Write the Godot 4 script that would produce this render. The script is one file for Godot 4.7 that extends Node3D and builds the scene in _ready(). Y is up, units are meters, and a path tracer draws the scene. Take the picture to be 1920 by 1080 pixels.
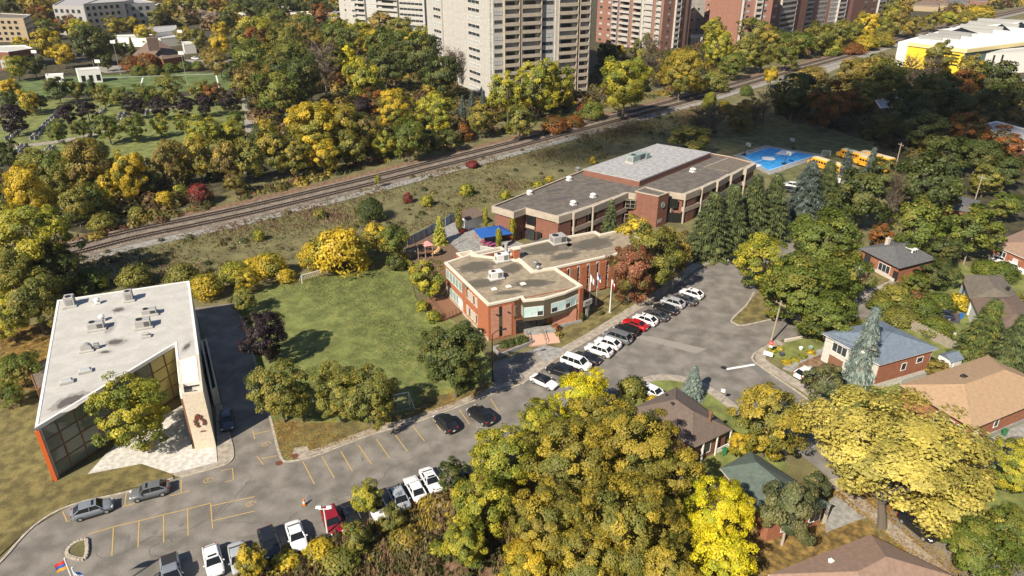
extends Node3D
# An autumn afternoon over a school, a church and the houses round them, seen from the air.

const UP := Vector3.UP
var M := {}
var used := {}
var shapes := {}

# ---------------------------------------------------------------- geometry

class Geo:
	var v := PackedVector3Array()
	var n := PackedVector3Array()
	var c := PackedColorArray()
	var t := Transform3D()
	var col := Color.WHITE

	func tri(a: Vector3, b: Vector3, d: Vector3) -> void:   # counter-clockwise seen from outside
		a = t * a; b = t * b; d = t * d
		var nn := (b - a).cross(d - a).normalized()
		v.append(a); v.append(d); v.append(b)
		for i in 3:
			n.append(nn); c.append(col)

	func quad(a: Vector3, b: Vector3, d: Vector3, e: Vector3) -> void:
		tri(a, b, d); tri(a, d, e)

	func box(p: Vector3, s: Vector3, turn := 0.0) -> void:   # p: centre of the base
		var b := Basis(Vector3.UP, turn)
		var x := b * Vector3(s.x / 2, 0, 0)
		var z := b * Vector3(0, 0, s.z / 2)
		var y := Vector3(0, s.y, 0)
		var q := [p - x + z, p + x + z, p + x - z, p - x - z]
		for i in 4:
			var a: Vector3 = q[i]
			var d: Vector3 = q[(i + 1) % 4]
			quad(a, d, d + y, a + y)
		quad(q[0] + y, q[1] + y, q[2] + y, q[3] + y)
		quad(q[3], q[2], q[1], q[0])

	func soft_box(p: Vector3, s: Vector3, e: float) -> void:   # a box with chamfered upper edges
		var h := s / 2
		var r0 := [Vector3(-h.x, 0, h.z), Vector3(h.x, 0, h.z), Vector3(h.x, 0, -h.z), Vector3(-h.x, 0, -h.z)]
		var up := Vector3(0, s.y - e, 0)
		var top := []
		for k in r0:
			top.append(Vector3(k.x - signf(k.x) * e, s.y, k.z - signf(k.z) * e))
		for i in 4:
			var j := (i + 1) % 4
			quad(p + r0[i], p + r0[j], p + r0[j] + up, p + r0[i] + up)
			quad(p + r0[i] + up, p + r0[j] + up, p + top[j], p + top[i])
		quad(p + top[0], p + top[1], p + top[2], p + top[3])

	func cap(poly: PackedVector2Array, y: float) -> void:
		var ix := Geometry2D.triangulate_polygon(poly)
		for i in range(0, ix.size(), 3):
			var a := poly[ix[i]]; var b := poly[ix[i + 1]]; var d := poly[ix[i + 2]]
			var A := Vector3(a.x, y, a.y); var B := Vector3(b.x, y, b.y); var D := Vector3(d.x, y, d.y)
			if (B - A).cross(D - A).y < 0.0:
				tri(A, D, B)
			else:
				tri(A, B, D)

	func sides(poly: PackedVector2Array, y0: float, y1: float, inward := false) -> void:
		var area := 0.0
		for i in poly.size():
			var p := poly[i]; var q := poly[(i + 1) % poly.size()]
			area += p.x * q.y - q.x * p.y
		for i in poly.size():
			var p := poly[i]; var q := poly[(i + 1) % poly.size()]
			if (area > 0.0) != inward:
				var s := p; p = q; q = s
			quad(Vector3(p.x, y0, p.y), Vector3(q.x, y0, q.y), Vector3(q.x, y1, q.y), Vector3(p.x, y1, p.y))

	func prism(poly: PackedVector2Array, y0: float, y1: float) -> void:
		sides(poly, y0, y1); cap(poly, y1)

	func ring(outer: PackedVector2Array, inner: PackedVector2Array, y: float) -> void:   # same number of corners
		for i in outer.size():
			var j := (i + 1) % outer.size()
			var a := outer[i]; var b := outer[j]; var d := inner[j]; var e := inner[i]
			var A := Vector3(a.x, y, a.y); var B := Vector3(b.x, y, b.y); var D := Vector3(d.x, y, d.y); var E := Vector3(e.x, y, e.y)
			if (B - A).cross(D - A).y < 0.0:
				quad(E, D, B, A)
			else:
				quad(A, B, D, E)

	func tube(a: Vector3, b: Vector3, ra: float, rb: float, k := 6) -> void:
		var d := (b - a).normalized()
		var x := d.cross(Vector3.RIGHT if absf(d.x) < 0.8 else Vector3.FORWARD).normalized()
		var y := d.cross(x)
		for i in k:
			var p := x * cos(TAU * i / k) + y * sin(TAU * i / k)
			var q := x * cos(TAU * (i + 1) / k) + y * sin(TAU * (i + 1) / k)
			quad(a + p * ra, a + q * ra, b + q * rb, b + p * rb)
			tri(b, b + p * rb, b + q * rb)

	func lathe(profile: Array, k := 12) -> void:   # [radius, height] pairs from the bottom up
		for r in profile.size() - 1:
			for i in k:
				var a := TAU * i / k
				var b := TAU * (i + 1) / k
				var p: Array = profile[r]
				var q: Array = profile[r + 1]
				quad(Vector3(cos(b) * p[0], p[1], sin(b) * p[0]), Vector3(cos(a) * p[0], p[1], sin(a) * p[0]), Vector3(cos(a) * q[0], q[1], sin(a) * q[0]), Vector3(cos(b) * q[0], q[1], sin(b) * q[0]))

	func mesh() -> ArrayMesh:
		var a := []
		a.resize(Mesh.ARRAY_MAX)
		a[Mesh.ARRAY_VERTEX] = v; a[Mesh.ARRAY_NORMAL] = n; a[Mesh.ARRAY_COLOR] = c
		var m := ArrayMesh.new()
		m.add_surface_from_arrays(Mesh.PRIMITIVE_TRIANGLES, a)
		return m


func numbered(called: String) -> String:
	var k: int = used.get(called, 0)
	used[called] = k + 1
	return called if k == 0 else "%s_%03d" % [called, k]


func put(called: String, m: Mesh, material: Material, parent: Node = null, at := Transform3D()) -> MeshInstance3D:
	var o := MeshInstance3D.new()
	o.mesh = m
	o.material_override = material
	o.transform = at
	if parent == null:
		o.name = numbered(called)
		add_child(o, true)
	else:
		var k: int = parent.get_meta("count_" + called, 0)
		parent.set_meta("count_" + called, k + 1)
		o.name = called if k == 0 else "%s_%03d" % [called, k]
		parent.add_child(o, true)
	return o


func obj(called: String, g: Geo, material: Material, parent: Node = null, at := Transform3D()) -> MeshInstance3D:
	return put(called, g.mesh(), material, parent, at)


func thing(called: String, label: String, category: String, at := Vector3.ZERO, turn := 0.0, group := "") -> Node3D:
	var o := Node3D.new()
	o.name = numbered(called)
	o.position = at
	o.rotation.y = turn
	add_child(o, true)
	return tag(o, label, category, group)


func tag(o: Node, label: String, category: String, group := "", kind := "") -> Node:
	o.set_meta("label", label)
	o.set_meta("category", category)
	if group: o.set_meta("group", group)
	if kind: o.set_meta("kind", kind)
	return o


func struct(called: String, g: Geo, m: Material, label := "", category := "") -> MeshInstance3D:
	var o := obj(called, g, m)
	o.set_meta("kind", "structure")
	if label:
		o.set_meta("label", label)
		o.set_meta("category", category)
	return o


func grown(poly: PackedVector2Array, by: float) -> PackedVector2Array:   # each side moved outwards by «by», corners kept one to one
	var n := poly.size()
	var area := 0.0
	for i in n:
		area += poly[i].x * poly[(i + 1) % n].y - poly[(i + 1) % n].x * poly[i].y
	var s := 1.0 if area > 0.0 else -1.0
	var out := PackedVector2Array()
	for i in n:
		var a := (poly[i] - poly[(i + n - 1) % n]).normalized()
		var b := (poly[(i + 1) % n] - poly[i]).normalized()
		var na := Vector2(a.y, -a.x) * s
		var nb := Vector2(b.y, -b.x) * s
		out.append(poly[i] + (na + nb) * (by / maxf(1.0 + na.dot(nb), 0.35)))
	return out


func strip(pts: Array, w: float, side := 0.0) -> PackedVector2Array:   # an even band along a path; side shifts it sideways
	var l := PackedVector2Array()
	var r := PackedVector2Array()
	for i in pts.size():
		var a: Vector2 = pts[maxi(i - 1, 0)]
		var b: Vector2 = pts[mini(i + 1, pts.size() - 1)]
		var d := (b - a).normalized()
		var n := Vector2(-d.y, d.x)
		l.append(pts[i] + n * (side + w / 2))
		r.append(pts[i] + n * (side - w / 2))
	r.reverse()
	l.append_array(r)
	return l


func smooth(pts: Array, steps := 4) -> Array:
	var out := []
	for i in pts.size() - 1:
		var p0: Vector2 = pts[maxi(i - 1, 0)]
		var p1: Vector2 = pts[i]
		var p2: Vector2 = pts[i + 1]
		var p3: Vector2 = pts[mini(i + 2, pts.size() - 1)]
		for k in steps:
			out.append(p1.cubic_interpolate(p2, p0, p3, float(k) / steps))
	out.append(pts[-1])
	return out


func face(a: Vector2, b: Vector2) -> Transform3D:   # x along the wall from a (left, seen from outside) to b, y up, z outwards
	var d := Vector3(b.x - a.x, 0, b.y - a.y).normalized()
	return Transform3D(Basis(d, UP, d.cross(UP)), Vector3(a.x, 0, a.y))

# ---------------------------------------------------------------- materials

func lin(r: float, g: float, b: float) -> Color:
	return Color(r, g, b).linear_to_srgb()


func noise_tex(freq: float, stops: Array, rng_seed := 1, size := 512, kind := FastNoiseLite.TYPE_SIMPLEX_SMOOTH, octaves := 5) -> NoiseTexture2D:
	var f := FastNoiseLite.new()
	f.seed = rng_seed
	f.noise_type = kind
	f.frequency = freq
	f.fractal_octaves = octaves
	var g := Gradient.new()
	var offs := PackedFloat32Array()
	var cols := PackedColorArray()
	for s in stops:
		offs.append(s[0]); cols.append(s[1])
	g.offsets = offs
	g.colors = cols
	var t := NoiseTexture2D.new()
	t.width = size
	t.height = size
	t.seamless = true
	t.seamless_blend_skirt = 0.25
	t.noise = f
	t.color_ramp = g
	return t


func plain(called: String, c: Color, rough := 0.8, metal := 0.0) -> StandardMaterial3D:
	var m := StandardMaterial3D.new()
	m.resource_name = called
	m.albedo_color = c
	m.roughness = rough
	m.metallic = metal
	M[called] = m
	return m


# a surface whose colour wanders between dark and light: fine grain repeated every «fine» metres, patches every «wide» metres
func grain(called: String, dark: Color, light: Color, fine: float, wide: float, rough := 0.9, amount := 0.75, rng_seed := 1) -> StandardMaterial3D:
	var m := plain(called, Color.WHITE, rough)
	m.albedo_texture = noise_tex(0.02, [[0.15, dark], [0.85, light]], rng_seed)
	m.uv1_triplanar = true
	m.uv1_world_triplanar = true
	m.uv1_scale = Vector3.ONE / fine
	if wide > 0.0:
		var k := Color(amount, amount, amount)
		m.detail_enabled = true
		m.detail_blend_mode = BaseMaterial3D.BLEND_MODE_MUL
		m.detail_uv_layer = BaseMaterial3D.DETAIL_UV_2
		m.detail_albedo = shared_patch(amount)
		m.uv2_triplanar = true
		m.uv2_world_triplanar = true
		m.uv2_scale = Vector3.ONE / wide
		m.uv2_offset = Vector3(rng_seed * 0.37, rng_seed * 0.11, rng_seed * 0.23)
	return m


func shared_patch(amount: float) -> Texture2D:
	var key := "patch%.2f" % amount
	if not shapes.has(key):
		shapes[key] = noise_tex(0.012, [[0.22, Color(amount, amount, amount)], [0.78, Color.WHITE]], 7 + int(amount * 100), 512, FastNoiseLite.TYPE_SIMPLEX_SMOOTH, 6)
	return shapes[key]

func make_materials() -> void:
	# ground
	grain("weeds_ground", lin(0.14, 0.125, 0.05), lin(0.21, 0.185, 0.08), 3.0, 37.0, 1.0, 0.8, 3)
	grain("lawn", lin(0.14, 0.185, 0.04), lin(0.225, 0.225, 0.068), 15.0, 23.0, 1.0, 0.78, 4)
	grain("dry_lawn", lin(0.15, 0.125, 0.04), lin(0.25, 0.2, 0.075), 3.0, 13.0, 1.0, 0.72, 5)
	grain("field_turf", lin(0.1, 0.15, 0.04), lin(0.14, 0.19, 0.055), 6.0, 40.0, 1.0, 0.75, 6)
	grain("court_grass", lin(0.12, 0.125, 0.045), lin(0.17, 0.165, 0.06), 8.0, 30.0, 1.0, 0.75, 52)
	grain("leafy_ground", lin(0.2, 0.13, 0.035), lin(0.38, 0.25, 0.075), 1.6, 9.0, 1.0, 0.6, 8)
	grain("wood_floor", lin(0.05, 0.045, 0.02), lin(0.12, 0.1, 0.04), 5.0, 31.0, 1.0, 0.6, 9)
	grain("asphalt", lin(0.2, 0.18, 0.155), lin(0.25, 0.228, 0.2), 2.6, 24.0, 0.9, 0.8, 10)
	grain("new_asphalt", lin(0.07, 0.068, 0.068), lin(0.1, 0.098, 0.098), 2.6, 12.0, 0.9, 0.85, 11)
	grain("asphalt_patch", lin(0.13, 0.125, 0.12), lin(0.17, 0.165, 0.155), 1.5, 0.0, 0.9, 1.0, 12)
	grain("pale_asphalt", lin(0.24, 0.22, 0.192), lin(0.28, 0.257, 0.227), 1.5, 0.0, 0.9, 1.0, 12)
	grain("concrete", lin(0.36, 0.31, 0.25), lin(0.46, 0.4, 0.33), 1.8, 7.0, 0.9, 0.82, 13)
	grain("kerb_concrete", lin(0.4, 0.35, 0.28), lin(0.52, 0.46, 0.38), 0.9, 5.0, 0.9, 0.8, 14)
	grain("grey_concrete", lin(0.3, 0.29, 0.27), lin(0.38, 0.37, 0.35), 1.8, 7.0, 0.9, 0.82, 15)
	grain("ballast", lin(0.19, 0.15, 0.115), lin(0.3, 0.245, 0.195), 1.3, 15.0, 1.0, 0.78, 16)
	grain("pale_ballast", lin(0.28, 0.265, 0.24), lin(0.37, 0.35, 0.32), 1.1, 12.0, 1.0, 0.8, 17)
	grain("rusty_ground", lin(0.2, 0.11, 0.06), lin(0.32, 0.2, 0.12), 2.0, 9.0, 1.0, 0.7, 18)
	grain("white_gravel", lin(0.5, 0.48, 0.44), lin(0.8, 0.77, 0.72), 0.8, 6.0, 1.0, 0.85, 19)
	grain("mulch", lin(0.14, 0.085, 0.05), lin(0.23, 0.145, 0.09), 1.2, 5.0, 1.0, 0.8, 20)
	grain("path_gravel", lin(0.3, 0.27, 0.22), lin(0.4, 0.36, 0.3), 2.0, 10.0, 1.0, 0.8, 21)
	grain("yellow_paint", lin(0.36, 0.26, 0.12), lin(0.62, 0.4, 0.1), 1.6, 0.0, 0.8, 1.0, 2)
	plain("white_paint", lin(0.72, 0.72, 0.7), 0.7)
	grain("court_blue", lin(0.025, 0.28, 0.66), lin(0.05, 0.36, 0.8), 3.0, 12.0, 0.8, 0.85, 51)
	plain("rail_steel", lin(0.1, 0.075, 0.06), 0.5, 0.6)
	grain("sleeper_wood", lin(0.07, 0.055, 0.045), lin(0.14, 0.11, 0.09), 0.8, 0.0)
	# walls and roofs
	grain("orange_brick", lin(0.36, 0.115, 0.05), lin(0.47, 0.17, 0.085), 0.7, 5.0, 0.9, 0.88, 22)
	grain("salmon_brick", lin(0.5, 0.23, 0.145), lin(0.6, 0.3, 0.2), 0.7, 5.0, 0.9, 0.9, 23)
	grain("brown_brick", lin(0.2, 0.085, 0.058), lin(0.28, 0.125, 0.085), 0.8, 6.0, 0.9, 0.88, 24)
	grain("red_brick", lin(0.3, 0.115, 0.06), lin(0.4, 0.16, 0.09), 0.7, 5.0, 0.9, 0.88, 25)
	grain("tan_brick", lin(0.36, 0.28, 0.18), lin(0.45, 0.36, 0.24), 0.9, 6.0, 0.9, 0.9, 26)
	grain("pink_brick", lin(0.36, 0.17, 0.125), lin(0.43, 0.215, 0.16), 1.2, 9.0, 0.9, 0.9, 27)
	grain("tower_brick", lin(0.27, 0.13, 0.092), lin(0.33, 0.165, 0.12), 1.2, 9.0, 0.9, 0.9, 28)
	grain("beige_concrete", lin(0.42, 0.36, 0.28), lin(0.5, 0.43, 0.345), 2.0, 9.0, 0.9, 0.88, 29)
	grain("tower_concrete", lin(0.46, 0.44, 0.405), lin(0.53, 0.51, 0.475), 3.0, 11.0, 0.9, 0.9, 30)
	grain("grey_render", lin(0.55, 0.53, 0.48), lin(0.63, 0.61, 0.56), 1.0, 4.0, 0.9, 0.9, 31)
	grain("stucco", lin(0.62, 0.53, 0.4), lin(0.7, 0.61, 0.475), 1.0, 4.0, 0.95, 0.92, 32)
	grain("white_membrane", lin(0.47, 0.455, 0.42), lin(0.52, 0.505, 0.468), 9.0, 21.0, 0.85, 0.94, 33)
	grain("gravel_roof", lin(0.29, 0.235, 0.165), lin(0.37, 0.305, 0.215), 1.6, 9.0, 1.0, 0.86, 34)
	grain("grey_roof", lin(0.13, 0.112, 0.096), lin(0.175, 0.153, 0.132), 3.0, 14.0, 0.95, 0.82, 35)
	grain("pale_roof", lin(0.36, 0.35, 0.35), lin(0.46, 0.45, 0.45), 2.8, 9.0, 0.9, 0.85, 36)
	grain("brown_roof", lin(0.15, 0.125, 0.095), lin(0.2, 0.17, 0.135), 2.0, 8.0, 0.95, 0.85, 37)
	grain("slate_shingle", lin(0.105, 0.105, 0.11), lin(0.16, 0.16, 0.165), 0.55, 5.0, 0.95, 0.85, 38)
	grain("blue_shingle", lin(0.14, 0.18, 0.235), lin(0.2, 0.245, 0.305), 0.55, 5.0, 0.95, 0.88, 39)
	grain("tan_shingle", lin(0.34, 0.22, 0.125), lin(0.5, 0.345, 0.215), 0.5, 4.0, 0.95, 0.9, 40)
	grain("brown_shingle", lin(0.13, 0.095, 0.075), lin(0.19, 0.145, 0.118), 0.5, 4.0, 0.95, 0.88, 41)
	grain("green_shingle", lin(0.085, 0.115, 0.095), lin(0.13, 0.165, 0.14), 0.5, 4.0, 0.95, 0.85, 42)
	grain("rose_shingle", lin(0.27, 0.175, 0.125), lin(0.37, 0.25, 0.185), 0.5, 4.0, 0.95, 0.88, 43)
	grain("umber_shingle", lin(0.14, 0.095, 0.07), lin(0.2, 0.14, 0.11), 0.8, 6.0, 0.95, 0.9, 44)
	grain("pale_red_stone", lin(0.5, 0.32, 0.24), lin(0.58, 0.39, 0.3), 1.0, 0.0, 0.9, 1.0, 49)
	plain("white_metal", lin(0.74, 0.73, 0.7), 0.5)
	plain("cream_metal", lin(0.66, 0.6, 0.49), 0.6)
	plain("grey_metal", lin(0.34, 0.34, 0.33), 0.45, 0.5)
	plain("unit_metal", lin(0.42, 0.41, 0.39), 0.5, 0.2)
	plain("green_metal", lin(0.28, 0.36, 0.33), 0.55, 0.2)
	plain("dark_metal", lin(0.035, 0.033, 0.032), 0.5, 0.3)
	plain("bronze_panel", lin(0.17, 0.145, 0.095), 0.35, 0.5)
	plain("blind", lin(0.5, 0.68, 0.66), 0.7)
	plain("orange_paint", lin(0.62, 0.13, 0.03), 0.5)
	plain("rust", lin(0.14, 0.045, 0.025), 0.8)
	plain("stain", lin(0.1, 0.093, 0.085), 0.95)
	plain("mid_stain", lin(0.28, 0.265, 0.245), 0.95)
	plain("faint_stain", lin(0.43, 0.415, 0.385), 0.95)
	plain("roof_stain", lin(0.085, 0.08, 0.078), 0.95)
	plain("damp_gravel", lin(0.1, 0.088, 0.066), 1.0)
	plain("arena_yellow", lin(0.78, 0.55, 0.04), 0.5)
	plain("arena_cream", lin(0.72, 0.6, 0.3), 0.6)
	plain("arena_white", lin(0.78, 0.76, 0.7), 0.6)
	plain("balcony_grey", lin(0.42, 0.4, 0.37), 0.8)
	plain("black_glass", lin(0.014, 0.015, 0.016), 0.08)
	plain("curtain", lin(0.4, 0.38, 0.34), 0.8)
	plain("window_glass", lin(0.035, 0.042, 0.048), 0.06)
	plain("pale_window", lin(0.42, 0.44, 0.44), 0.25)
	plain("church_glass", lin(0.13, 0.155, 0.125), 0.04)  # base lightened: reflected lawn and trees are put into the pane colour
	plain("gold_glass", lin(0.42, 0.38, 0.2), 0.14, 0.3)  # golden reflection near the apex, painted as the colour of the panes
	plain("green_glass", lin(0.12, 0.19, 0.17), 0.08)
	plain("wood_brown", lin(0.2, 0.1, 0.055), 0.75)
	grain("fence_wood", lin(0.3, 0.26, 0.2), lin(0.42, 0.37, 0.3), 0.6, 3.0, 0.9, 0.85, 45)
	grain("pole_wood", lin(0.27, 0.22, 0.165), lin(0.37, 0.31, 0.24), 0.5, 0.0, 0.9, 1.0, 46)
	grain("bark", lin(0.085, 0.07, 0.055), lin(0.17, 0.145, 0.115), 0.5, 0.0, 1.0, 1.0, 47)
	grain("pale_bark", lin(0.32, 0.28, 0.23), lin(0.45, 0.4, 0.33), 0.5, 0.0, 1.0, 1.0, 48)
	plain("play_tan", lin(0.52, 0.32, 0.14), 0.5)
	plain("play_pink", lin(0.72, 0.28, 0.25), 0.5)
	plain("play_red", lin(0.6, 0.04, 0.03), 0.4)
	plain("canopy_blue", lin(0.01, 0.08, 0.32), 0.7)
	plain("magenta", lin(0.32, 0.06, 0.16), 0.6)
	plain("fence_blue", lin(0.23, 0.28, 0.33), 0.6)
	plain("fence_panel", lin(0.14, 0.18, 0.22), 0.7)
	plain("bin_blue", lin(0.02, 0.12, 0.4), 0.5)
	plain("bin_green", lin(0.03, 0.14, 0.05), 0.5)
	plain("bin_dark", lin(0.06, 0.07, 0.085), 0.5)
	plain("bus_yellow", lin(0.75, 0.36, 0.02), 0.4)
	plain("bus_roof", lin(0.75, 0.6, 0.36), 0.5)
	plain("stop_red", lin(0.5, 0.05, 0.04), 0.5)
	plain("cone_orange", lin(0.75, 0.2, 0.03), 0.5)
	plain("flag_red", lin(0.55, 0.03, 0.03), 0.8)
	plain("flag_blue", lin(0.02, 0.1, 0.38), 0.8)
	plain("flag_orange", lin(0.7, 0.3, 0.03), 0.8)
	plain("flag_white", lin(0.75, 0.75, 0.75), 0.8)
	plain("tombstone", lin(0.2, 0.2, 0.21), 0.5)
	plain("stone_pale", lin(0.5, 0.46, 0.4), 0.8)
	# cars
	for k in [["car_white", 0.72, 0.72, 0.72], ["car_black", 0.012, 0.013, 0.015], ["car_grey", 0.13, 0.14, 0.15], ["car_dark_grey", 0.05, 0.052, 0.055], ["car_silver", 0.36, 0.38, 0.4], ["car_red", 0.42, 0.01, 0.015], ["car_dark_red", 0.23, 0.008, 0.015], ["car_dark_blue", 0.02, 0.03, 0.06], ["car_blue_grey", 0.19, 0.21, 0.24]]:
		var m := plain(k[0], lin(k[1], k[2], k[3]), 0.3)
		m.clearcoat_enabled = true
		m.clearcoat = 0.6
		m.clearcoat_roughness = 0.06
	plain("car_glass", lin(0.012, 0.014, 0.016), 0.05)
	plain("tyre", lin(0.015, 0.015, 0.015), 0.9)
	plain("rim", lin(0.4, 0.4, 0.41), 0.35, 0.6)
	plain("head_lamp", lin(0.65, 0.66, 0.68), 0.15)
	plain("tail_lamp", lin(0.3, 0.01, 0.01), 0.2)
	plain("trim", lin(0.025, 0.025, 0.026), 0.6)
	# leaves: the colour is in the leaf (vertex colours)
	var lf := plain("leaf", Color.WHITE, 0.55)
	lf.vertex_color_use_as_albedo = true
	lf.backlight_enabled = true
	lf.backlight = Color(0.85, 0.85, 0.85)
	var nd := plain("needle", Color.WHITE, 0.7)
	nd.vertex_color_use_as_albedo = true
	var tf := plain("blades", Color.WHITE, 0.9)
	tf.vertex_color_use_as_albedo = true
	for m in [lf, nd, tf]:
		m.cull_mode = BaseMaterial3D.CULL_DISABLED

# ---------------------------------------------------------------- plants

const TONES := {   # base colours of leaves, as linear red, green, blue triples
	"green": [Vector3(0.107, 0.146, 0.0227), Vector3(0.143, 0.183, 0.0267), Vector3(0.186, 0.211, 0.0309), Vector3(0.229, 0.219, 0.035)],
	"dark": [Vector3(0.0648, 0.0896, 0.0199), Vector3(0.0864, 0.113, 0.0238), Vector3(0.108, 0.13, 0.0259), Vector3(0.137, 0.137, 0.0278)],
	"olive": [Vector3(0.177, 0.188, 0.0363), Vector3(0.242, 0.231, 0.0406), Vector3(0.304, 0.268, 0.0481), Vector3(0.156, 0.176, 0.0342)],
	"lime": [Vector3(0.232, 0.257, 0.0314), Vector3(0.361, 0.347, 0.0362), Vector3(0.477, 0.424, 0.0388), Vector3(0.18, 0.219, 0.0314)],
	"gold": [Vector3(0.561, 0.412, 0.0317), Vector3(0.651, 0.481, 0.0359), Vector3(0.404, 0.332, 0.0337), Vector3(0.247, 0.24, 0.0317)],
	"mixed": [Vector3(0.311, 0.255, 0.0373), Vector3(0.424, 0.329, 0.0373), Vector3(0.249, 0.223, 0.0373), Vector3(0.187, 0.192, 0.0351)],
	"bright": [Vector3(0.668, 0.568, 0.019), Vector3(0.729, 0.64, 0.0228), Vector3(0.587, 0.536, 0.019), Vector3(0.425, 0.433, 0.019)],
	"pale": [Vector3(0.542, 0.452, 0.096), Vector3(0.591, 0.502, 0.115), Vector3(0.463, 0.402, 0.0862), Vector3(0.355, 0.322, 0.0766)],
	"tan": [Vector3(0.288, 0.208, 0.0475), Vector3(0.384, 0.282, 0.0518), Vector3(0.24, 0.208, 0.0389), Vector3(0.204, 0.153, 0.0432)],
	"rust": [Vector3(0.253, 0.106, 0.0232), Vector3(0.345, 0.129, 0.0248), Vector3(0.172, 0.0997, 0.0207), Vector3(0.115, 0.0938, 0.0182)],
	"red": [Vector3(0.228, 0.0343, 0.0302), Vector3(0.312, 0.0551, 0.0378), Vector3(0.168, 0.0428, 0.027), Vector3(0.12, 0.0734, 0.0324)],
	"maroon": [Vector3(0.324, 0.129, 0.0648), Vector3(0.396, 0.171, 0.081), Vector3(0.24, 0.11, 0.0486), Vector3(0.204, 0.171, 0.0432)],
	"purple": [Vector3(0.024, 0.013, 0.016), Vector3(0.034, 0.018, 0.021), Vector3(0.045, 0.024, 0.024), Vector3(0.02, 0.012, 0.014)],
	"spruce": [Vector3(0.0696, 0.0924, 0.0298), Vector3(0.0886, 0.111, 0.0348), Vector3(0.113, 0.129, 0.0397), Vector3(0.0633, 0.0813, 0.0265)],
	"blue": [Vector3(0.15, 0.2, 0.175), Vector3(0.2, 0.25, 0.215), Vector3(0.125, 0.165, 0.145), Vector3(0.17, 0.21, 0.18)],
	"bluish": [Vector3(0.085, 0.115, 0.095), Vector3(0.11, 0.14, 0.118), Vector3(0.07, 0.092, 0.075), Vector3(0.06, 0.082, 0.06)],
	"pine": [Vector3(0.11, 0.129, 0.0495), Vector3(0.154, 0.168, 0.0644), Vector3(0.198, 0.191, 0.0693), Vector3(0.088, 0.107, 0.0446)],
	"white": [Vector3.ONE, Vector3.ONE * 0.9, Vector3.ONE * 0.8, Vector3.ONE],
	"bare": [Vector3(0.15, 0.11, 0.085), Vector3(0.19, 0.145, 0.115), Vector3(0.12, 0.09, 0.065), Vector3(0.16, 0.125, 0.07)],
}


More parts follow.
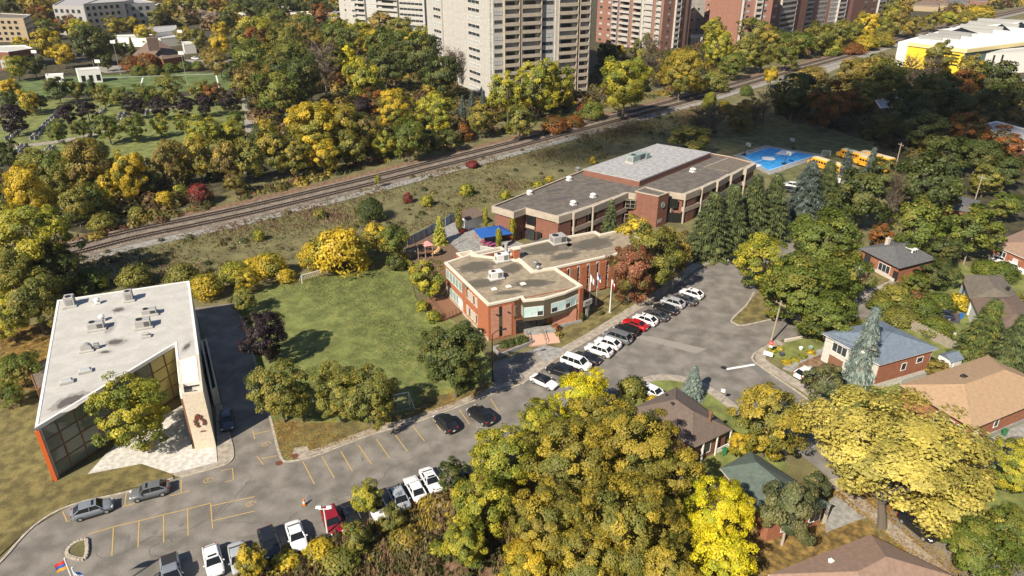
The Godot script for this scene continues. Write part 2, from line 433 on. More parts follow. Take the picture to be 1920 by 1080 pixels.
# a crown in a unit ball: «lumps» clumps of leaves on and in a ball, each clump of one colour
func crown_mesh(tone: String, kind: String, rng_seed: int, leaves: int, leaf: float) -> ArrayMesh:
	var key := "%s_%s_%d_%d" % [tone, kind, rng_seed, leaves]
	if shapes.has(key):
		return shapes[key]
	var rng := RandomNumberGenerator.new()
	rng.seed = rng_seed * 7919 + tone.hash() % 1000
	var hue := FastNoiseLite.new()
	hue.seed = rng_seed
	hue.frequency = 0.75
	var pal: Array = TONES[tone]
	var vv := PackedVector3Array()
	var nn := PackedVector3Array()
	var cc := PackedColorArray()
	var lumps := {"round": 46, "full": 64, "open": 52, "tall": 44, "column": 26, "bush": 26, "hedge": 30, "thin": 30}.get(kind, 40) as int
	if leaves > 20000:
		lumps = 210
	elif leaves > 9000:
		lumps = int(lumps * 2.1)
	elif leaves > 3000:
		lumps = int(lumps * 1.5)
	var shrink := pow(46.0 / lumps, 0.4)
	var each := maxi(leaves / lumps, 6)
	# the main limbs: balls of foliage that make the crown's uneven outline
	var limbs := []
	if not kind in ["bush", "hedge", "column"]:
		var count: int = {"full": 11, "open": 10, "tall": 8, "thin": 8}.get(kind, 9)
		for k in count:
			var ly := 0.95 - 1.85 * (k + 0.5) / count
			var la := k * 2.4 + rng.randf()
			var lr := sqrt(1.0 - ly * ly)
			var wide := 1.0 - (0.3 * ly if kind == "tall" else 0.0)
			if leaves > 20000:
				limbs.append([Vector3(cos(la + 1.2) * lr, ly, sin(la + 1.2) * lr) * rng.randf_range(0.6, 0.86), rng.randf_range(0.16, 0.26)])
			limbs.append([Vector3(cos(la) * lr * wide, ly, sin(la) * lr * wide) * rng.randf_range(0.5, 0.72), rng.randf_range(0.32, 0.48) * (0.62 if kind == "open" and leaves > 20000 else 0.85 if kind in ["open", "thin"] else 1.0)])
		limbs.append([Vector3.ZERO, 0.35 if kind == "open" else 0.62 if kind != "thin" else 0.3])
	for i in lumps:
		# where the clump sits
		var y := 1.0 - 2.0 * (i + 0.5) / lumps
		var a := i * 2.399963 + rng.randf() * 0.9
		var rr := sqrt(1.0 - y * y)
		var p := Vector3(cos(a) * rr, y, sin(a) * rr)
		var out := rng.randf_range(0.62, 0.86)
		var size := rng.randf_range(0.2, 0.34)
		if limbs:
			for attempt in 6:
				var b: Array = limbs[rng.randi() % limbs.size()]
				var d := Vector3(rng.randfn(), rng.randfn() + 0.25, rng.randfn()).normalized()
				p = b[0] + d * b[1] * rng.randf_range(0.75, 1.05)
				var hidden := false
				for other in limbs:
					if other != b and p.distance_to(other[0]) < other[1] * 0.72:
						hidden = true
				if not hidden:
					break
			out = 1.0
			size = rng.randf_range(0.16, 0.25) * (0.8 if kind == "thin" else 1.0)
		elif kind == "column":
			out = rng.randf_range(0.5, 0.75); size = rng.randf_range(0.25, 0.38)
		else:
			p.y = absf(p.y) * 1.5 - 0.75
		size *= shrink * rng.randf_range(0.75, 1.3)
		p *= out + 0.13 * hue.get_noise_3d(p.x * 2.0, p.y * 2.0 + 9.0, p.z * 2.0)
		var pick := clampf(0.5 + 0.95 * hue.get_noise_3d(p.x, p.y, p.z) + rng.randf_range(-0.28, 0.28), 0.0, 0.999)
		var tint: Vector3 = pal[int(pick * pal.size())]
		tint *= rng.randf_range(0.82, 1.15)
		var outward := p.normalized()
		for k in each:
			var d := Vector3(rng.randfn(), rng.randfn(), rng.randfn()).normalized()
			if d.dot(outward) < -0.35 and rng.randf() < 0.75:
				d = -d
			var q := p + d * size * (0.45 + 0.7 * sqrt(rng.randf())) * Vector3(1.15, 0.78, 1.15)
			if rng.randf() < 0.05:
				q *= rng.randf_range(0.3, 0.8)
			var f := (d * 0.6 + outward * 0.7 + Vector3(rng.randfn(), rng.randfn() + 0.9, rng.randfn()) * 0.4).normalized()
			var s := f.cross(Vector3(rng.randfn(), rng.randfn(), rng.randfn())).normalized()
			var w := f.cross(s)
			var l := leaf * rng.randf_range(0.45, 1.45)
			var tc := tint * rng.randf_range(0.8, 1.22)
			var col := Color(tc.x, tc.y, tc.z)
			var a0 := q - s * l
			var a1 := q + w * l * 0.62 + f * l * 0.12
			var a2 := q + s * l - f * l * 0.25
			var a3 := q - w * l * 0.62 + f * l * 0.12
			vv.append(a0); vv.append(a1); vv.append(a2)
			vv.append(a0); vv.append(a2); vv.append(a3)
			for j in 6:
				nn.append(f); cc.append(col)
	shapes[key] = leaf_mesh(vv, nn, cc)
	return shapes[key]


func leaf_mesh(vv: PackedVector3Array, nn: PackedVector3Array, cc: PackedColorArray) -> ArrayMesh:
	var arr := []
	arr.resize(Mesh.ARRAY_MAX)
	arr[Mesh.ARRAY_VERTEX] = vv; arr[Mesh.ARRAY_NORMAL] = nn; arr[Mesh.ARRAY_COLOR] = cc
	var m := ArrayMesh.new()
	m.add_surface_from_arrays(Mesh.PRIMITIVE_TRIANGLES, arr)
	return m


# a fir in a unit ball, tip up: whorls of drooping sprays
func fir_mesh(tone: String, rng_seed: int, whorls: int, arms: int) -> ArrayMesh:
	var key := "fir_%s_%d_%d" % [tone, rng_seed, whorls]
	if shapes.has(key):
		return shapes[key]
	var rng := RandomNumberGenerator.new()
	rng.seed = rng_seed
	var pal: Array = TONES[tone]
	var vv := PackedVector3Array()
	var nn := PackedVector3Array()
	var cc := PackedColorArray()
	for i in whorls:
		var t := float(i) / whorls
		var y := -1.0 + 2.0 * t
		var reach := pow(1.0 - t, 0.66) * (1.0 if i % 3 else 0.86) + 0.02
		var n := maxi(4, int(arms * (0.35 + 0.65 * (1.0 - t))))
		for k in n:
			var a := TAU * (k + rng.randf() * 0.8) / n + i * 1.3
			var dir := Vector3(cos(a), 0, sin(a))
			var long := reach * rng.randf_range(0.62, 1.12)
			var tint: Vector3 = pal[rng.randi() % pal.size()] * rng.randf_range(0.6, 1.35)
			if rng.randf() < 0.12:
				continue
			var bits := maxi(2, int(long * 9.0))
			for b in bits:
				var u := (b + 0.6) / bits
				var c := Vector3(0, y, 0) + dir * long * u + Vector3(0, 0.05 * (1.0 - u) - 0.1 * u * long, 0)
				for side in [-1.0, 1.0, 0.0]:
					var w := 0.14 * (1.15 - 0.5 * u) * rng.randf_range(0.8, 1.3)
					var out: Vector3 = (dir + Vector3(-dir.z, 0, dir.x) * side * 0.9 + Vector3(0, rng.randf_range(-0.45, 0.15), 0)).normalized()
					var across: Vector3 = out.cross(UP).normalized() * w * 0.42
					var tip: Vector3 = c + out * w * 1.7
					var f := Vector3(out.x * 0.4, 1.0, out.z * 0.4).normalized()
					var tc := tint * rng.randf_range(0.8, 1.25)
					var col := Color(tc.x, tc.y, tc.z)
					vv.append(c - across); vv.append(tip); vv.append(c + across)
					vv.append(c - across * 0.8 + Vector3(0, -0.02, 0)); vv.append(tip + Vector3(0, -0.045, 0)); vv.append(c + across * 0.8 + Vector3(0, -0.02, 0))
					for j in 6:
						nn.append(f); cc.append(col)
	shapes[key] = leaf_mesh(vv, nn, cc)
	return shapes[key]


# bare twigs in a unit ball
func twig_mesh(tone: String, rng_seed: int, n: int) -> ArrayMesh:
	var key := "twig_%s_%d" % [tone, rng_seed]
	if shapes.has(key):
		return shapes[key]
	var rng := RandomNumberGenerator.new()
	rng.seed = rng_seed
	var pal: Array = TONES[tone]
	var g := Geo.new()
	for i in n:
		var y := rng.randf_range(-0.95, 0.75)
		var a := rng.randf() * TAU
		var s := Vector3(cos(a), 0, sin(a)) * 0.08 * rng.randf() + Vector3(0, y, 0)
		var room := sqrt(maxf(0.04, 1.0 - y * y)) * 0.9
		var e := s + Vector3(cos(a) * room, rng.randf_range(0.25, 0.7), sin(a) * room) * rng.randf_range(0.55, 1.0)
		var tc: Vector3 = pal[rng.randi() % pal.size()]
		g.col = Color(tc.x, tc.y, tc.z)
		g.tube(s, e, 0.017, 0.008, 3)
		for b in 9:
			var u := rng.randf_range(0.3, 1.0)
			var c := s.lerp(e, u)
			g.tube(c, c + Vector3(rng.randfn(), rng.randfn() * 0.7 + 0.35, rng.randfn()) * 0.1, 0.01, 0.005, 3)
	shapes[key] = g.mesh()
	return shapes[key]


# a tapered trunk one unit high with limbs that reach into the crown
func trunk_mesh(kind: String, rng_seed: int) -> ArrayMesh:
	var key := "trunk_%s_%d" % [kind, rng_seed]
	if shapes.has(key):
		return shapes[key]
	var rng := RandomNumberGenerator.new()
	rng.seed = rng_seed
	var g := Geo.new()
	if kind == "fir":
		g.tube(Vector3.ZERO, Vector3(0, 0.96, 0), 0.022, 0.004, 7)
	else:
		var fork := 0.34
		g.tube(Vector3(0, -0.02, 0), Vector3(0.006, fork * 0.35, 0), 0.036, 0.028, 8)
		g.tube(Vector3(0.006, fork * 0.35, 0), Vector3(-0.004, fork, 0.004), 0.028, 0.023, 8)
		g.tube(Vector3(-0.004, fork, 0.004), Vector3(0.02, 0.72, -0.015), 0.021, 0.009, 6)
		for i in 7:
			var a := TAU * (i + rng.randf() * 0.5) / 7.0
			var s := Vector3(0, fork + 0.05 * (i % 3), 0)
			var m := s + Vector3(cos(a) * 0.11, 0.13 + rng.randf() * 0.05, sin(a) * 0.11)
			var e := m + Vector3(cos(a + 0.4) * 0.13, 0.12 + rng.randf() * 0.08, sin(a + 0.4) * 0.13)
			g.tube(s, m, 0.014, 0.009, 5)
			g.tube(m, e, 0.009, 0.004, 4)
			g.tube(m, m + Vector3(cos(a - 0.7) * 0.1, 0.1, sin(a - 0.7) * 0.1), 0.006, 0.003, 4)
	shapes[key] = g.mesh()
	return shapes[key]


# h: height of the tree, r: radius of its crown, low: height where the crown starts
func tree(called: String, tone: String, kind: String, x: float, z: float, h: float, r: float, look: int, label: String, category := "tree", group := "", detail := 1.0) -> Node3D:
	var o := thing(called, label, category, Vector3(x, 0, z), fmod(look * 2.39 + x * 0.7, TAU), group)
	var low := h * 0.12
	var kinds := look % 3
	var bark: Material = M.bark
	if kind == "fir":
		low = h * 0.04
		var cm := fir_mesh(tone, kinds, 26 if detail < 1.5 else 34, 15 if detail < 1.5 else 22)
		put("crown", cm, M.needle, o, Transform3D(Basis.from_scale(Vector3(r, (h - low) / 2, r)), Vector3(0, (h + low) / 2, 0)))
		put("trunk", trunk_mesh("fir", 0), bark, o, Transform3D(Basis.from_scale(Vector3(h * 0.8, h, h * 0.8)), Vector3.ZERO))
		return o
	var m: ArrayMesh
	if kind == "bare":
		m = twig_mesh(tone, kinds, 90)
		low = h * 0.2
	elif kind == "bush" or kind == "hedge":
		low = 0.0
		m = crown_mesh(tone, kind, kinds, int(1500 * detail), 0.1)
	elif kind == "column":
		low = h * 0.06
		m = crown_mesh(tone, kind, kinds, int(1500 * detail), 0.12)
	else:
		var count := 7000
		var leaf := 0.048
		if detail > 3.0:
			count = 42000; leaf = 0.022
		elif detail > 1.5:
			count = 19000; leaf = 0.031
		elif detail < 0.9:
			count = 2600; leaf = 0.075
		m = crown_mesh(tone, kind, kinds, count, leaf)
	put("crown", m, M.leaf, o, Transform3D(Basis.from_scale(Vector3(r, (h - low) / 2, r)), Vector3(0, (h + low) / 2, 0)))
	put("trunk", trunk_mesh("broad", kinds), M.pale_bark if kind in ["thin", "open"] else bark, o, Transform3D(Basis.from_scale(Vector3(maxf(r * 1.5, h * 0.5), h, maxf(r * 1.5, h * 0.5))), Vector3.ZERO))
	return o


func shrub(called: String, tone: String, x: float, z: float, h: float, r: float, look: int, label: String, category := "shrub", group := "") -> Node3D:
	var o := thing(called, label, category, Vector3(x, 0, z), fmod(look * 2.39, TAU), group)
	var m := crown_mesh(tone, "bush", look % 3, 700 if r < 1.2 else 1500 if r < 2.2 else 5000, 0.15 if r < 1.2 else 0.11 if r < 2.2 else 0.058)
	put("foliage", m, M.leaf, o, Transform3D(Basis.from_scale(Vector3(r, h / 2 * 1.05, r)), Vector3(0, h / 2, 0)))
	put("stem", trunk_mesh("broad", look % 3), M.bark, o, Transform3D(Basis.from_scale(Vector3(h, h * 0.9, h)), Vector3.ZERO))
	return o


func scatter(called: String, label: String, category: String, poly: PackedVector2Array, count: int, y: float, m: Mesh, material: Material, tones: Array, smallest: float, largest: float, rng_seed: int, keep_off: Array = []) -> MultiMeshInstance3D:
	var rng := RandomNumberGenerator.new()
	rng.seed = rng_seed
	var patches := FastNoiseLite.new()
	patches.seed = rng_seed
	patches.frequency = 0.035
	var lo := poly[0]
	var hi := poly[0]
	for p in poly:
		lo = lo.min(p); hi = hi.max(p)
	var places: Array[Transform3D] = []
	var colors: Array[Color] = []
	var tries := 0
	while places.size() < count and tries < count * 6:
		tries += 1
		var p := Vector2(rng.randf_range(lo.x, hi.x), rng.randf_range(lo.y, hi.y))
		var f := patches.get_noise_2d(p.x, p.y)
		if rng.randf() > 0.62 + f * 1.3 or not Geometry2D.is_point_in_polygon(p, poly):
			continue
		var off := false
		for k in keep_off:
			if Geometry2D.is_point_in_polygon(p, k):
				off = true
		if off:
			continue
		var s := rng.randf_range(smallest, largest) * (1.0 + 0.7 * f)
		places.append(Transform3D(Basis(UP, rng.randf() * TAU).scaled(Vector3(s, s * rng.randf_range(0.7, 1.2), s)), Vector3(p.x, y, p.y)))
		var t: Vector3 = tones[clampi(int((0.5 + f * 1.1 + rng.randf_range(-0.3, 0.3)) * tones.size()), 0, tones.size() - 1)]
		t *= rng.randf_range(0.75, 1.25)
		colors.append(Color(t.x, t.y, t.z))
	var mm := MultiMesh.new()
	mm.transform_format = MultiMesh.TRANSFORM_3D
	mm.use_colors = true
	mm.mesh = m
	mm.instance_count = places.size()
	for i in places.size():
		mm.set_instance_transform(i, places[i])
		mm.set_instance_color(i, colors[i])
	var o := MultiMeshInstance3D.new()
	o.multimesh = mm
	o.material_override = material
	o.name = numbered(called)
	add_child(o, true)
	tag(o, label, category, "", "stuff")
	return o


func tuft_mesh(blades: int, rng_seed: int) -> ArrayMesh:
	var rng := RandomNumberGenerator.new()
	rng.seed = rng_seed
	var vv := PackedVector3Array()
	var nn := PackedVector3Array()
	var cc := PackedColorArray()
	for i in blades:
		var a := rng.randf() * TAU
		var p := Vector3(cos(a), 0, sin(a)) * rng.randf() * 0.5
		var e := p + Vector3(rng.randfn() * 0.25, rng.randf_range(0.5, 1.0), rng.randfn() * 0.25)
		var w := Vector3(-sin(a), 0, cos(a)) * rng.randf_range(0.05, 0.13)
		vv.append(p - w); vv.append(p + w); vv.append(e)
		var f := Vector3(cos(a) * 0.5, 0.8, sin(a) * 0.5).normalized()
		for j in 3:
			nn.append(f); cc.append(Color.WHITE * rng.randf_range(0.8, 1.0))
	return leaf_mesh(vv, nn, cc)


const HUES := {"green": "mid green", "dark": "dark green", "olive": "olive green", "lime": "yellow green", "gold": "golden yellow", "mixed": "gold and green", "bright": "bright yellow", "tan": "tan leaved", "rust": "rust brown", "red": "deep red", "purple": "purple leaved", "spruce": "dark green", "bluish": "blue green", "bare": "bare brown"}
const PLACES := {
	"trackrow": ["in the tree row beyond the railway", "trees beyond the railway"],
	"wood": ["in the wood left of the towers", "trees of the wood"],
	"cemetery": ["in the cemetery below the sports field", "cemetery trees"],
	"town": ["in the streets beyond the sports field", "trees in the streets beyond the sports field"],
	"towers": ["on the bank before the red towers", "plants on the bank before the red towers"],
	"grove": ["in the shaded grove beyond the blue court", "trees of the shaded grove"],
	"shelter": ["in the belt behind the court field", "thin trees behind the court field"],
}
const ORDINALS := ["", "first", "second", "third", "fourth", "fifth", "sixth", "seventh", "eighth", "ninth", "tenth", "eleventh", "twelfth", "thirteenth", "fourteenth", "fifteenth", "sixteenth", "seventeenth", "eighteenth", "nineteenth"]


# a tree or bush of one of the woods: place names the wood, order its turn from the left among those of its colour there
func grow(tone: String, kind: String, x: float, z: float, h: float, r: float, look: int, place: String, order: int, detail := 1.0) -> void:
	var bush := kind == "bush"
	var called: String = "wild_bush" if bush else "spruce_tree" if kind == "fir" else {"bare": "bare_tree", "purple": "plum_tree"}.get(tone, {"tall": "poplar_tree", "thin": "birch_tree"}.get(kind, "maple_tree"))
	var label: String = HUES[tone] + (" bush " if bush else " tree ") + PLACES[place][0]
	if order:
		label += ", %s such from the left" % (ORDINALS[order] if order < 20 else "number %d" % order)
	if bush:
		shrub(called, tone, x, z, h, r, look, label, "bush", PLACES[place][1])
	else:
		tree(called, tone, kind, x, z, h, r, look, label, "tree", PLACES[place][1], detail)

# ---------------------------------------------------------------- vehicles

# type: [length, width, height, belt height, bonnet height, x of windscreen foot, x of roof front, x of roof rear, x of rear glass foot, wheel radius]  (x from the nose, as shares of the length)
const CARS := {
	"saloon": [4.85, 1.9, 1.47, 0.98, 0.92, 0.27, 0.42, 0.7, 0.87, 0.34],
	"suv": [4.85, 1.98, 1.74, 1.12, 1.06, 0.24, 0.36, 0.83, 0.95, 0.38],
	"crossover": [4.6, 1.9, 1.64, 1.06, 1.0, 0.24, 0.37, 0.78, 0.95, 0.36],
	"van": [5.2, 2.05, 1.8, 1.1, 1.04, 0.16, 0.31, 0.88, 0.97, 0.36],
	"hatch": [4.3, 1.85, 1.5, 1.0, 0.94, 0.24, 0.39, 0.78, 0.96, 0.34],
	"jeep": [4.4, 1.92, 1.82, 1.15, 1.1, 0.35, 0.4, 0.95, 0.985, 0.42],
	"pickup": [5.6, 2.05, 1.85, 1.2, 1.14, 0.27, 0.36, 0.58, 0.62, 0.42],
	"coupe": [4.75, 1.92, 1.38, 0.94, 0.88, 0.29, 0.45, 0.66, 0.88, 0.35],
}


func loft(sections: Array) -> ArrayMesh:   # rings of the same number of points, smooth; the ends are closed
	var rings := sections.size()
	var k: int = sections[0].size()
	var st := SurfaceTool.new()
	st.begin(Mesh.PRIMITIVE_TRIANGLES)
	st.set_smooth_group(0)
	for i in rings - 1:
		for j in k - 1:
			var a: Vector3 = sections[i][j]; var b: Vector3 = sections[i][j + 1]
			var d: Vector3 = sections[i + 1][j]; var e: Vector3 = sections[i + 1][j + 1]
			for p in [a, d, b, b, d, e]:
				st.add_vertex(p)
	st.set_smooth_group(1)
	for i in [0, rings - 1]:
		var mid := Vector3.ZERO
		for p in sections[i]:
			mid += p
		mid /= k
		for j in k - 1:
			var a: Vector3 = sections[i][j]; var b: Vector3 = sections[i][j + 1]
			for p in ([a, b, mid] if i == 0 else [b, a, mid]):
				st.add_vertex(p)
	st.generate_normals()
	return st.commit()


func car_parts(type: String) -> Dictionary:
	var key := "car_" + type
	if shapes.has(key):
		return shapes[key]
	var s: Array = CARS[type]
	var l: float = s[0]; var w: float = s[1] / 2; var h: float = s[2]; var belt: float = s[3]; var hood: float = s[4]
	var wr: float = s[9]
	var X := func(t: float) -> float: return l * (0.5 - t)   # nose at +x
	# lower body
	var rings := []
	for q in [[0.0, 0.42, 0.62, 0.58], [0.01, 0.3, 0.72, 0.74], [0.04, 0.24, hood - 0.14, 0.89], [0.1, 0.23, hood - 0.05, 0.975], [s[5], 0.23, hood + 0.03, 1.0], [s[6], 0.23, belt, 1.0], [0.6, 0.23, belt, 1.0], [0.78, 0.23, belt + 0.02, 1.0], [0.91, 0.24, belt + (0.02 if type != "pickup" else 0.0), 0.97], [0.97, 0.27, belt - 0.03, 0.89], [1.0, 0.42, belt - 0.18, 0.72]]:
		var x: float = X.call(q[0])
		var lo: float = q[1]; var top: float = q[2]; var hw: float = w * q[3]
		var half := [Vector3(x, lo, hw * 0.86), Vector3(x, lo + 0.1, hw * 0.97), Vector3(x, lerpf(lo, top, 0.6), hw), Vector3(x, top - 0.08, hw * 0.97), Vector3(x, top, hw * 0.86), Vector3(x, top + 0.025, hw * 0.45)]
		var ring := half.duplicate()
		for j in range(half.size() - 1, -1, -1):
			ring.append(half[j] * Vector3(1, 1, -1))
		ring.append(half[0])
		rings.append(ring)
	var p := {"body": loft(rings)}
	# roof with its pillars
	var xf: float = X.call(s[5]); var xr: float = X.call(s[6]); var yr: float = X.call(s[7]); var yf: float = X.call(s[8])
	var b0 := w * 0.9; var r0 := w * 0.74
	var g := Geo.new()
	var t := h - 0.06
	var A := Vector3(xr, t, r0); var B := Vector3(yr, t - 0.02, r0 * 0.97); var C := Vector3(xf, belt - 0.06, b0); var D := Vector3(yf, belt - 0.02, b0 * 0.95)
	var mir := Vector3(1, 1, -1)
	var mid := (A + B) / 2 + Vector3(0, 0.045, 0)
	var edge := Vector3(0, 0.045, -0.1)
	var pts := [A, mid, B]
	for i in 2:
		var a: Vector3 = pts[i]; var b: Vector3 = pts[i + 1]
		g.quad(a, b, b + edge, a + edge)
		var am := a * mir; var bm := b * mir; var em := edge * mir
		g.quad(bm, am, am + em, bm + em)
		g.quad(a + edge, b + edge, bm + em, am + em)
	for sgn in [Vector3.ONE, mir]:
		g.tube(A * sgn, C * sgn, 0.05, 0.06, 5)
		g.tube(B * sgn, D * sgn, 0.07, 0.09, 5)
		for u in ([0.42] if yr - xr > -2.2 else [0.33, 0.68]):
			g.tube(A.lerp(B, u) * sgn, Vector3(lerpf(xr, yr, u), belt, b0) * sgn, 0.045, 0.05, 4)
	p.roof = g.mesh()
	# glass a little inside the pillars
	var i0 := Vector3(0, -0.012, -0.012)
	var gs := {"windscreen": [C, A], "rear_window": [B, D]}
	for n in gs:
		var gg := Geo.new()
		var a: Vector3 = gs[n][0] + i0; var b: Vector3 = gs[n][1] + i0
		gg.quad(a, a * mir, b * mir, b)
		p[n] = gg.mesh()
	var side := Geo.new()
	var e0 := A + i0; var e1 := B + i0; var e2 := C + i0; var e3 := D + i0
	side.quad(e2, e0, e1, e3)
	p.side_left = side.mesh()
	var side2 := Geo.new()
	side2.quad(e0 * mir, e2 * mir, e3 * mir, e1 * mir)
	p.side_right = side2.mesh()
	# wheels
	var ty := Geo.new()
	ty.t = Transform3D(Basis(Vector3.RIGHT, PI / 2), Vector3.ZERO)
	ty.lathe([[wr * 0.62, -0.11], [wr, -0.1], [wr, 0.1], [wr * 0.62, 0.11], [wr * 0.6, 0.06], [0.0, 0.05]], 14)
	p.tyre = ty.mesh()
	var ri := Geo.new()
	ri.t = Transform3D(Basis(Vector3.RIGHT, PI / 2), Vector3.ZERO)
	ri.lathe([[wr * 0.62, 0.085], [wr * 0.56, 0.115], [wr * 0.3, 0.09], [wr * 0.12, 0.115], [0.0, 0.115]], 10)
	p.rim = ri.mesh()
	# lamps, bumpers, mirrors
	var hl := Geo.new()
	hl.t = Transform3D(Basis(UP, 0.35), Vector3.ZERO)
	hl.soft_box(Vector3.ZERO, Vector3(0.34, 0.15, 0.34), 0.04)
	p.headlight = hl.mesh()
	var tl := Geo.new()
	tl.soft_box(Vector3.ZERO, Vector3(0.16, 0.3, 0.3) if type != "saloon" and type != "coupe" else Vector3(0.16, 0.17, 0.46), 0.03)
	p.taillight = tl.mesh()
	var mi := Geo.new()
	mi.soft_box(Vector3.ZERO, Vector3(0.14, 0.16, 0.22), 0.04)
	p.mirror = mi.mesh()
	var bu := Geo.new()
	bu.box(Vector3(X.call(0.012), 0.3, 0), Vector3(0.12, 0.2, w * 1.25))
	bu.box(Vector3(X.call(0.988), 0.34, 0), Vector3(0.1, 0.2, w * 1.45))
	for sgn in [1.0, -1.0]:
		bu.box(Vector3(0, 0.22, sgn * w * 0.955), Vector3(l * 0.46, 0.12, 0.1))
	p.bumper = bu.mesh()
	var sr := Geo.new()
	sr.box(Vector3.ZERO, Vector3(0.85, 0.02, r0 * 1.35))
	p.sunroof = sr.mesh()
	var pl := Geo.new()
	pl.box(Vector3(X.call(1.0) - 0.03, belt - 0.46, 0), Vector3(0.05, 0.15, 0.34))
	p.number_plate = pl.mesh()
	if type == "pickup":
		var bed := Geo.new()
		bed.box(Vector3(X.call(0.8), belt + 0.02, 0), Vector3(l * 0.33, 0.035, w * 1.5))
		p.bed = bed.mesh()
	if type == "jeep":
		var sp := Geo.new()
		sp.t = Transform3D(Basis(Vector3.BACK, PI / 2), Vector3(X.call(1.0) - 0.1, 0.95, 0))
		sp.lathe([[wr * 0.5, -0.1], [wr * 0.95, -0.1], [wr * 0.95, 0.1], [wr * 0.3, 0.12], [0, 0.12]], 12)
		p.spare_wheel = sp.mesh()
	shapes[key] = p
	return p


func car(type: String, paint: String, x: float, z: float, turn: float, label: String, category := "car", group := "", sunroof := false, roof_paint := "") -> Node3D:
	var called: String = {"van": "parked_minivan", "pickup": "pickup_truck", "suv": "parked_suv", "crossover": "parked_suv", "jeep": "parked_suv"}.get(type, "parked_car")
	var o := thing(called, label, category, Vector3(x, 0.05, z), turn, group)
	var p := car_parts(type)
	var s: Array = CARS[type]
	var l: float = s[0]; var w: float = s[1] / 2; var wr: float = s[9]
	put("body", p.body, M[paint], o)
	put("roof", p.roof, M[roof_paint if roof_paint else paint], o)
	for n in ["windscreen", "rear_window"]:
		put(n, p[n], M.car_glass, o)
	put("side_window", p.side_left, M.car_glass, o)
	put("side_window", p.side_right, M.car_glass, o)
	for fx in [0.185, 0.8]:
		for sgn in [1.0, -1.0]:
			var b := Basis.IDENTITY if sgn > 0 else Basis(UP, PI)
			var wheel := put("wheel", p.tyre, M.tyre, o, Transform3D(b, Vector3(l * (0.5 - fx), wr, sgn * (w - 0.1))))
			put("rim", p.rim, M.rim if paint != "car_black" else M.grey_metal, wheel)
	for sgn in [1.0, -1.0]:
		var b := Basis.IDENTITY if sgn < 0 else Basis.from_scale(Vector3(1, 1, -1))
		put("headlight", p.headlight, M.head_lamp, o, Transform3D(Basis.IDENTITY if sgn < 0 else Basis(UP, -0.7), Vector3(l * 0.452, float(s[4]) - 0.3, sgn * w * 0.7)))
		put("taillight", p.taillight, M.tail_lamp, o, Transform3D(Basis.IDENTITY, Vector3(-l * 0.472, float(s[3]) - 0.3, sgn * w * 0.7)))
		put("mirror", p.mirror, M[paint], o, Transform3D(Basis.IDENTITY, Vector3(l * (0.5 - float(s[5])) - 0.3, float(s[3]) - 0.02, sgn * (w + 0.06))))
	put("bumper", p.bumper, M.trim, o)
	put("number_plate", p.number_plate, M.white_paint, o)
	if sunroof:
		put("sunroof", p.sunroof, M.car_glass, o, Transform3D(Basis.IDENTITY, Vector3(l * (0.5 - lerpf(s[6], s[7], 0.36)), float(s[2]) - 0.015, 0)))
	if p.has("bed"):
		put("bed", p.bed, M.trim, o)
	if p.has("spare_wheel"):
		put("spare_wheel", p.spare_wheel, M.tyre, o)
	return o


func school_bus(x: float, z: float, turn: float, label: String) -> Node3D:
	var o := thing("school_bus", label, "bus", Vector3(x, 0.05, z), turn, "school buses parked behind the spruces")
	var g := Geo.new()
	g.soft_box(Vector3(-0.6, 0.55, 0), Vector3(10.0, 2.35, 2.45), 0.22)
	obj("body", g, M.bus_yellow, o)
	g = Geo.new()
	g.soft_box(Vector3(5.1, 0.55, 0), Vector3(1.6, 1.15, 2.1), 0.2)
	obj("bonnet", g, M.bus_yellow, o)
	g = Geo.new()
	g.soft_box(Vector3(-0.6, 2.88, 0), Vector3(9.8, 0.12, 2.0), 0.05)
	obj("roof", g, M.bus_roof, o)
	g = Geo.new()
	g.box(Vector3(4.42, 1.75, 0), Vector3(0.06, 0.85, 2.0))
	obj("windscreen", g, M.car_glass, o)
	for sgn in [1.0, -1.0]:
		for k in 10:
			g = Geo.new()
			g.box(Vector3(-4.9 + k * 0.92, 1.8, sgn * 1.225), Vector3(0.72, 0.62, 0.03))
			obj("window", g, M.car_glass, o)
		g = Geo.new()
		g.box(Vector3(-0.6, 1.25, sgn * 1.228), Vector3(9.9, 0.1, 0.03))
		obj("rub_rail", g, M.trim, o)
		for fx in [3.9, -3.3]:
			g = Geo.new()
			g.t = Transform3D(Basis(Vector3.RIGHT, PI / 2 * sgn), Vector3(fx, 0.5, sgn * 1.1))
			g.lathe([[0.3, -0.14], [0.5, -0.13], [0.5, 0.13], [0.3, 0.14], [0, 0.1]], 14)
			obj("wheel", g, M.tyre, o)
	for k in 2:
		g = Geo.new()
		g.box(Vector3(-5.61, 1.6, -0.6 + k * 1.2), Vector3(0.03, 0.7, 0.9))
		obj("rear_window", g, M.car_glass, o)
	return o

# ---------------------------------------------------------------- buildings

# outer walls, a parapet with its coping, and a roof sheet set below it
func flat_block(o: Node3D, poly: PackedVector2Array, y0: float, h: float, wall: Material, roof: Material, coping: Material, lip := 0.35, rim := 0.4, called := "") -> void:
	var g := Geo.new()
	g.sides(poly, y0, h - 0.12)
	obj(called + "wall", g, wall, o)
	var inner := grown(poly, -rim)
	g = Geo.new()
	g.cap(grown(poly, -rim + 0.02), h - lip)
	obj(called + "roof", g, roof, o)
	g = Geo.new()
	var outer := grown(poly, 0.05)
	g.sides(outer, h - 0.22, h)
	g.sides(inner, h - lip - 0.05, h, true)
	g.ring(outer, inner, h)
	obj(called + "coping", g, coping, o)


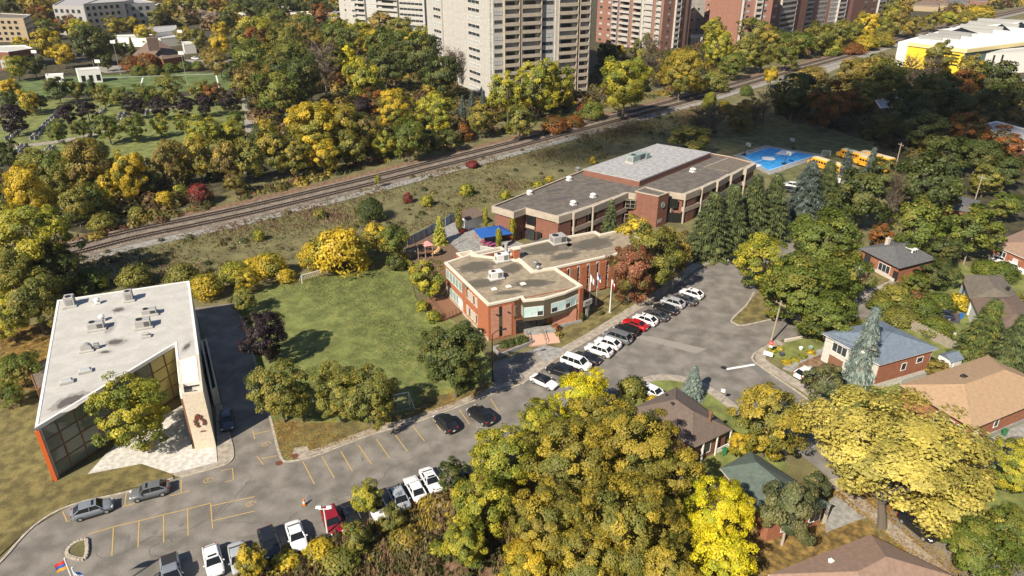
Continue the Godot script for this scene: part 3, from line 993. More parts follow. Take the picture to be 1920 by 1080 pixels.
# a window: frame proud of the wall, pane behind it, sill; at: wall transform, x: left edge, y: sill
func window(o: Node3D, at: Transform3D, x: float, y: float, w: float, h: float, frame: Material, glass: Material, bars := 1, rows := 1, called := "window", proud := 0.06) -> void:
	var key := "win_%.2f_%.2f_%d_%d_%.2f" % [w, h, bars, rows, proud]
	if not shapes.has(key):
		var f := Geo.new()
		var t := minf(0.09, w * 0.12)
		f.box(Vector3(w / 2, -t, 0), Vector3(w + t * 2, t, proud * 2.4))
		f.box(Vector3(w / 2, h, 0), Vector3(w + t * 2, t, proud * 2))
		f.box(Vector3(-t / 2, 0, 0), Vector3(t, h, proud * 2))
		f.box(Vector3(w + t / 2, 0, 0), Vector3(t, h, proud * 2))
		for k in bars - 1:
			f.box(Vector3(w * (k + 1) / bars, 0, 0), Vector3(t * 0.8, h, proud * 1.7))
		for k in rows - 1:
			f.box(Vector3(w / 2, h * (k + 1) / rows - t * 0.4, 0), Vector3(w, t * 0.8, proud * 1.6))
		var p := Geo.new()
		p.quad(Vector3(0, 0, proud * 0.4), Vector3(w, 0, proud * 0.4), Vector3(w, h, proud * 0.4), Vector3(0, h, proud * 0.4))
		shapes[key] = [f.mesh(), p.mesh()]
	var win := put(called, shapes[key][0], frame, o, at * Transform3D(Basis.IDENTITY, Vector3(x, y, 0.0)))
	put("pane", shapes[key][1], glass, win)


func panel(called: String, o: Node3D, at: Transform3D, p: Vector3, s: Vector3, m: Material, e := 0.0) -> MeshInstance3D:   # a box on a wall: p is its lower left corner in wall axes
	var g := Geo.new()
	if e > 0.0:
		g.soft_box(Vector3(p.x + s.x / 2, p.y, p.z + s.z / 2), s, e)
	else:
		g.box(Vector3(p.x + s.x / 2, p.y, p.z + s.z / 2), s)
	return obj(called, g, m, o, at)


# a house with a hipped roof: q are its four eave corners in turn, ridge: share of the long side that the ridge runs
func hip_house(called: String, label: String, q: Array, eave: float, rise: float, wall: Material, roof: Material, fascia: Material, ridge := 0.5, over := 0.45) -> Node3D:
	var c: Vector2 = (q[0] + q[1] + q[2] + q[3]) / 4.0
	var o := thing(called, label, "house")
	var poly := PackedVector2Array(q)
	var g := Geo.new()
	g.sides(grown(poly, -over), 0.0, eave)
	obj("wall", g, wall, o)
	g = Geo.new()
	g.sides(poly, eave - 0.02, eave + 0.16)
	g.sides(grown(poly, -over), eave - 0.02, eave + 0.0, true)
	g.ring(poly, grown(poly, -over), eave - 0.02)
	obj("fascia", g, fascia, o)
	g = Geo.new()
	var along := 0 if (q[1] - q[0]).length() + (q[3] - q[2]).length() > (q[2] - q[1]).length() + (q[0] - q[3]).length() else 1
	var m0: Vector2 = (q[(along + 3) % 4] + q[along]) / 2.0
	var m1: Vector2 = (q[along + 1] + q[(along + 2) % 4]) / 2.0
	var r0 := m0.lerp(m1, 0.5 - ridge / 2)
	var r1 := m0.lerp(m1, 0.5 + ridge / 2)
	var y := eave + 0.16
	var lift := func(p: Vector2, yy: float) -> Vector3: return Vector3(p.x, yy, p.y)
	var pts := []
	for k in 4:
		pts.append(lift.call(grown(poly, 0.06)[(along + k) % 4], y))
	var R0: Vector3 = lift.call(r0, y + rise)
	var R1: Vector3 = lift.call(r1, y + rise)
	for f in [[pts[0], pts[1], R1, R0], [pts[2], pts[3], R0, R1]]:
		if (f[1] - f[0]).cross(f[2] - f[0]).y > 0.0:
			g.quad(f[0], f[1], f[2], f[3])
		else:
			g.quad(f[3], f[2], f[1], f[0])
	for f in [[pts[1], pts[2], R1], [pts[3], pts[0], R0]]:
		if (f[1] - f[0]).cross(f[2] - f[0]).y > 0.0:
			g.tri(f[0], f[1], f[2])
		else:
			g.tri(f[0], f[2], f[1])
	obj("roof", g, roof, o)
	g = Geo.new()
	g.tube(R0, R1, 0.07, 0.07, 5)
	for e in [[R0, pts[0]], [R0, pts[3]], [R1, pts[1]], [R1, pts[2]]]:
		g.tube(e[0], e[1], 0.06, 0.05, 5)
	obj("ridge_cap", g, roof, o)
	o.set_meta("walls", grown(poly, -over))
	return o


func wall_of(o: Node3D, i: int) -> Transform3D:
	var w: PackedVector2Array = o.get_meta("walls")
	return face(w[i], w[(i + 1) % 4])


func roof_vent(o: Node3D, p: Vector3, m: Material, size := 0.6, turn := 0.4) -> void:
	var g := Geo.new()
	g.t = Transform3D(Basis(UP, turn), p)
	g.box(Vector3(0, -0.25, 0), Vector3(size * 0.8, 0.4, size * 0.8))
	g.soft_box(Vector3(0, 0.15, 0), Vector3(size, 0.2, size), 0.08)
	obj("roof_vent", g, m, o)


func chimney(o: Node3D, p: Vector3, m: Material, s := Vector3(0.7, 1.8, 0.7), turn := 0.4) -> void:
	var g := Geo.new()
	g.t = Transform3D(Basis(UP, turn), p)
	g.box(Vector3(0, -0.8, 0), s)
	g.box(Vector3(0, s.y - 0.8, 0), Vector3(s.x + 0.14, 0.12, s.z + 0.14))
	g.box(Vector3(0, s.y - 0.68, 0), Vector3(s.x * 0.5, 0.25, s.z * 0.5))
	obj("chimney", g, m, o)


# an air handler on a flat roof: a box on a curb with a fan, louvres and panels; it stands on the roof and is a thing of its own
func roof_unit(label: String, p: Vector3, s: Vector3, turn: float, body: Material, group := "", fan := true) -> Node3D:
	var o := thing("rooftop_unit", label, "roof unit", p, turn, group)
	var g := Geo.new()
	g.box(Vector3.ZERO, Vector3(s.x + 0.5, 0.22, s.z + 0.5))
	obj("curb", g, M.white_membrane, o)
	g = Geo.new()
	g.soft_box(Vector3(0, 0.22, 0), s, 0.06)
	obj("casing", g, body, o)
	if fan:
		g = Geo.new()
		g.t = Transform3D(Basis.IDENTITY, Vector3(-s.x * 0.22, 0.22 + s.y, 0))
		var r := minf(s.x, s.z) * 0.3
		g.lathe([[r, 0.0], [r, 0.1], [r * 0.85, 0.1], [r * 0.8, 0.02], [0.0, 0.02]], 14)
		obj("fan", g, M.dark_metal, o)
	for k in 4:
		g = Geo.new()
		g.box(Vector3(s.x * 0.25, 0.35 + k * (s.y - 0.3) / 4, s.z / 2 + 0.01), Vector3(s.x * 0.36, (s.y - 0.3) / 7, 0.04))
		obj("louvre", g, M.dark_metal, o)
	g = Geo.new()
	g.box(Vector3(-s.x / 2 - 0.02, 0.35, 0), Vector3(0.05, s.y * 0.6, s.z * 0.6))
	obj("access_panel", g, M.grey_metal, o)
	return o


func roof_cap(label: String, p: Vector3, r: float, m: Material, group: String) -> Node3D:
	var o := thing("roof_ventilator", label, "roof vent", p, 0.0, group)
	var g := Geo.new()
	g.box(Vector3.ZERO, Vector3(r * 1.7, 0.3, r * 1.7), 0.6)
	obj("base", g, m, o)
	g = Geo.new()
	g.lathe([[r * 0.55, 0.3], [r * 0.55, 0.55], [r, 0.6], [r * 1.05, 0.8], [r * 0.6, 1.0], [0.0, 1.05]], 12)
	obj("cowl", g, m, o)
	return o


# dirt on a roof or road: ragged patches one in another, each a film thinner than the last
func stain(parent: Node3D, p: Vector3, a: float, b: float, turn: float, m: Array, rng_seed: int, y := 0.006) -> void:
	var rng := RandomNumberGenerator.new()
	rng.seed = rng_seed
	for k in m.size():
		var g := Geo.new()
		var poly := PackedVector2Array()
		var f := 1.0 - 0.27 * k
		for i in 30:
			var t := TAU * i / 30
			var s := f * rng.randf_range(0.72, 1.06)
			poly.append(Vector2(cos(t) * a * s, sin(t) * b * s))
		g.t = Transform3D(Basis(UP, turn), p + Vector3(0, y * (k + 1), 0))
		g.cap(poly, 0.0)
		obj("stain", g, m[k], parent)


# one tower block. a, b: foot of the seen front from left to right; bays: [kind, share of the front]
func tower_front(o: Node3D, a: Vector2, b: Vector2, floors: int, rise: float, bays: Array, wall: Material, slab: Material, dark: Material) -> void:
	var at := face(a, b)
	var l := a.distance_to(b)
	var x := 0.0
	for bay in bays:
		var w: float = bay[1] * l
		var kind: String = bay[0]
		if kind == "rib":   # a plain pier standing proud
			panel("pier", o, at, Vector3(x, 0, 0), Vector3(w, floors * rise, 0.7), wall)
		elif kind == "brick":
			panel("pier", o, at, Vector3(x, 0, 0), Vector3(w, floors * rise, 0.4), M.tower_brick)
		for f in floors:
			var y := f * rise
			if kind == "window":
				window(o, at, x + w * 0.12, y + 1.0, w * 0.76, 1.25, M.white_metal if slab == M.tower_concrete else M.grey_metal, [M.window_glass, M.pale_window, M.window_glass][(f * 7 + int(x)) % 3], 3, 1, "window", 0.09)
			elif kind == "small":
				window(o, at, x + w * 0.34, y + 1.1, w * 0.32, 1.2, M.grey_metal, [M.window_glass, M.pale_window][(f * 5 + int(x)) % 2], 1, 1, "window", 0.08)
			elif kind == "band":
				window(o, at, x + w * 0.03, y + 1.0, w * 0.94, 1.3, M.white_metal, [M.window_glass, M.pale_window, M.pale_window][(f * 3 + int(x)) % 3], 6, 1, "window", 0.09)
				panel("spandrel", o, at, Vector3(x, y - 0.35, 0.0), Vector3(w, 0.75, 0.12), slab)
			elif kind == "balcony":
				balcony(o, at, x, y, w, rise, slab, dark, (f * 3 + int(x)) % 4)
		x += w


func balcony(o: Node3D, at: Transform3D, x: float, y: float, w: float, rise: float, slab: Material, dark: Material, look: int) -> void:
	var key := "balcony_%.2f_%.2f" % [w, rise]
	if not shapes.has(key):
		var g := Geo.new()
		g.box(Vector3(w / 2, -0.05, 0.7), Vector3(w, 0.28, 1.4))
		g.box(Vector3(w / 2, 0.23, 1.34), Vector3(w, 1.1, 0.12))
		g.box(Vector3(0.06, 0.18, 0.75), Vector3(0.12, rise - 0.2, 1.4))
		g.box(Vector3(w - 0.06, 0.18, 0.75), Vector3(0.12, rise - 0.2, 1.4))
		var d := Geo.new()
		d.quad(Vector3(w * 0.2, 0.25, 0.06), Vector3(w * 0.75, 0.25, 0.06), Vector3(w * 0.75, rise - 0.6, 0.06), Vector3(w * 0.2, rise - 0.6, 0.06))
		shapes[key] = [g.mesh(), d.mesh()]
	var b := put("balcony", shapes[key][0], slab, o, at * Transform3D(Basis.IDENTITY, Vector3(x, y, 0)))
	put("balcony_door", shapes[key][1], [dark, M.window_glass, M.curtain, M.window_glass][look], b)


func light_pole(called: String, label: String, at: Vector3, h: float, reach: Vector3, m: Material, group := "") -> Node3D:
	var o := thing(called, label, "lamp post", at, 0.0, group)
	var g := Geo.new()
	g.tube(Vector3.ZERO, Vector3(0, h, 0), 0.12, 0.07, 8)
	g.box(Vector3.ZERO, Vector3(0.45, 0.25, 0.45))
	obj("pole", g, m, o)
	if reach.length() > 0.1:
		g = Geo.new()
		var p := Vector3(0, h, 0)
		for k in 5:
			var t := (k + 1) / 5.0
			var q := Vector3(0, h + 0.7 * sin(t * PI * 0.55), 0) + reach * t
			g.tube(p, q, 0.06, 0.055, 6)
			p = q
		obj("arm", g, m, o)
		g = Geo.new()
		g.t = Transform3D(Basis(UP, atan2(-reach.z, reach.x)), p)
		g.soft_box(Vector3(0.25, -0.12, 0), Vector3(0.75, 0.18, 0.32), 0.06)
		obj("lamp_head", g, m, o)
	return o


func utility_pole(label: String, at: Vector3, h: float, turn: float, transformers := 0, lean := Vector3.ZERO) -> Node3D:
	var o := thing("utility_pole", label, "utility pole", at, turn)
	var g := Geo.new()
	g.tube(Vector3.ZERO, Vector3(0, h, 0) + lean, 0.17, 0.12, 8)
	obj("pole", g, M.pole_wood, o)
	g = Geo.new()
	g.box(Vector3(lean.x, h - 0.7, lean.z), Vector3(0.12, 0.14, 2.2))
	for k in 4:
		g.box(Vector3(lean.x, h - 0.56, lean.z - 0.95 + k * 0.63), Vector3(0.08, 0.2, 0.08))
	obj("crossarm", g, M.pole_wood, o)
	for k in transformers:
		g = Geo.new()
		g.t = Transform3D(Basis.IDENTITY, Vector3(lean.x * 0.8, h - 2.3, lean.z - 0.45 + k * 0.9))
		g.lathe([[0.0, 0.0], [0.3, 0.0], [0.32, 0.1], [0.32, 0.95], [0.2, 1.08], [0.0, 1.1]], 10)
		obj("transformer", g, M.white_metal, o)
	return o


func wheelie_bin(at: Vector3, turn: float, m: Material, label: String) -> Node3D:
	var o := thing("wheelie_bin", label, "bin", at, turn)
	var g := Geo.new()
	g.tube(Vector3(0, 0.1, 0), Vector3(0, 1.0, 0), 0.32, 0.42, 4)
	obj("body", g, m, o)
	g = Geo.new()
	g.soft_box(Vector3(0.03, 1.0, 0), Vector3(0.72, 0.1, 0.66), 0.04)
	obj("lid", g, m, o)
	for s in [1.0, -1.0]:
		g = Geo.new()
		g.t = Transform3D(Basis(Vector3.RIGHT, PI / 2), Vector3(-0.28, 0.12, s * 0.24))
		g.lathe([[0.12, -0.04], [0.12, 0.04], [0, 0.04]], 8)
		obj("wheel", g, M.tyre, o)
	return o


func _ready() -> void:
	# camera,sky,sun,exposure
	var cam:=Camera3D.new()
	cam.name="camera"
	cam.position=Vector3(0,64,0)
	cam.rotation_degrees=Vector3(-26.9,0,0)
	cam.fov=43.9
	cam.near=1.0
	cam.far=9000.0
	add_child(cam)
	var sky:=ProceduralSkyMaterial.new()
	sky.sky_top_color=Color(0.4,0.5,0.66)
	sky.sky_horizon_color=Color(0.77,0.79,0.82)
	sky.sky_curve=0.12
	sky.ground_bottom_color=Color(0.3,0.29,0.24)
	sky.ground_horizon_color=Color(0.5,0.5,0.46)
	sky.sky_energy_multiplier=0.72
	var env:=Environment.new()
	env.background_mode=Environment.BG_SKY
	env.sky=Sky.new()
	env.sky.sky_material=sky
	env.tonemap_mode=Environment.TONE_MAPPER_LINEAR
	env.tonemap_exposure=1.83
	env.fog_enabled=true
	env.fog_density=0.00005
	env.fog_light_color=Color(0.86,0.88,0.92)
	env.sdfgi_enabled=true
	env.ssao_enabled=true
	env.ssil_enabled=true
	var we:=WorldEnvironment.new()
	we.name="world"
	we.environment=env
	add_child(we)
	var sun:=DirectionalLight3D.new()
	sun.name="sun"
	sun.light_energy=1.38
	sun.light_color=Color(1.0,0.955,0.88)
	sun.light_angular_distance=0.55
	sun.shadow_enabled=true
	sun.directional_shadow_max_distance=800.0
	sun.transform=Transform3D(Basis.looking_at(Vector3(sin(deg_to_rad(37.0))*cos(deg_to_rad(40.0)),-sin(deg_to_rad(40.0)),-cos(deg_to_rad(37.0))*cos(deg_to_rad(40.0)))),Vector3(-60,90,60))
	add_child(sun)
	make_materials()
	ground()
	railway()
	markings()
	church()
	brick_school()
	long_school()
	apartment_towers()
	arena()
	houses()
	far_town()
	vehicles()
	playground()
	street_things()
	plant_0()
	plant_1()
	plant_2()
	plant_3()
	plant_4()
	plant_5()
	plant_6()
	forked_maple()
	ground_cover()
	clouds()


func clouds() -> void:
	var blob:=FastNoiseLite.new()
	blob.seed=4
	blob.frequency=0.9
	var sp:=SphereMesh.new()
	sp.radial_segments=48
	sp.rings=24
	var src:=sp.get_mesh_arrays()
	var m:=plain("cloud",Color(0.95,0.95,0.95,0.5),1.0)
	m.transparency=BaseMaterial3D.TRANSPARENCY_ALPHA
	var k:=0
	var travel:=Vector3(sin(deg_to_rad(37.0)),-tan(deg_to_rad(40.0)),-cos(deg_to_rad(37.0)))
	var c:=thing("cloud","small white fair weather cloud high over the houses","cloud")
	c.set_meta("kind","structure")
	for q in [[Vector3(41.08,0.0,-235.9),20,14],[Vector3(62.35,0.0,-251.4),26,16],[Vector3(78.58,0.0,-235.9),30,20],[Vector3(100.14,0.0,-251.4),34,26],[Vector3(129.44,0.0,-271.4),36,28],[Vector3(151.8,0.0,-275.8),36,20],[Vector3(165.2,0.0,-263.1),34,22],[Vector3(177.6,0.0,-251.4),34,22],[Vector3(105.07,0.0,-230.7),28,16],[Vector3(134.51,0.0,-240.7),28,20],[Vector3(23.65,0.0,-221.4),16,9]]:
		var v: PackedVector3Array=src[Mesh.ARRAY_VERTEX].duplicate()
		for i in v.size():
			v[i] *= 2.0*(1.0+0.55*blob.get_noise_3d(v[i].x*3.0+k*5.0,v[i].y*3.0,v[i].z*3.0))
		var arr:=src.duplicate()
		arr[Mesh.ARRAY_VERTEX]=v
		var am:=ArrayMesh.new()
		am.add_surface_from_arrays(Mesh.PRIMITIVE_TRIANGLES,arr)
		var at: Vector3=q[0] - travel*(760.0/tan(deg_to_rad(40.0)))
		put("puff",am,m,c,Transform3D(Basis.from_scale(Vector3(q[1],9.0,q[2])),at))
		k += 1


func forked_maple() -> void:
	var o:=thing("silver_maple","huge pale yellow tree with a forked trunk","tree",Vector3(44.02,0.0,-62.97))
	var c:=Vector3(45.69,9.2,-66.24) - Vector3(44.02,0.0,-62.97)
	var r:=11.2
	put("crown",crown_mesh("pale","open",3,30000,0.021),M.leaf,o,Transform3D(Basis.from_scale(Vector3(r*1.04,6.6,r)),c))
	var g:=Geo.new()
	var top:=c+Vector3(-3.0,-4.5,2.0)
	top=Vector3(top.x*0.45,3.4,top.z*0.45)
	g.tube(Vector3.ZERO,top*Vector3(0.4,0.5,0.4),0.62,0.5,9)
	g.tube(top*Vector3(0.4,0.5,0.4),top,0.5,0.42,9)
	for k in 7:
		var a:=TAU*k/7.0
		var e:=c+Vector3(cos(a)*r*0.5,-1.0,sin(a)*r*0.45)
		var m:=top.lerp(e,0.5)+Vector3(0,0.8,0)
		g.tube(top,m,0.27,0.17,7)
		g.tube(m,e,0.17,0.07,6)
		g.tube(m,e+Vector3(cos(a+0.8),0.6,sin(a+0.8))*2.5,0.1,0.04,5)
	obj("trunk",g,M.bark,o)


func sheet(called: String,poly: PackedVector2Array,y: float,m: Material,label:="",category:="") -> MeshInstance3D:
	var g:=Geo.new()
	g.cap(poly,y)
	return struct(called,g,m,label,category)


func slab(called: String,poly: PackedVector2Array,y: float,m: Material,label:="",category:="") -> MeshInstance3D:
	var g:=Geo.new()
	g.prism(poly,-0.05,y)
	return struct(called,g,m,label,category)


const ROAD:=0.05
const LAWN:=0.14
const WALK:=0.18


func ground() -> void:
	var g:=Geo.new()
	for i in 24:
		for j in 24:
			var x:=-3600.0+i*300.0
			var z:=-6600.0+j*300.0
			g.quad(Vector3(x,0,z+300),Vector3(x+300,0,z+300),Vector3(x+300,0,z),Vector3(x,0,z))
	struct("ground",g,M.weeds_ground,"weedy olive brown ground under the whole district","ground")
	# woods and yards beyond the railway
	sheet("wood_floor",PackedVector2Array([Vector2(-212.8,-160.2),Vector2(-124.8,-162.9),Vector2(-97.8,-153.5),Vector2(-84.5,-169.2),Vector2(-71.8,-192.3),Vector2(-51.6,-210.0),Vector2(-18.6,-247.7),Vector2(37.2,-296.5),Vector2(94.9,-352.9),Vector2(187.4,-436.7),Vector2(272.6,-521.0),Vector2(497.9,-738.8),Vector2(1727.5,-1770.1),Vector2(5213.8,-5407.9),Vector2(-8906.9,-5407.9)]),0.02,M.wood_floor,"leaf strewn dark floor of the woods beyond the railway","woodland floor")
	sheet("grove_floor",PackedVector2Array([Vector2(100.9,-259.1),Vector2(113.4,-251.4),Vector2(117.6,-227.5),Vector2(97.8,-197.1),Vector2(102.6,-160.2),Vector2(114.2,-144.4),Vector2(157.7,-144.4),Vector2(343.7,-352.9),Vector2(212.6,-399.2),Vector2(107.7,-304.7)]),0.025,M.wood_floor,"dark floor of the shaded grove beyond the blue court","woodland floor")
	# asphalt
	sheet("car_park",PackedVector2Array([Vector2(-59.8,-49.2),Vector2(-58.6,-53.8),Vector2(-57.6,-57.6),Vector2(-57.0,-63.0),Vector2(-54.5,-66.5),Vector2(-48.7,-68.8),Vector2(-43.9,-71.3),Vector2(-40.6,-72.8),Vector2(-37.4,-74.7),Vector2(-39.3,-79.3),Vector2(-47.4,-95.9),Vector2(-59.7,-118.0),Vector2(-52.4,-119.7),Vector2(-44.5,-104.1),Vector2(-35.0,-83.8),Vector2(-31.1,-75.6),Vector2(-29.6,-74.7),Vector2(-26.0,-76.1),Vector2(-19.5,-80.5),Vector2(-12.4,-84.0),Vector2(-4.8,-89.0),Vector2(1.2,-92.7),Vector2(8.9,-101.0),Vector2(12.0,-87.4),Vector2(2.9,-76.5),Vector2(-5.5,-70.7),Vector2(-13.1,-66.0),Vector2(-19.1,-63.0),Vector2(-26.0,-60.5),Vector2(-29.7,-58.5),Vector2(-29.4,-49.2)]),ROAD,M.asphalt,"worn grey asphalt car park with yellow stall lines","car park")
	sheet("street",PackedVector2Array([Vector2(1.2,-92.7),Vector2(7.6,-101.5),Vector2(20.7,-115.7),Vector2(37.7,-134.0),Vector2(43.5,-137.4),Vector2(52.4,-146.4),Vector2(67.9,-163.7),Vector2(80.3,-181.1),Vector2(91.7,-197.1),Vector2(97.2,-192.3),Vector2(81.9,-169.2),Vector2(66.4,-148.8),Vector2(55.0,-136.1),Vector2(48.7,-128.5),Vector2(49.2,-121.6),Vector2(62.0,-122.7),Vector2(71.8,-126.2),Vector2(79.5,-122.7),Vector2(76.2,-116.3),Vector2(66.7,-114.9),Vector2(57.3,-111.0),Vector2(48.2,-106.9),Vector2(42.8,-104.4),Vector2(40.5,-102.0),Vector2(39.9,-99.1),Vector2(44.1,-90.4),Vector2(48.1,-80.5),Vector2(51.6,-72.2),Vector2(55.5,-61.3),Vector2(57.4,-53.8),Vector2(48.0,-52.5),Vector2(46.0,-58.5),Vector2(44.0,-64.7),Vector2(41.4,-71.2),Vector2(36.5,-81.7),Vector2(34.2,-85.8),Vector2(30.6,-91.8),Vector2(27.9,-94.4),Vector2(23.8,-95.2),Vector2(20.2,-94.1),Vector2(17.2,-90.8),Vector2(10.7,-82.3)]),ROAD+0.01,M.asphalt,"wide pale asphalt street before the schools","street")
	sheet("asphalt_patch",PackedVector2Array([Vector2(17.4,-109.1),Vector2(20.7,-109.1),Vector2(33.0,-103.2),Vector2(30.8,-101.8)]),ROAD+0.016,M.pale_asphalt)
	sheet("asphalt_patch",PackedVector2Array([Vector2(37.8,-99.1),Vector2(39.8,-99.7),Vector2(41.6,-95.6),Vector2(39.9,-95.0)]),ROAD+0.016,M.asphalt_patch)
	sheet("asphalt_patch",PackedVector2Array([Vector2(33.6,-88.7),Vector2(36.0,-90.4),Vector2(37.9,-86.1),Vector2(35.5,-83.5)]),ROAD+0.016,M.asphalt_patch)
	sheet("school_forecourt",PackedVector2Array([Vector2(-3.1,-99.1),Vector2(3.6,-103.2),Vector2(8.0,-107.2),Vector2(5.6,-98.9),Vector2(1.3,-94.4),Vector2(-1.7,-91.5),Vector2(-3.6,-89.4)]),ROAD+0.02,M.asphalt,"small asphalt forecourt before the brick school steps","forecourt")
	# lawns
	var lawn:=PackedVector2Array([Vector2(-52.4,-119.7),Vector2(-44.6,-104.4),Vector2(-35.0,-83.8),Vector2(-31.2,-75.7),Vector2(-29.5,-75.0),Vector2(-26.1,-76.5),Vector2(-19.6,-80.8),Vector2(-12.4,-84.4),Vector2(-4.9,-89.4),Vector2(-2.9,-92.7),Vector2(-3.0,-97.5),Vector2(-7.5,-108.5),Vector2(-11.7,-114.1),Vector2(-15.7,-115.3),Vector2(-18.5,-121.6),Vector2(-20.7,-131.0),Vector2(-24.7,-140.1),Vector2(-31.4,-142.1),Vector2(-36.5,-138.7),Vector2(-43.8,-132.2),Vector2(-48.6,-126.2)])
	slab("lawn",lawn,LAWN,M.lawn,"mown green lawn between church and brick school","lawn")
	sheet("dry_lawn",PackedVector2Array([Vector2(-34.7,-83.5),Vector2(-31.1,-75.8),Vector2(-29.5,-75.1),Vector2(-26.1,-76.6),Vector2(-19.6,-80.9),Vector2(-12.5,-84.5),Vector2(-4.9,-89.5),Vector2(-3.2,-92.7),Vector2(-3.8,-93.7),Vector2(-6.6,-90.8),Vector2(-13.0,-89.4),Vector2(-14.9,-85.4),Vector2(-20.1,-83.5),Vector2(-27.6,-82.9),Vector2(-32.6,-84.1)]),LAWN+0.012,M.dry_lawn,"yellowed strip of lawn along the car park kerb","lawn")
	sheet("fallen_leaves_patch",PackedVector2Array([Vector2(-42.4,-133.0),Vector2(-36.6,-139.6),Vector2(-30.2,-142.1),Vector2(-29.4,-140.7),Vector2(-35.0,-137.1),Vector2(-39.5,-132.5)]),LAWN+0.012,M.leafy_ground)
	slab("church_lawn",PackedVector2Array([Vector2(-68.5,-49.2),Vector2(-60.3,-56.3),Vector2(-58.4,-58.0),Vector2(-57.3,-63.4),Vector2(-54.8,-66.9),Vector2(-49.0,-69.3),Vector2(-44.0,-71.7),Vector2(-44.5,-72.3),Vector2(-49.3,-74.2),Vector2(-55.4,-72.2),Vector2(-59.1,-70.7),Vector2(-68.0,-82.3),Vector2(-78.3,-105.8),Vector2(-82.8,-105.8),Vector2(-92.8,-99.1),Vector2(-100.5,-87.4)]),LAWN,M.dry_lawn,"yellow green lawn round the church corner","lawn")
	sheet("leafy_lawn",PackedVector2Array([Vector2(-106.8,-105.8),Vector2(-86.1,-111.3),Vector2(-82.8,-114.3),Vector2(-78.1,-104.1),Vector2(-71.8,-90.1),Vector2(-81.8,-92.9),Vector2(-94.6,-90.1)]),LAWN+0.012,M.leafy_ground,"leaf strewn ground left of the church","lawn")
	slab("school_lawn",PackedVector2Array([Vector2(5.9,-104.4),Vector2(9.4,-103.2),Vector2(14.5,-108.5),Vector2(21.7,-115.7),Vector2(29.0,-123.2),Vector2(36.8,-132.7),Vector2(35.6,-134.8),Vector2(28.9,-128.5),Vector2(21.0,-125.0),Vector2(16.4,-121.6),Vector2(12.8,-115.3),Vector2(10.1,-111.0)]),LAWN,M.dry_lawn,"yellowed lawn with flagpoles before the brick school","lawn")
	slab("verge",PackedVector2Array([Vector2(39.0,-136.9),Vector2(44.0,-139.3),Vector2(53.1,-148.8),Vector2(68.5,-165.5),Vector2(78.4,-179.9),Vector2(77.5,-183.3),Vector2(63.8,-167.3),Vector2(52.0,-153.5),Vector2(40.0,-144.4)]),LAWN,M.dry_lawn,"grass verge under the tall spruces by the long school","verge")
	slab("triangle_lawn",PackedVector2Array([Vector2(40.0,-113.3),Vector2(40.2,-112.1),Vector2(41.4,-111.5),Vector2(46.6,-113.5),Vector2(55.8,-117.3),Vector2(72.2,-127.1),Vector2(80.7,-125.0),Vector2(85.7,-141.5),Vector2(71.8,-141.5),Vector2(57.3,-133.0),Vector2(48.7,-125.0),Vector2(44.4,-119.0)]),LAWN,M.dry_lawn,"grassy corner with pale kerb under the block of trees","lawn")
	slab("corner_lawn",PackedVector2Array([Vector2(20.9,-93.1),Vector2(24.0,-94.0),Vector2(27.2,-93.2),Vector2(29.9,-90.8),Vector2(33.4,-84.1),Vector2(35.3,-78.1),Vector2(36.6,-73.3),Vector2(30.4,-71.2),Vector2(23.5,-71.2),Vector2(13.5,-74.3),Vector2(12.0,-80.5),Vector2(17.8,-90.4)]),LAWN,M.lawn,"green corner lawn round the brown roofed house","lawn")
	slab("yard",PackedVector2Array([Vector2(43.1,-102.9),Vector2(44.5,-104.1),Vector2(56.5,-109.1),Vector2(67.1,-113.7),Vector2(81.5,-113.3),Vector2(103.6,-104.1),Vector2(92.5,-71.2),Vector2(60.8,-58.9),Vector2(57.4,-63.4),Vector2(54.9,-70.7),Vector2(49.4,-83.5),Vector2(47.3,-90.1),Vector2(45.0,-97.5),Vector2(43.1,-101.0)]),LAWN,M.lawn,"yards of the blue and tan roofed houses","yard")
	slab("leafy_yard",PackedVector2Array([Vector2(34.8,-72.2),Vector2(40.4,-68.8),Vector2(43.0,-62.6),Vector2(45.1,-56.7),Vector2(46.5,-51.8),Vector2(36.9,-42.4),Vector2(21.9,-42.4),Vector2(20.5,-58.2)]),LAWN,M.leafy_ground,"leaf strewn yard before the green roofed house","yard")
	slab("garden",PackedVector2Array([Vector2(70.7,-128.5),Vector2(82.4,-134.8),Vector2(91.2,-138.7),Vector2(97.6,-136.1),Vector2(105.5,-131.0),Vector2(94.1,-113.3),Vector2(81.5,-113.3),Vector2(83.7,-119.0),Vector2(75.6,-116.9),Vector2(69.7,-121.6)]),LAWN - 0.02,M.lawn,"planted garden of the grey roofed house","garden")
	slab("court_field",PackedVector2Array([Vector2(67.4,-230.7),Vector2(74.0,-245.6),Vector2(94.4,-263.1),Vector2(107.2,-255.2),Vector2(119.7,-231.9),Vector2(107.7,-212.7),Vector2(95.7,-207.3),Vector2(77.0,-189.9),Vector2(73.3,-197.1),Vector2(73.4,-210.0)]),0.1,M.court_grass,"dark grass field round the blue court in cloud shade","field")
	slab("wild_ground",PackedVector2Array([Vector2(-30.1,-55.2),Vector2(-29.6,-58.2),Vector2(-25.9,-60.1),Vector2(-19.0,-62.6),Vector2(-13.1,-65.6),Vector2(-5.5,-70.2),Vector2(0.0,-73.3),Vector2(7.6,-62.1),Vector2(6.4,-48.0),Vector2(-28.4,-48.0)]),0.1,M.rusty_ground,"wild brown overgrown ground beside the car park","rough ground")
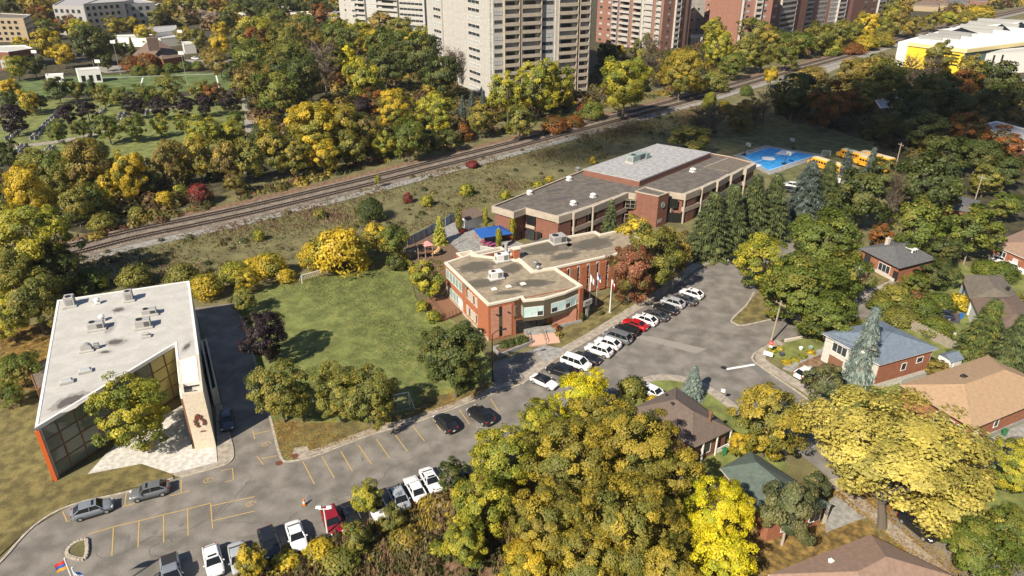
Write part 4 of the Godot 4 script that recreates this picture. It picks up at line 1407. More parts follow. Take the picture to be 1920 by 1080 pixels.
	# playground
	slab("play_mulch",PackedVector2Array([Vector2(-24.6,-139.6),Vector2(-23.0,-149.7),Vector2(-19.1,-158.4),Vector2(-13.6,-153.5),Vector2(-8.2,-144.4),Vector2(-12.2,-134.8),Vector2(-13.3,-131.0),Vector2(-18.5,-131.0),Vector2(-20.3,-132.2)]),0.1,M.mulch,"brown mulch playground behind the brick school","playground")
	slab("play_paving",PackedVector2Array([Vector2(-18.8,-158.1),Vector2(-16.9,-162.9),Vector2(-10.2,-158.4),Vector2(0.0,-150.4),Vector2(4.7,-145.8),Vector2(2.9,-141.5),Vector2(-7.0,-142.1),Vector2(-11.7,-143.8),Vector2(-13.1,-146.7)]),0.12,M.grey_concrete,"paved strip of the playground","paving")
	# church forecourt
	slab("white_gravel_bed",PackedVector2Array([Vector2(-55.4,-72.2),Vector2(-55.0,-76.3),Vector2(-54.1,-80.5),Vector2(-49.0,-87.4),Vector2(-43.7,-77.2),Vector2(-40.6,-77.6),Vector2(-39.3,-74.5),Vector2(-44.5,-72.3),Vector2(-49.3,-74.2)]),LAWN+0.02,M.white_gravel,"bed of white gravel before the glass church wall","gravel bed")
	slab("church_walk",PackedVector2Array([Vector2(-40.4,-77.4),Vector2(-44.3,-87.4),Vector2(-43.7,-87.4),Vector2(-39.5,-79.6),Vector2(-37.9,-76.5),Vector2(-37.7,-75.2),Vector2(-38.3,-74.1),Vector2(-43.0,-71.7),Vector2(-44.3,-72.2),Vector2(-39.2,-74.5)]),WALK,M.concrete,"concrete walk round the church tower corner","pavement")
	# pavements and kerbs
	var kerb:=[smooth([Vector2(-58.66,-53.95),Vector2(-57.61,-57.71),Vector2(-57.09,-63.06),Vector2(-54.57,-66.57),Vector2(-48.77,-68.89),Vector2(-43.91,-71.43)]),smooth([Vector2(-42.96,-71.63),Vector2(-40.62,-72.75),Vector2(-38.26,-74.0),Vector2(-37.64,-75.06),Vector2(-37.92,-76.47),Vector2(-39.47,-79.64),Vector2(-43.55,-87.37)]),smooth([Vector2(-52.45,-119.66),Vector2(-44.52,-104.06),Vector2(-34.92,-83.63),Vector2(-31.25,-75.71),Vector2(-29.61,-74.74),Vector2(-27.63,-75.38),Vector2(-26.02,-76.14),Vector2(-19.54,-80.47),Vector2(-12.4,-84.0),Vector2(-4.85,-88.99),Vector2(1.25,-92.65)]),smooth([Vector2(47.37,-124.31),Vector2(44.36,-119.02),Vector2(39.97,-113.29),Vector2(40.17,-111.92),Vector2(41.29,-111.15),Vector2(46.5,-113.09),Vector2(55.6,-116.71)]),smooth([Vector2(43.07,-103.2),Vector2(41.27,-102.35),Vector2(40.15,-101.02),Vector2(39.99,-98.74),Vector2(44.1,-90.23),Vector2(48.1,-80.47),Vector2(51.57,-72.24)])]
	var i:=0
	for k in kerb:
		var p:=strip(k,0.32)
		slab("kerb",p,WALK - 0.01,M.kerb_concrete,["pale kerb curving round the church lawn","kerb round the church tower corner","kerb along the big lawn and its drive","pale kerb of the triangle lawn","kerb round the stop sign corner"][i],"kerb")
		i += 1
	slab("pavement",strip(smooth([Vector2(-28.68,-75.28),Vector2(-26.07,-76.36),Vector2(-19.58,-80.7),Vector2(-12.43,-84.26),Vector2(-4.86,-89.26),Vector2(0.42,-92.65)]),1.1,-0.6),WALK - 0.02,M.concrete,"narrow pavement along the stall row","pavement")
	slab("pavement",strip(smooth([Vector2(1.0,-93.24),Vector2(6.63,-100.36),Vector2(12.97,-106.7),Vector2(20.59,-114.88),Vector2(29.21,-124.31),Vector2(38.02,-135.54),Vector2(43.44,-139.29),Vector2(52.82,-147.91),Vector2(64.1,-160.2),Vector2(73.4,-171.8)]),1.9),WALK,M.concrete,"pale pavement behind the parked cars","pavement")
	slab("pavement",strip(smooth([Vector2(17.94,-90.09),Vector2(20.25,-93.24),Vector2(23.67,-94.57),Vector2(27.74,-93.83),Vector2(30.33,-91.36),Vector2(33.86,-84.76),Vector2(35.89,-79.88),Vector2(37.7,-76.47)]),1.6),WALK,M.concrete,"curved pavement round the brown roofed house","pavement")
	slab("pavement",strip(smooth([Vector2(46.01,-105.81),Vector2(42.2,-103.03),Vector2(40.87,-101.02),Vector2(40.94,-98.42),Vector2(45.12,-90.79),Vector2(46.52,-88.04)]),1.7,-0.5),WALK,M.concrete,"pavement round the stop sign corner","pavement")
	slab("pavement",strip(smooth([Vector2(41.41,-71.23),Vector2(44.05,-64.87),Vector2(45.79,-60.5),Vector2(47.38,-56.52),Vector2(48.78,-51.79)]),1.8),WALK+0.03,M.concrete,"leaf strewn pavement at the bottom right road","pavement")
	slab("school_path",PackedVector2Array([Vector2(3.6,-102.7),Vector2(5.5,-104.1),Vector2(9.4,-103.0),Vector2(7.6,-101.0),Vector2(5.6,-98.9)]),WALK+0.01,M.grey_concrete,"pale concrete walk up to the brick school steps","path")
	slab("driveway",PackedVector2Array([Vector2(44.8,-97.5),Vector2(47.7,-100.4),Vector2(52.8,-103.2),Vector2(52.8,-97.5),Vector2(48.8,-92.9),Vector2(45.8,-90.4)]),LAWN+0.03,M.rusty_ground,"paved drive before the blue roofed house","driveway")
	slab("driveway",PackedVector2Array([Vector2(43.8,-97.2),Vector2(45.5,-99.1),Vector2(54.9,-104.9),Vector2(54.7,-103.2),Vector2(47.2,-98.7),Vector2(45.1,-96.2)]),LAWN+0.04,M.grey_concrete,"grey ramp of the blue roofed house","driveway")
	slab("driveway",PackedVector2Array([Vector2(71.6,-119.4),Vector2(74.6,-119.0),Vector2(78.3,-117.3),Vector2(82.6,-115.3),Vector2(80.6,-111.7),Vector2(77.0,-112.1),Vector2(72.6,-114.9),Vector2(66.9,-115.3),Vector2(69.3,-118.4)]),LAWN+0.02,M.new_asphalt,"dark asphalt drive with the dark blue car","driveway")
	slab("driveway",PackedVector2Array([Vector2(38.5,-66.5),Vector2(42.0,-69.3),Vector2(44.4,-67.9),Vector2(44.2,-65.1),Vector2(41.0,-63.8),Vector2(37.0,-62.1)]),LAWN+0.02,M.grey_concrete,"leafy concrete drive beside the green roofed house","driveway")
	slab("driveway",PackedVector2Array([Vector2(63.1,-77.8),Vector2(74.9,-83.5),Vector2(74.0,-78.7),Vector2(62.6,-73.3),Vector2(61.8,-74.3)]),LAWN+0.02,M.grey_concrete,"concrete drive before the tan roofed house","driveway")
	slab("path",strip([Vector2(66.66,-121.62),Vector2(71.26,-124.99),Vector2(76.28,-128.52),Vector2(79.4,-130.96)],1.2),LAWN+0.02,M.concrete,"garden path to the grey roofed house","path")
	# court
	var court:=PackedVector2Array([Vector2(71.3,-216.7),Vector2(82.8,-226.2),Vector2(94.7,-217.2),Vector2(75.1,-201.5)])
	slab("court_apron",grown(court,2.2),0.13,M.grey_concrete,"grey apron round the blue basketball court","paving")
	slab("basketball_court",court,0.16,M.court_blue,"bright blue basketball court with white markings","court")
	var cg:=Geo.new()
	var cen:=Vector2(78.8,-213.8)
	for k in 24:
		var a0:=TAU*k/24
		var a1:=TAU*(k+1)/24
		cg.tri(Vector3(cen.x,0.172,cen.y),Vector3(cen.x+cos(a1)*2.0,0.172,cen.y - sin(a1)*2.0),Vector3(cen.x+cos(a0)*2.0,0.172,cen.y - sin(a0)*2.0))
	struct("court_circle_marking",cg,M.white_paint)
	sheet("court_key_marking",PackedVector2Array([Vector2(82.1,-218.4),Vector2(86.5,-223.5),Vector2(90.0,-220.8),Vector2(86.0,-217.0)]),0.172,M.white_paint)
	sheet("court_key_marking",PackedVector2Array([Vector2(72.1,-206.2),Vector2(73.7,-208.3),Vector2(74.7,-207.3),Vector2(73.1,-205.1)]),0.172,M.white_paint)
	sheet("court_line_marking",strip([Vector2(71.5,-216.7),Vector2(82.7,-225.9),Vector2(94.6,-217.2),Vector2(75.2,-202.0),Vector2(71.6,-216.6)],0.25),0.172,M.white_paint)
	sheet("court_line_marking",strip([Vector2(72.6,-209.4),Vector2(88.6,-221.7)],0.2),0.174,M.white_paint)
	# sports field,cemetery,far roads
	slab("sports_field",PackedVector2Array([Vector2(-234.8,-313.3),Vector2(-231.2,-337.0),Vector2(-205.5,-348.8),Vector2(-187.2,-352.9),Vector2(-164.5,-359.9),Vector2(-140.0,-357.1),Vector2(-124.9,-327.2),Vector2(-123.9,-315.6),Vector2(-145.0,-313.3),Vector2(-174.9,-313.3),Vector2(-196.2,-302.6),Vector2(-210.2,-296.5)]),0.1,M.field_turf,"mown green sports field with white lines","field")
	for q in [[Vector2(-173.8,-344.8),Vector2(-165.7,-324.8)],[Vector2(-143.6,-355.7),Vector2(-127.8,-317.8)],[Vector2(-202.0,-342.2),Vector2(-144.1,-354.3)]]:
		sheet("field_marking",strip(q,0.6),0.12,M.white_paint)
	slab("cemetery_lawn",PackedVector2Array([Vector2(-163.2,-212.7),Vector2(-208.9,-294.5),Vector2(-169.5,-302.6),Vector2(-116.7,-304.7),Vector2(-102.2,-275.8),Vector2(-90.0,-227.5),Vector2(-107.7,-212.7),Vector2(-134.2,-202.0)]),0.08,M.lawn,"cemetery grass with rows of headstones","cemetery")
	slab("cemetery_path",strip(smooth([Vector2(-171.8,-225.6),Vector2(-156.8,-229.4),Vector2(-148.2,-235.9),Vector2(-143.6,-244.2),Vector2(-143.6,-271.4),Vector2(-133.0,-284.9)]),4.0),0.1,M.path_gravel,"pale cemetery path","path")
	slab("far_road",PackedVector2Array([Vector2(-112.2,-299.5),Vector2(-108.3,-299.5),Vector2(-82.5,-235.9),Vector2(-88.9,-235.9),Vector2(-101.9,-271.4)]),0.1,M.path_gravel,"pale road at the cemetery edge","road")
	slab("far_road",PackedVector2Array([Vector2(124.3,-486.4),Vector2(139.4,-501.8),Vector2(122.3,-424.8),Vector2(111.7,-421.0)]),0.1,M.pale_asphalt,"pale yard between the towers","road")
	slab("far_road",PackedVector2Array([Vector2(189.8,-352.9),Vector2(240.2,-339.6),Vector2(221.1,-310.1),Vector2(188.3,-321.3)]),0.12,M.pale_asphalt,"car park before the yellow arena","road")
	slab("far_road",PackedVector2Array([Vector2(-217.0,-370.2),Vector2(-173.8,-395.7),Vector2(-139.6,-395.7),Vector2(-134.3,-379.4),Vector2(-165.9,-376.3),Vector2(-197.0,-357.1)]),0.12,M.pale_asphalt,"street behind the sports field","road")
	slab("track_path",strip(smooth([Vector2(104.0,-339.6),Vector2(119.7,-342.2),Vector2(133.7,-339.6),Vector2(154.3,-367.2),Vector2(197.5,-417.2)]),5.0,3.0),0.06,M.path_gravel,"pale gravel clearing beside the tracks","path")


func railway() -> void:
	var near:=smooth([Vector2(-138.6,-110.2),Vector2(-113.6,-128.5),Vector2(-104.8,-135.0),Vector2(-95.6,-141.8),Vector2(-86.5,-150.5),Vector2(-74.6,-159.1),Vector2(-63.8,-167.3),Vector2(-51.5,-177.8),Vector2(-37.7,-189.9),Vector2(-20.6,-205.7),Vector2(0.0,-224.4),Vector2(18.3,-242.0),Vector2(39.1,-261.5),Vector2(77.1,-298.5),Vector2(100.2,-321.9),Vector2(126.1,-348.8),Vector2(159.6,-381.0),Vector2(199.2,-421.0),Vector2(247.8,-470.7),Vector2(321.0,-541.7),Vector2(431.1,-642.2),Vector2(694.4,-882.8)])
	var bed:=[]
	for p in near:
		bed.append(p)
	var g:=Geo.new()
	g.prism(strip(bed,11.0,-2.4),-0.05,0.3)
	struct("track_bed",g,M.ballast,"grey brown ballast bed of the two railway tracks","track bed")
	g=Geo.new()
	g.prism(strip(bed,3.6,4.6),-0.05,0.2)
	struct("track_shoulder",g,M.pale_ballast,"pale stone shoulder of the railway","track bed")
	g=Geo.new()
	g.prism(strip(bed,3.0,-9.2),-0.05,0.16)
	struct("track_shoulder",g,M.rusty_ground,"rusty far shoulder of the railway","track bed")
	var k:=0
	for off in [0.0,-5.0]:
		var o:=thing("railway_track",["nearer railway track with two rusty rails","farther railway track with two rusty rails"][k],"railway track")
		k += 1
		for s in [0.76,-0.76]:
			g=Geo.new()
			g.prism(strip(bed,0.17,off+s),0.3,0.62)
			obj("rail",g,M.rail_steel,o)
		var ties:=Geo.new()
		for i in bed.size() - 1:
			var a: Vector2=bed[i]; var b: Vector2=bed[i+1]
			var l:=a.distance_to(b)
			var d:=(b - a)/l
			var n:=Vector2(-d.y,d.x)
			for j in int(l/0.75):
				var p: Vector2=a+d*(j*0.75)+n*off
				ties.box(Vector3(p.x,0.25,p.y),Vector3(0.28,0.16,2.6),atan2(-d.y,d.x))
		var t:=obj("sleeper",ties,M.sleeper_wood,o)
		t.set_meta("kind","stuff")


func line(o: Node3D,pts: Array,w: float,m: Material,y:=ROAD+0.022) -> void:
	var g:=Geo.new()
	g.cap(strip(pts,w),y)
	obj("painted_line",g,m,o)


func markings() -> void:
	var o:=thing("parking_marking","yellow stall lines along the lawn kerb","road marking")
	o.set_meta("kind","structure")
	for q in [[Vector2(-27.97,-74.74),Vector2(-25.32,-70.34)],[Vector2(-25.63,-75.71),Vector2(-23.05,-71.53)],[Vector2(-23.34,-76.8),Vector2(-20.96,-72.86)],[Vector2(-21.2,-78.15),Vector2(-18.67,-74.21)],[Vector2(-18.91,-79.41),Vector2(-16.44,-75.38)],[Vector2(-16.65,-80.7),Vector2(-14.25,-76.8)],[Vector2(-14.22,-82.39),Vector2(-12.16,-78.95)],[Vector2(-11.46,-83.88),Vector2(-10.16,-81.42)],[Vector2(-7.73,-86.05),Vector2(-6.14,-82.88)],[Vector2(-3.23,-88.99),Vector2(-1.97,-85.79)]]:
		line(o,q,0.13,M.yellow_paint)
	o=thing("parking_marking","yellow comb of stall lines in the lower car park","road marking")
	o.set_meta("kind","structure")
	for q in [[Vector2(-49.92,-61.89),Vector2(-47.41,-63.14),Vector2(-44.85,-64.08),Vector2(-42.38,-65.05),Vector2(-39.85,-66.02),Vector2(-37.41,-67.02)],[Vector2(-47.45,-62.97),Vector2(-45.5,-58.7)],[Vector2(-44.88,-64.0),Vector2(-43.11,-59.95)],[Vector2(-42.34,-64.96),Vector2(-40.47,-60.67)],[Vector2(-39.82,-65.93),Vector2(-38.05,-61.72)],[Vector2(-37.41,-67.02),Vector2(-35.57,-62.8)],[Vector2(-37.11,-66.57),Vector2(-32.27,-68.14)],[Vector2(-35.98,-64.08),Vector2(-31.48,-65.67)]]:
		line(o,q,0.13,M.yellow_paint)
	o=thing("parking_marking","yellow bay lines beside the church kerb","road marking")
	o.set_meta("kind","structure")
	for q in [[Vector2(-54.94,-65.58),Vector2(-53.5,-63.91),Vector2(-53.21,-64.08)],[Vector2(-48.68,-68.7),Vector2(-47.76,-66.39)],[Vector2(-48.16,-66.39),Vector2(-46.77,-66.93)],[Vector2(-42.79,-71.23),Vector2(-41.75,-68.7)],[Vector2(-43.03,-68.23),Vector2(-40.93,-69.18)],[Vector2(-38.24,-72.96),Vector2(-36.91,-73.37),Vector2(-36.03,-71.23),Vector2(-36.95,-70.74)],[Vector2(-36.8,-81.3),Vector2(-35.89,-79.41)],[Vector2(-36.38,-80.47),Vector2(-34.38,-81.3)],[Vector2(-34.45,-75.82),Vector2(-33.05,-74.1)],[Vector2(-33.7,-75.28),Vector2(-31.74,-75.93)]]:
		line(o,q,0.13,M.yellow_paint)
	# wheelchair signs,worn
	for q in [Vector3(-39.4,0.0,-71.04),Vector3(-34.12,0.0,-78.26),Vector3(-32.52,0.0,-66.84)]:
		var s:=thing("wheelchair_marking",{0: "worn yellow wheelchair sign below the church walk",1: "worn yellow wheelchair sign in the drive bay",2: "worn yellow wheelchair sign in the lower bay"}[used.get("wheelchair_marking",0)],"road marking",q)
		s.set_meta("kind","structure")
		var g:=Geo.new()
		var pts:=[]
		for i in 11:
			pts.append(Vector2(cos(i*0.5)*0.4,sin(i*0.5)*0.4))
		g.cap(strip(pts,0.1),ROAD+0.02)
		g.cap(strip([Vector2(0,0.1),Vector2(0.1,-0.5),Vector2(0.55,-0.55),Vector2(0.75,-0.2)],0.1),ROAD+0.021)
		obj("painted_line",g,M.yellow_paint,s)
	o=thing("stop_line","white stop line across the side street","road marking")
	o.set_meta("kind","structure")
	line(o,[Vector2(34.64,-97.01),Vector2(39.64,-98.42)],0.5,M.white_paint,ROAD+0.026)
	# manholes
	var seen:=0
	for q in [Vector3(34.33,0.0,-97.48),Vector3(-31.09,0.0,-74.42),Vector3(-29.3,0.0,-75.71)]:
		var g:=Geo.new()
		g.lathe([[0.48,0.0],[0.48,ROAD+0.03 if seen<2 else WALK+0.03],[0.0,ROAD+0.03 if seen<2 else WALK+0.03]],16)
		var mh:=obj("manhole_cover",g,M.rust if seen else M.dark_metal,null,Transform3D(Basis.IDENTITY,q))
		tag(mh,["dark manhole cover beside the stop line","rusty manhole cover in the drive mouth","rusty cover in the concrete pad at the lawn corner"][seen],"manhole cover")
		seen += 1
	slab("concrete_pad",PackedVector2Array([Vector2(-29.7,-75.2),Vector2(-29.8,-77.4),Vector2(-28.2,-77.8),Vector2(-27.4,-76.5),Vector2(-27.7,-75.7)]),WALK,M.concrete,"square concrete pad at the lawn corner","paving")
	# cracks in the asphalt
	var rng:=RandomNumberGenerator.new()
	rng.seed=12
	var cr:=Geo.new()
	for q in [Vector3(-40.84,0.0,-60.5),Vector3(-33.82,0.0,-71.23),Vector3(-22.81,0.0,-68.33),Vector3(-17.94,0.0,-71.23),Vector3(-30.76,0.0,-63.83),Vector3(16.63,0.0,-99.06),Vector3(26.69,0.0,-105.81),Vector3(32.98,0.0,-113.29),Vector3(22.67,0.0,-109.45),Vector3(38.97,0.0,-121.62),Vector3(27.67,0.0,-97.48),Vector3(40.49,0.0,-105.81),Vector3(-26.1,0.0,-65.58),Vector3(-4.58,0.0,-82.27),Vector3(10.02,0.0,-92.94),Vector3(37.78,0.0,-109.45),Vector3(19.99,0.0,-104.06),Vector3(-47.45,0.0,-58.93),Vector3(-35.22,0.0,-67.39),Vector3(-11.6,0.0,-76.47)]:
		var p:=Vector2(q.x,q.z)
		var a:=0.4+1.2*(rng.randi()%3)
		var pts:=[p]
		for i in 9:
			a += rng.randf_range(-0.9,0.9)
			p += Vector2(cos(a),sin(a))*rng.randf_range(0.5,1.3)
			pts.append(p)
		cr.cap(strip(pts,0.045),ROAD+0.018)
	# oil drips in the stalls
	var oil:=Node3D.new()
	oil.name="oil_stains"
	add_child(oil)
	tag(oil,"dark oil stains and drips on the car park asphalt","stain","","structure")
	for q in [Vector3(-37.09,0.0,-58.16),Vector3(-44.94,0.0,-61.31),Vector3(-42.18,0.0,-62.14),Vector3(-39.56,0.0,-63.4),Vector3(-25.09,0.0,-72.24),Vector3(-22.52,0.0,-73.27),Vector3(-20.06,0.0,-75.17),Vector3(-17.4,0.0,-76.47),Vector3(-14.83,0.0,-77.81),Vector3(-33.66,0.0,-70.74),Vector3(-52.96,0.0,-63.4),Vector3(-53.96,0.0,-60.5),Vector3(10.6,0.0,-90.09),Vector3(16.73,0.0,-99.87),Vector3(23.31,0.0,-107.61),Vector3(36.92,0.0,-121.62),Vector3(-10.31,0.0,-78.15),Vector3(-46.33,0.0,-65.58),Vector3(-25.37,0.0,-67.86)]:
		stain(oil,q+Vector3(0,ROAD+0.012,0),rng.randf_range(0.25,0.8),rng.randf_range(0.2,0.4),rng.randf()*3.0,[M.asphalt_patch],rng.randi()%1000)
	struct("asphalt_crack",cr,M.new_asphalt).set_meta("kind","structure")


func church() -> void:
	var h:=8.5
	var o:=thing("church","flat white roofed church with slanting glass front and pale tower","church")
	var poly:=PackedVector2Array([Vector2(-75.4,-104.9),Vector2(-56.6,-112.1),Vector2(-41.2,-78.7),Vector2(-43.9,-78.1),Vector2(-50.2,-91.3),Vector2(-59.1,-71.3)])
	var A: Vector2=poly[0]; var B: Vector2=poly[1]; var T2: Vector2=poly[2]; var T1: Vector2=poly[3]; var E: Vector2=poly[4]; var F: Vector2=poly[5]
	var g:=Geo.new()
	for w in [[A,F],[B,A],[T2,B]]:
		var t:=face(w[0],w[1])
		g.t=t
		g.box(Vector3(w[0].distance_to(w[1])/2,0,-0.2),Vector3(w[0].distance_to(w[1]),h - 0.5,0.4))
	obj("wall",g,M.grey_render,o)
	g=Geo.new()
	g.cap(grown(poly,-0.2),h - 0.06)
	obj("roof",g,M.white_membrane,o)
	g=Geo.new()
	g.sides(grown(poly,0.12),h - 0.55,h)
	g.sides(grown(poly,-0.22),h - 0.2,h,true)
	g.ring(grown(poly,0.12),grown(poly,-0.22),h)
	obj("fascia",g,M.white_metal,o)
	g=Geo.new()
	g.cap(grown(poly,-0.3),0.25)
	obj("floor",g,M.grey_concrete,o)
	# seams of the roof membrane
	for k in 9:
		var a:=A.lerp(F,(k+0.6)/9.5)
		var b:=B.lerp(T2,(k+0.6)/9.5)
		var cut:=Geometry2D.intersect_polyline_with_polygon(PackedVector2Array([a,b]),grown(poly,-0.5))
		for c in cut:
			if c.size()<2: continue
			g=Geo.new()
			g.cap(strip([c[0],c[c.size() - 1]],0.09),h - 0.05)
			obj("seam",g,M.faint_stain,o)
	# curtain wall: panes between posts and rails
	var wall_no:=0
	for w in [[F,E,9,4],[E,T1,3,4]]:
		var t:=face(w[0],w[1])
		var l: float=w[0].distance_to(w[1])
		var cw: float=l/w[2]
		var rh: float=(h - 0.6 - 0.25)/w[3]
		for c in int(w[2]):
			for r in int(w[3]):
				g=Geo.new()
				var tilt:=0.012*float((c*7+r*3)%5 - 2)
				g.quad(Vector3(c*cw+0.05,0.25+r*rh+0.05,0.03+tilt),Vector3((c+1)*cw - 0.05,0.25+r*rh+0.05,0.03 - tilt),Vector3((c+1)*cw - 0.05,0.25+(r+1)*rh - 0.05,0.03 - tilt),Vector3(c*cw+0.05,0.25+(r+1)*rh - 0.05,0.03+tilt))
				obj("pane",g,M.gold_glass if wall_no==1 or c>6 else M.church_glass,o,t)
		for c in int(w[2])+1:
			panel("mullion",o,t,Vector3(c*cw - 0.07,0.2,-0.05),Vector3(0.14,h - 0.75,0.2),M.wood_brown)
		for r in int(w[3])+1:
			panel("rail",o,t,Vector3(0,0.2+r*rh,-0.04),Vector3(l,0.12,0.16),M.wood_brown)
		wall_no += 1
	var fin:=face(F+(F - E).normalized()*0.05,F+(F - E).normalized()*0.55)
	g=Geo.new()
	g.box(Vector3(0,0,0),Vector3(0.55,h - 0.55,0.5),-face(F,E).basis.get_euler().y)
	obj("corner_post",g,M.orange_paint,o,Transform3D(Basis.IDENTITY,Vector3(F.x,0,F.y)))
	# tower
	var tw:=PackedVector2Array([Vector2(-47.2,-85.2),Vector2(-44.8,-86.9),Vector2(-40.6,-77.6),Vector2(-43.2,-77.0)])
	var ht:=9.35
	g=Geo.new()
	g.sides(tw,0.0,ht)
	var ti:=grown(tw,-0.35)
	g.sides(ti,ht - 1.6,ht,true)
	g.ring(tw,ti,ht)
	obj("tower_wall",g,M.stucco,o)
	g=Geo.new()
	var q0:=ti[0]; var q1:=ti[1]; var q2:=ti[2]; var q3:=ti[3]
	g.prism(PackedVector2Array([q0,q1,q1.lerp(q2,0.74),q0.lerp(q3,0.74)]),ht - 0.5,ht+0.05)
	obj("tower_roof",g,M.white_metal,o)
	g=Geo.new()
	g.cap(ti,ht - 1.5)
	obj("belfry_floor",g,M.dark_metal,o)
	g=Geo.new()
	for k in 3:
		g.tube(Vector3(q0.lerp(q3,0.8).lerp(q1.lerp(q2,0.8),0.3+k*0.22).x,ht - 1.5,q0.lerp(q3,0.86).lerp(q1.lerp(q2,0.86),0.3+k*0.22).y),Vector3(q0.lerp(q3,0.8).lerp(q1.lerp(q2,0.8),0.3+k*0.22).x,ht - 0.7,q0.lerp(q3,0.86).lerp(q1.lerp(q2,0.86),0.3+k*0.22).y),0.3,0.16,8)
	obj("bell",g,M.bronze_panel,o)
	# rust coloured relief on the tower front: an open ring of ragged plates
	var tf:=face(tw[3],tw[2])
	var tl: float=tw[3].distance_to(tw[2])
	var rng:=RandomNumberGenerator.new()
	rng.seed=8
	g=Geo.new()
	for k in 34:
		var a:=lerpf(-0.75,PI+0.75,k/33.0)
		var r:=rng.randf_range(0.42,0.72)
		g.t=Transform3D(Basis(Vector3.BACK,a+rng.randf_range(-0.4,0.4)),Vector3(tl*0.52+cos(a)*r*0.85,4.75+sin(a)*r*1.55,0.02))
		g.soft_box(Vector3(0,0,0.06),Vector3(rng.randf_range(0.2,0.42),rng.randf_range(0.16,0.3),rng.randf_range(0.08,0.2)),0.03)
	obj("relief",g,M.rust,o,tf)
	g=Geo.new()
	for k in 5:
		g.t=Transform3D(Basis(Vector3.BACK,rng.randf()),Vector3(tl*0.52 - 0.1+k*0.12,3.05+rng.randf()*0.1,0.02))
		g.soft_box(Vector3(0,0,0.05),Vector3(0.2,0.1,0.08),0.02)
	obj("relief_foot",g,M.rust,o,tf)
	# low side porch on the drive
	var pw:=PackedVector2Array([Vector2(-51.5,-101.5),Vector2(-50.7,-102.0),Vector2(-43.8,-88.1),Vector2(-44.4,-87.1)])
	g=Geo.new()
	g.sides(pw,0.0,2.8)
	g.ring(pw,grown(pw,-0.25),2.8)
	g.sides(grown(pw,-0.25),1.5,2.8,true)
	obj("porch_wall",g,M.stucco,o)
	panel("door",o,face(T2,B),Vector3(6.0,0.1,0.0),Vector3(1.8,2.3,0.08),M.wood_brown)
	for k in 4:
		window(o,face(T2,B),9.5+k*3.1,2.0,1.4,1.6,M.dark_metal,M.black_glass)
	# things on the roof
	var turn:=0.37
	roof_unit("grey air handler at the church roof's back left corner",Vector3(-72.3,8.5,-103.21),Vector3(1.5,1.5,1.4),turn+1.57,M.unit_metal)
	roof_unit("grey air handler at the middle of the church roof's back edge",Vector3(-63.58,8.5,-105.08),Vector3(1.4,1.5,1.2),turn+1.57,M.unit_metal)
	roof_unit("low grey air handler with louvres right of the long stain",Vector3(-57.98,8.5,-100.15),Vector3(2.1,0.8,1.2),turn,M.unit_metal)
	roof_unit("grey air handler above the dark rectangle stain, right one",Vector3(-57.12,8.5,-96.22),Vector3(2.1,1.1,1.5),turn,M.unit_metal)
	roof_unit("wide louvred air handler left of the roof's middle",Vector3(-64.06,8.5,-95.57),Vector3(2.2,1.0,1.3),turn,M.unit_metal)
	roof_unit("small box unit beside the dark rectangle stain",Vector3(-55.39,8.5,-93.16),Vector3(0.9,0.4,0.4),turn,M.unit_metal,"",false)
	roof_cap("small white cowl near the roof's back edge",Vector3(-68.22,8.5,-103.77),0.45,M.white_metal,"cowls on the church roof")
	roof_cap("small white cowl above the wide louvred unit",Vector3(-64.52,8.5,-98.07),0.45,M.white_metal,"cowls on the church roof")
	var du:=thing("roof_duct","round topped grey duct on the church roof's left half","roof duct",Vector3(-62.25,8.5,-89.2),turn)
	g=Geo.new()
	g.box(Vector3(0,0,0),Vector3(1.9,0.2,1.2))
	obj("curb",g,M.white_membrane,du)
	g=Geo.new()
	g.t=Transform3D(Basis(Vector3.RIGHT,PI/2),Vector3(0,0.45,0))
	g.lathe([[0.0,-0.35],[0.75,-0.35],[0.75,0.35],[0.0,0.35]],18)
	obj("duct",g,M.unit_metal,du)
	g=Geo.new()
	g.soft_box(Vector3(1.3,0.1,-0.2),Vector3(0.7,0.7,0.6),0.05)
	obj("fan_box",g,M.grey_metal,du)
	for q in [[Vector3(-59.5,8.5,-83.59),"upper skylight near the church's glass edge"],[Vector3(-60.65,8.5,-80.98),"lower skylight near the church's left corner"]]:
		var s:=thing("skylight",q[1],"skylight",q[0],turn+0.15)
		g=Geo.new()
		g.box(Vector3.ZERO,Vector3(1.7,0.3,1.0))
		obj("curb",g,M.white_membrane,s)
		g=Geo.new()
		g.soft_box(Vector3(0,0.3,0),Vector3(1.5,0.18,0.85),0.16)
		obj("dome",g,M.pale_window,s)
	# dried puddles
	for q in [[Vector3(-63.76,8.46,-101.65),1.5,1.35,0.0],[Vector3(-59.26,8.46,-91.67),2.1,1.5,0.1],[Vector3(-59.41,8.46,-88.82),1.3,0.75,0.1],[Vector3(-57.96,8.46,-76.75),3.6,1.9,1.03],[Vector3(-48.1,8.46,-90.3),0.75,1.9,0.0],[Vector3(-72.71,8.46,-102.19),0.45,0.6,0.0],[Vector3(-62.21,8.46,-95.8),0.8,2.2,0.2]]:
		var dark: bool=q[1]>1.0 or q[2]==1.9
		stain(o,q[0],q[1]*1.12,q[2]*1.12,q[3],[M.faint_stain,M.mid_stain,M.stain] if dark else [M.faint_stain,M.mid_stain],int(q[1]*50+q[2]*9),0.004)


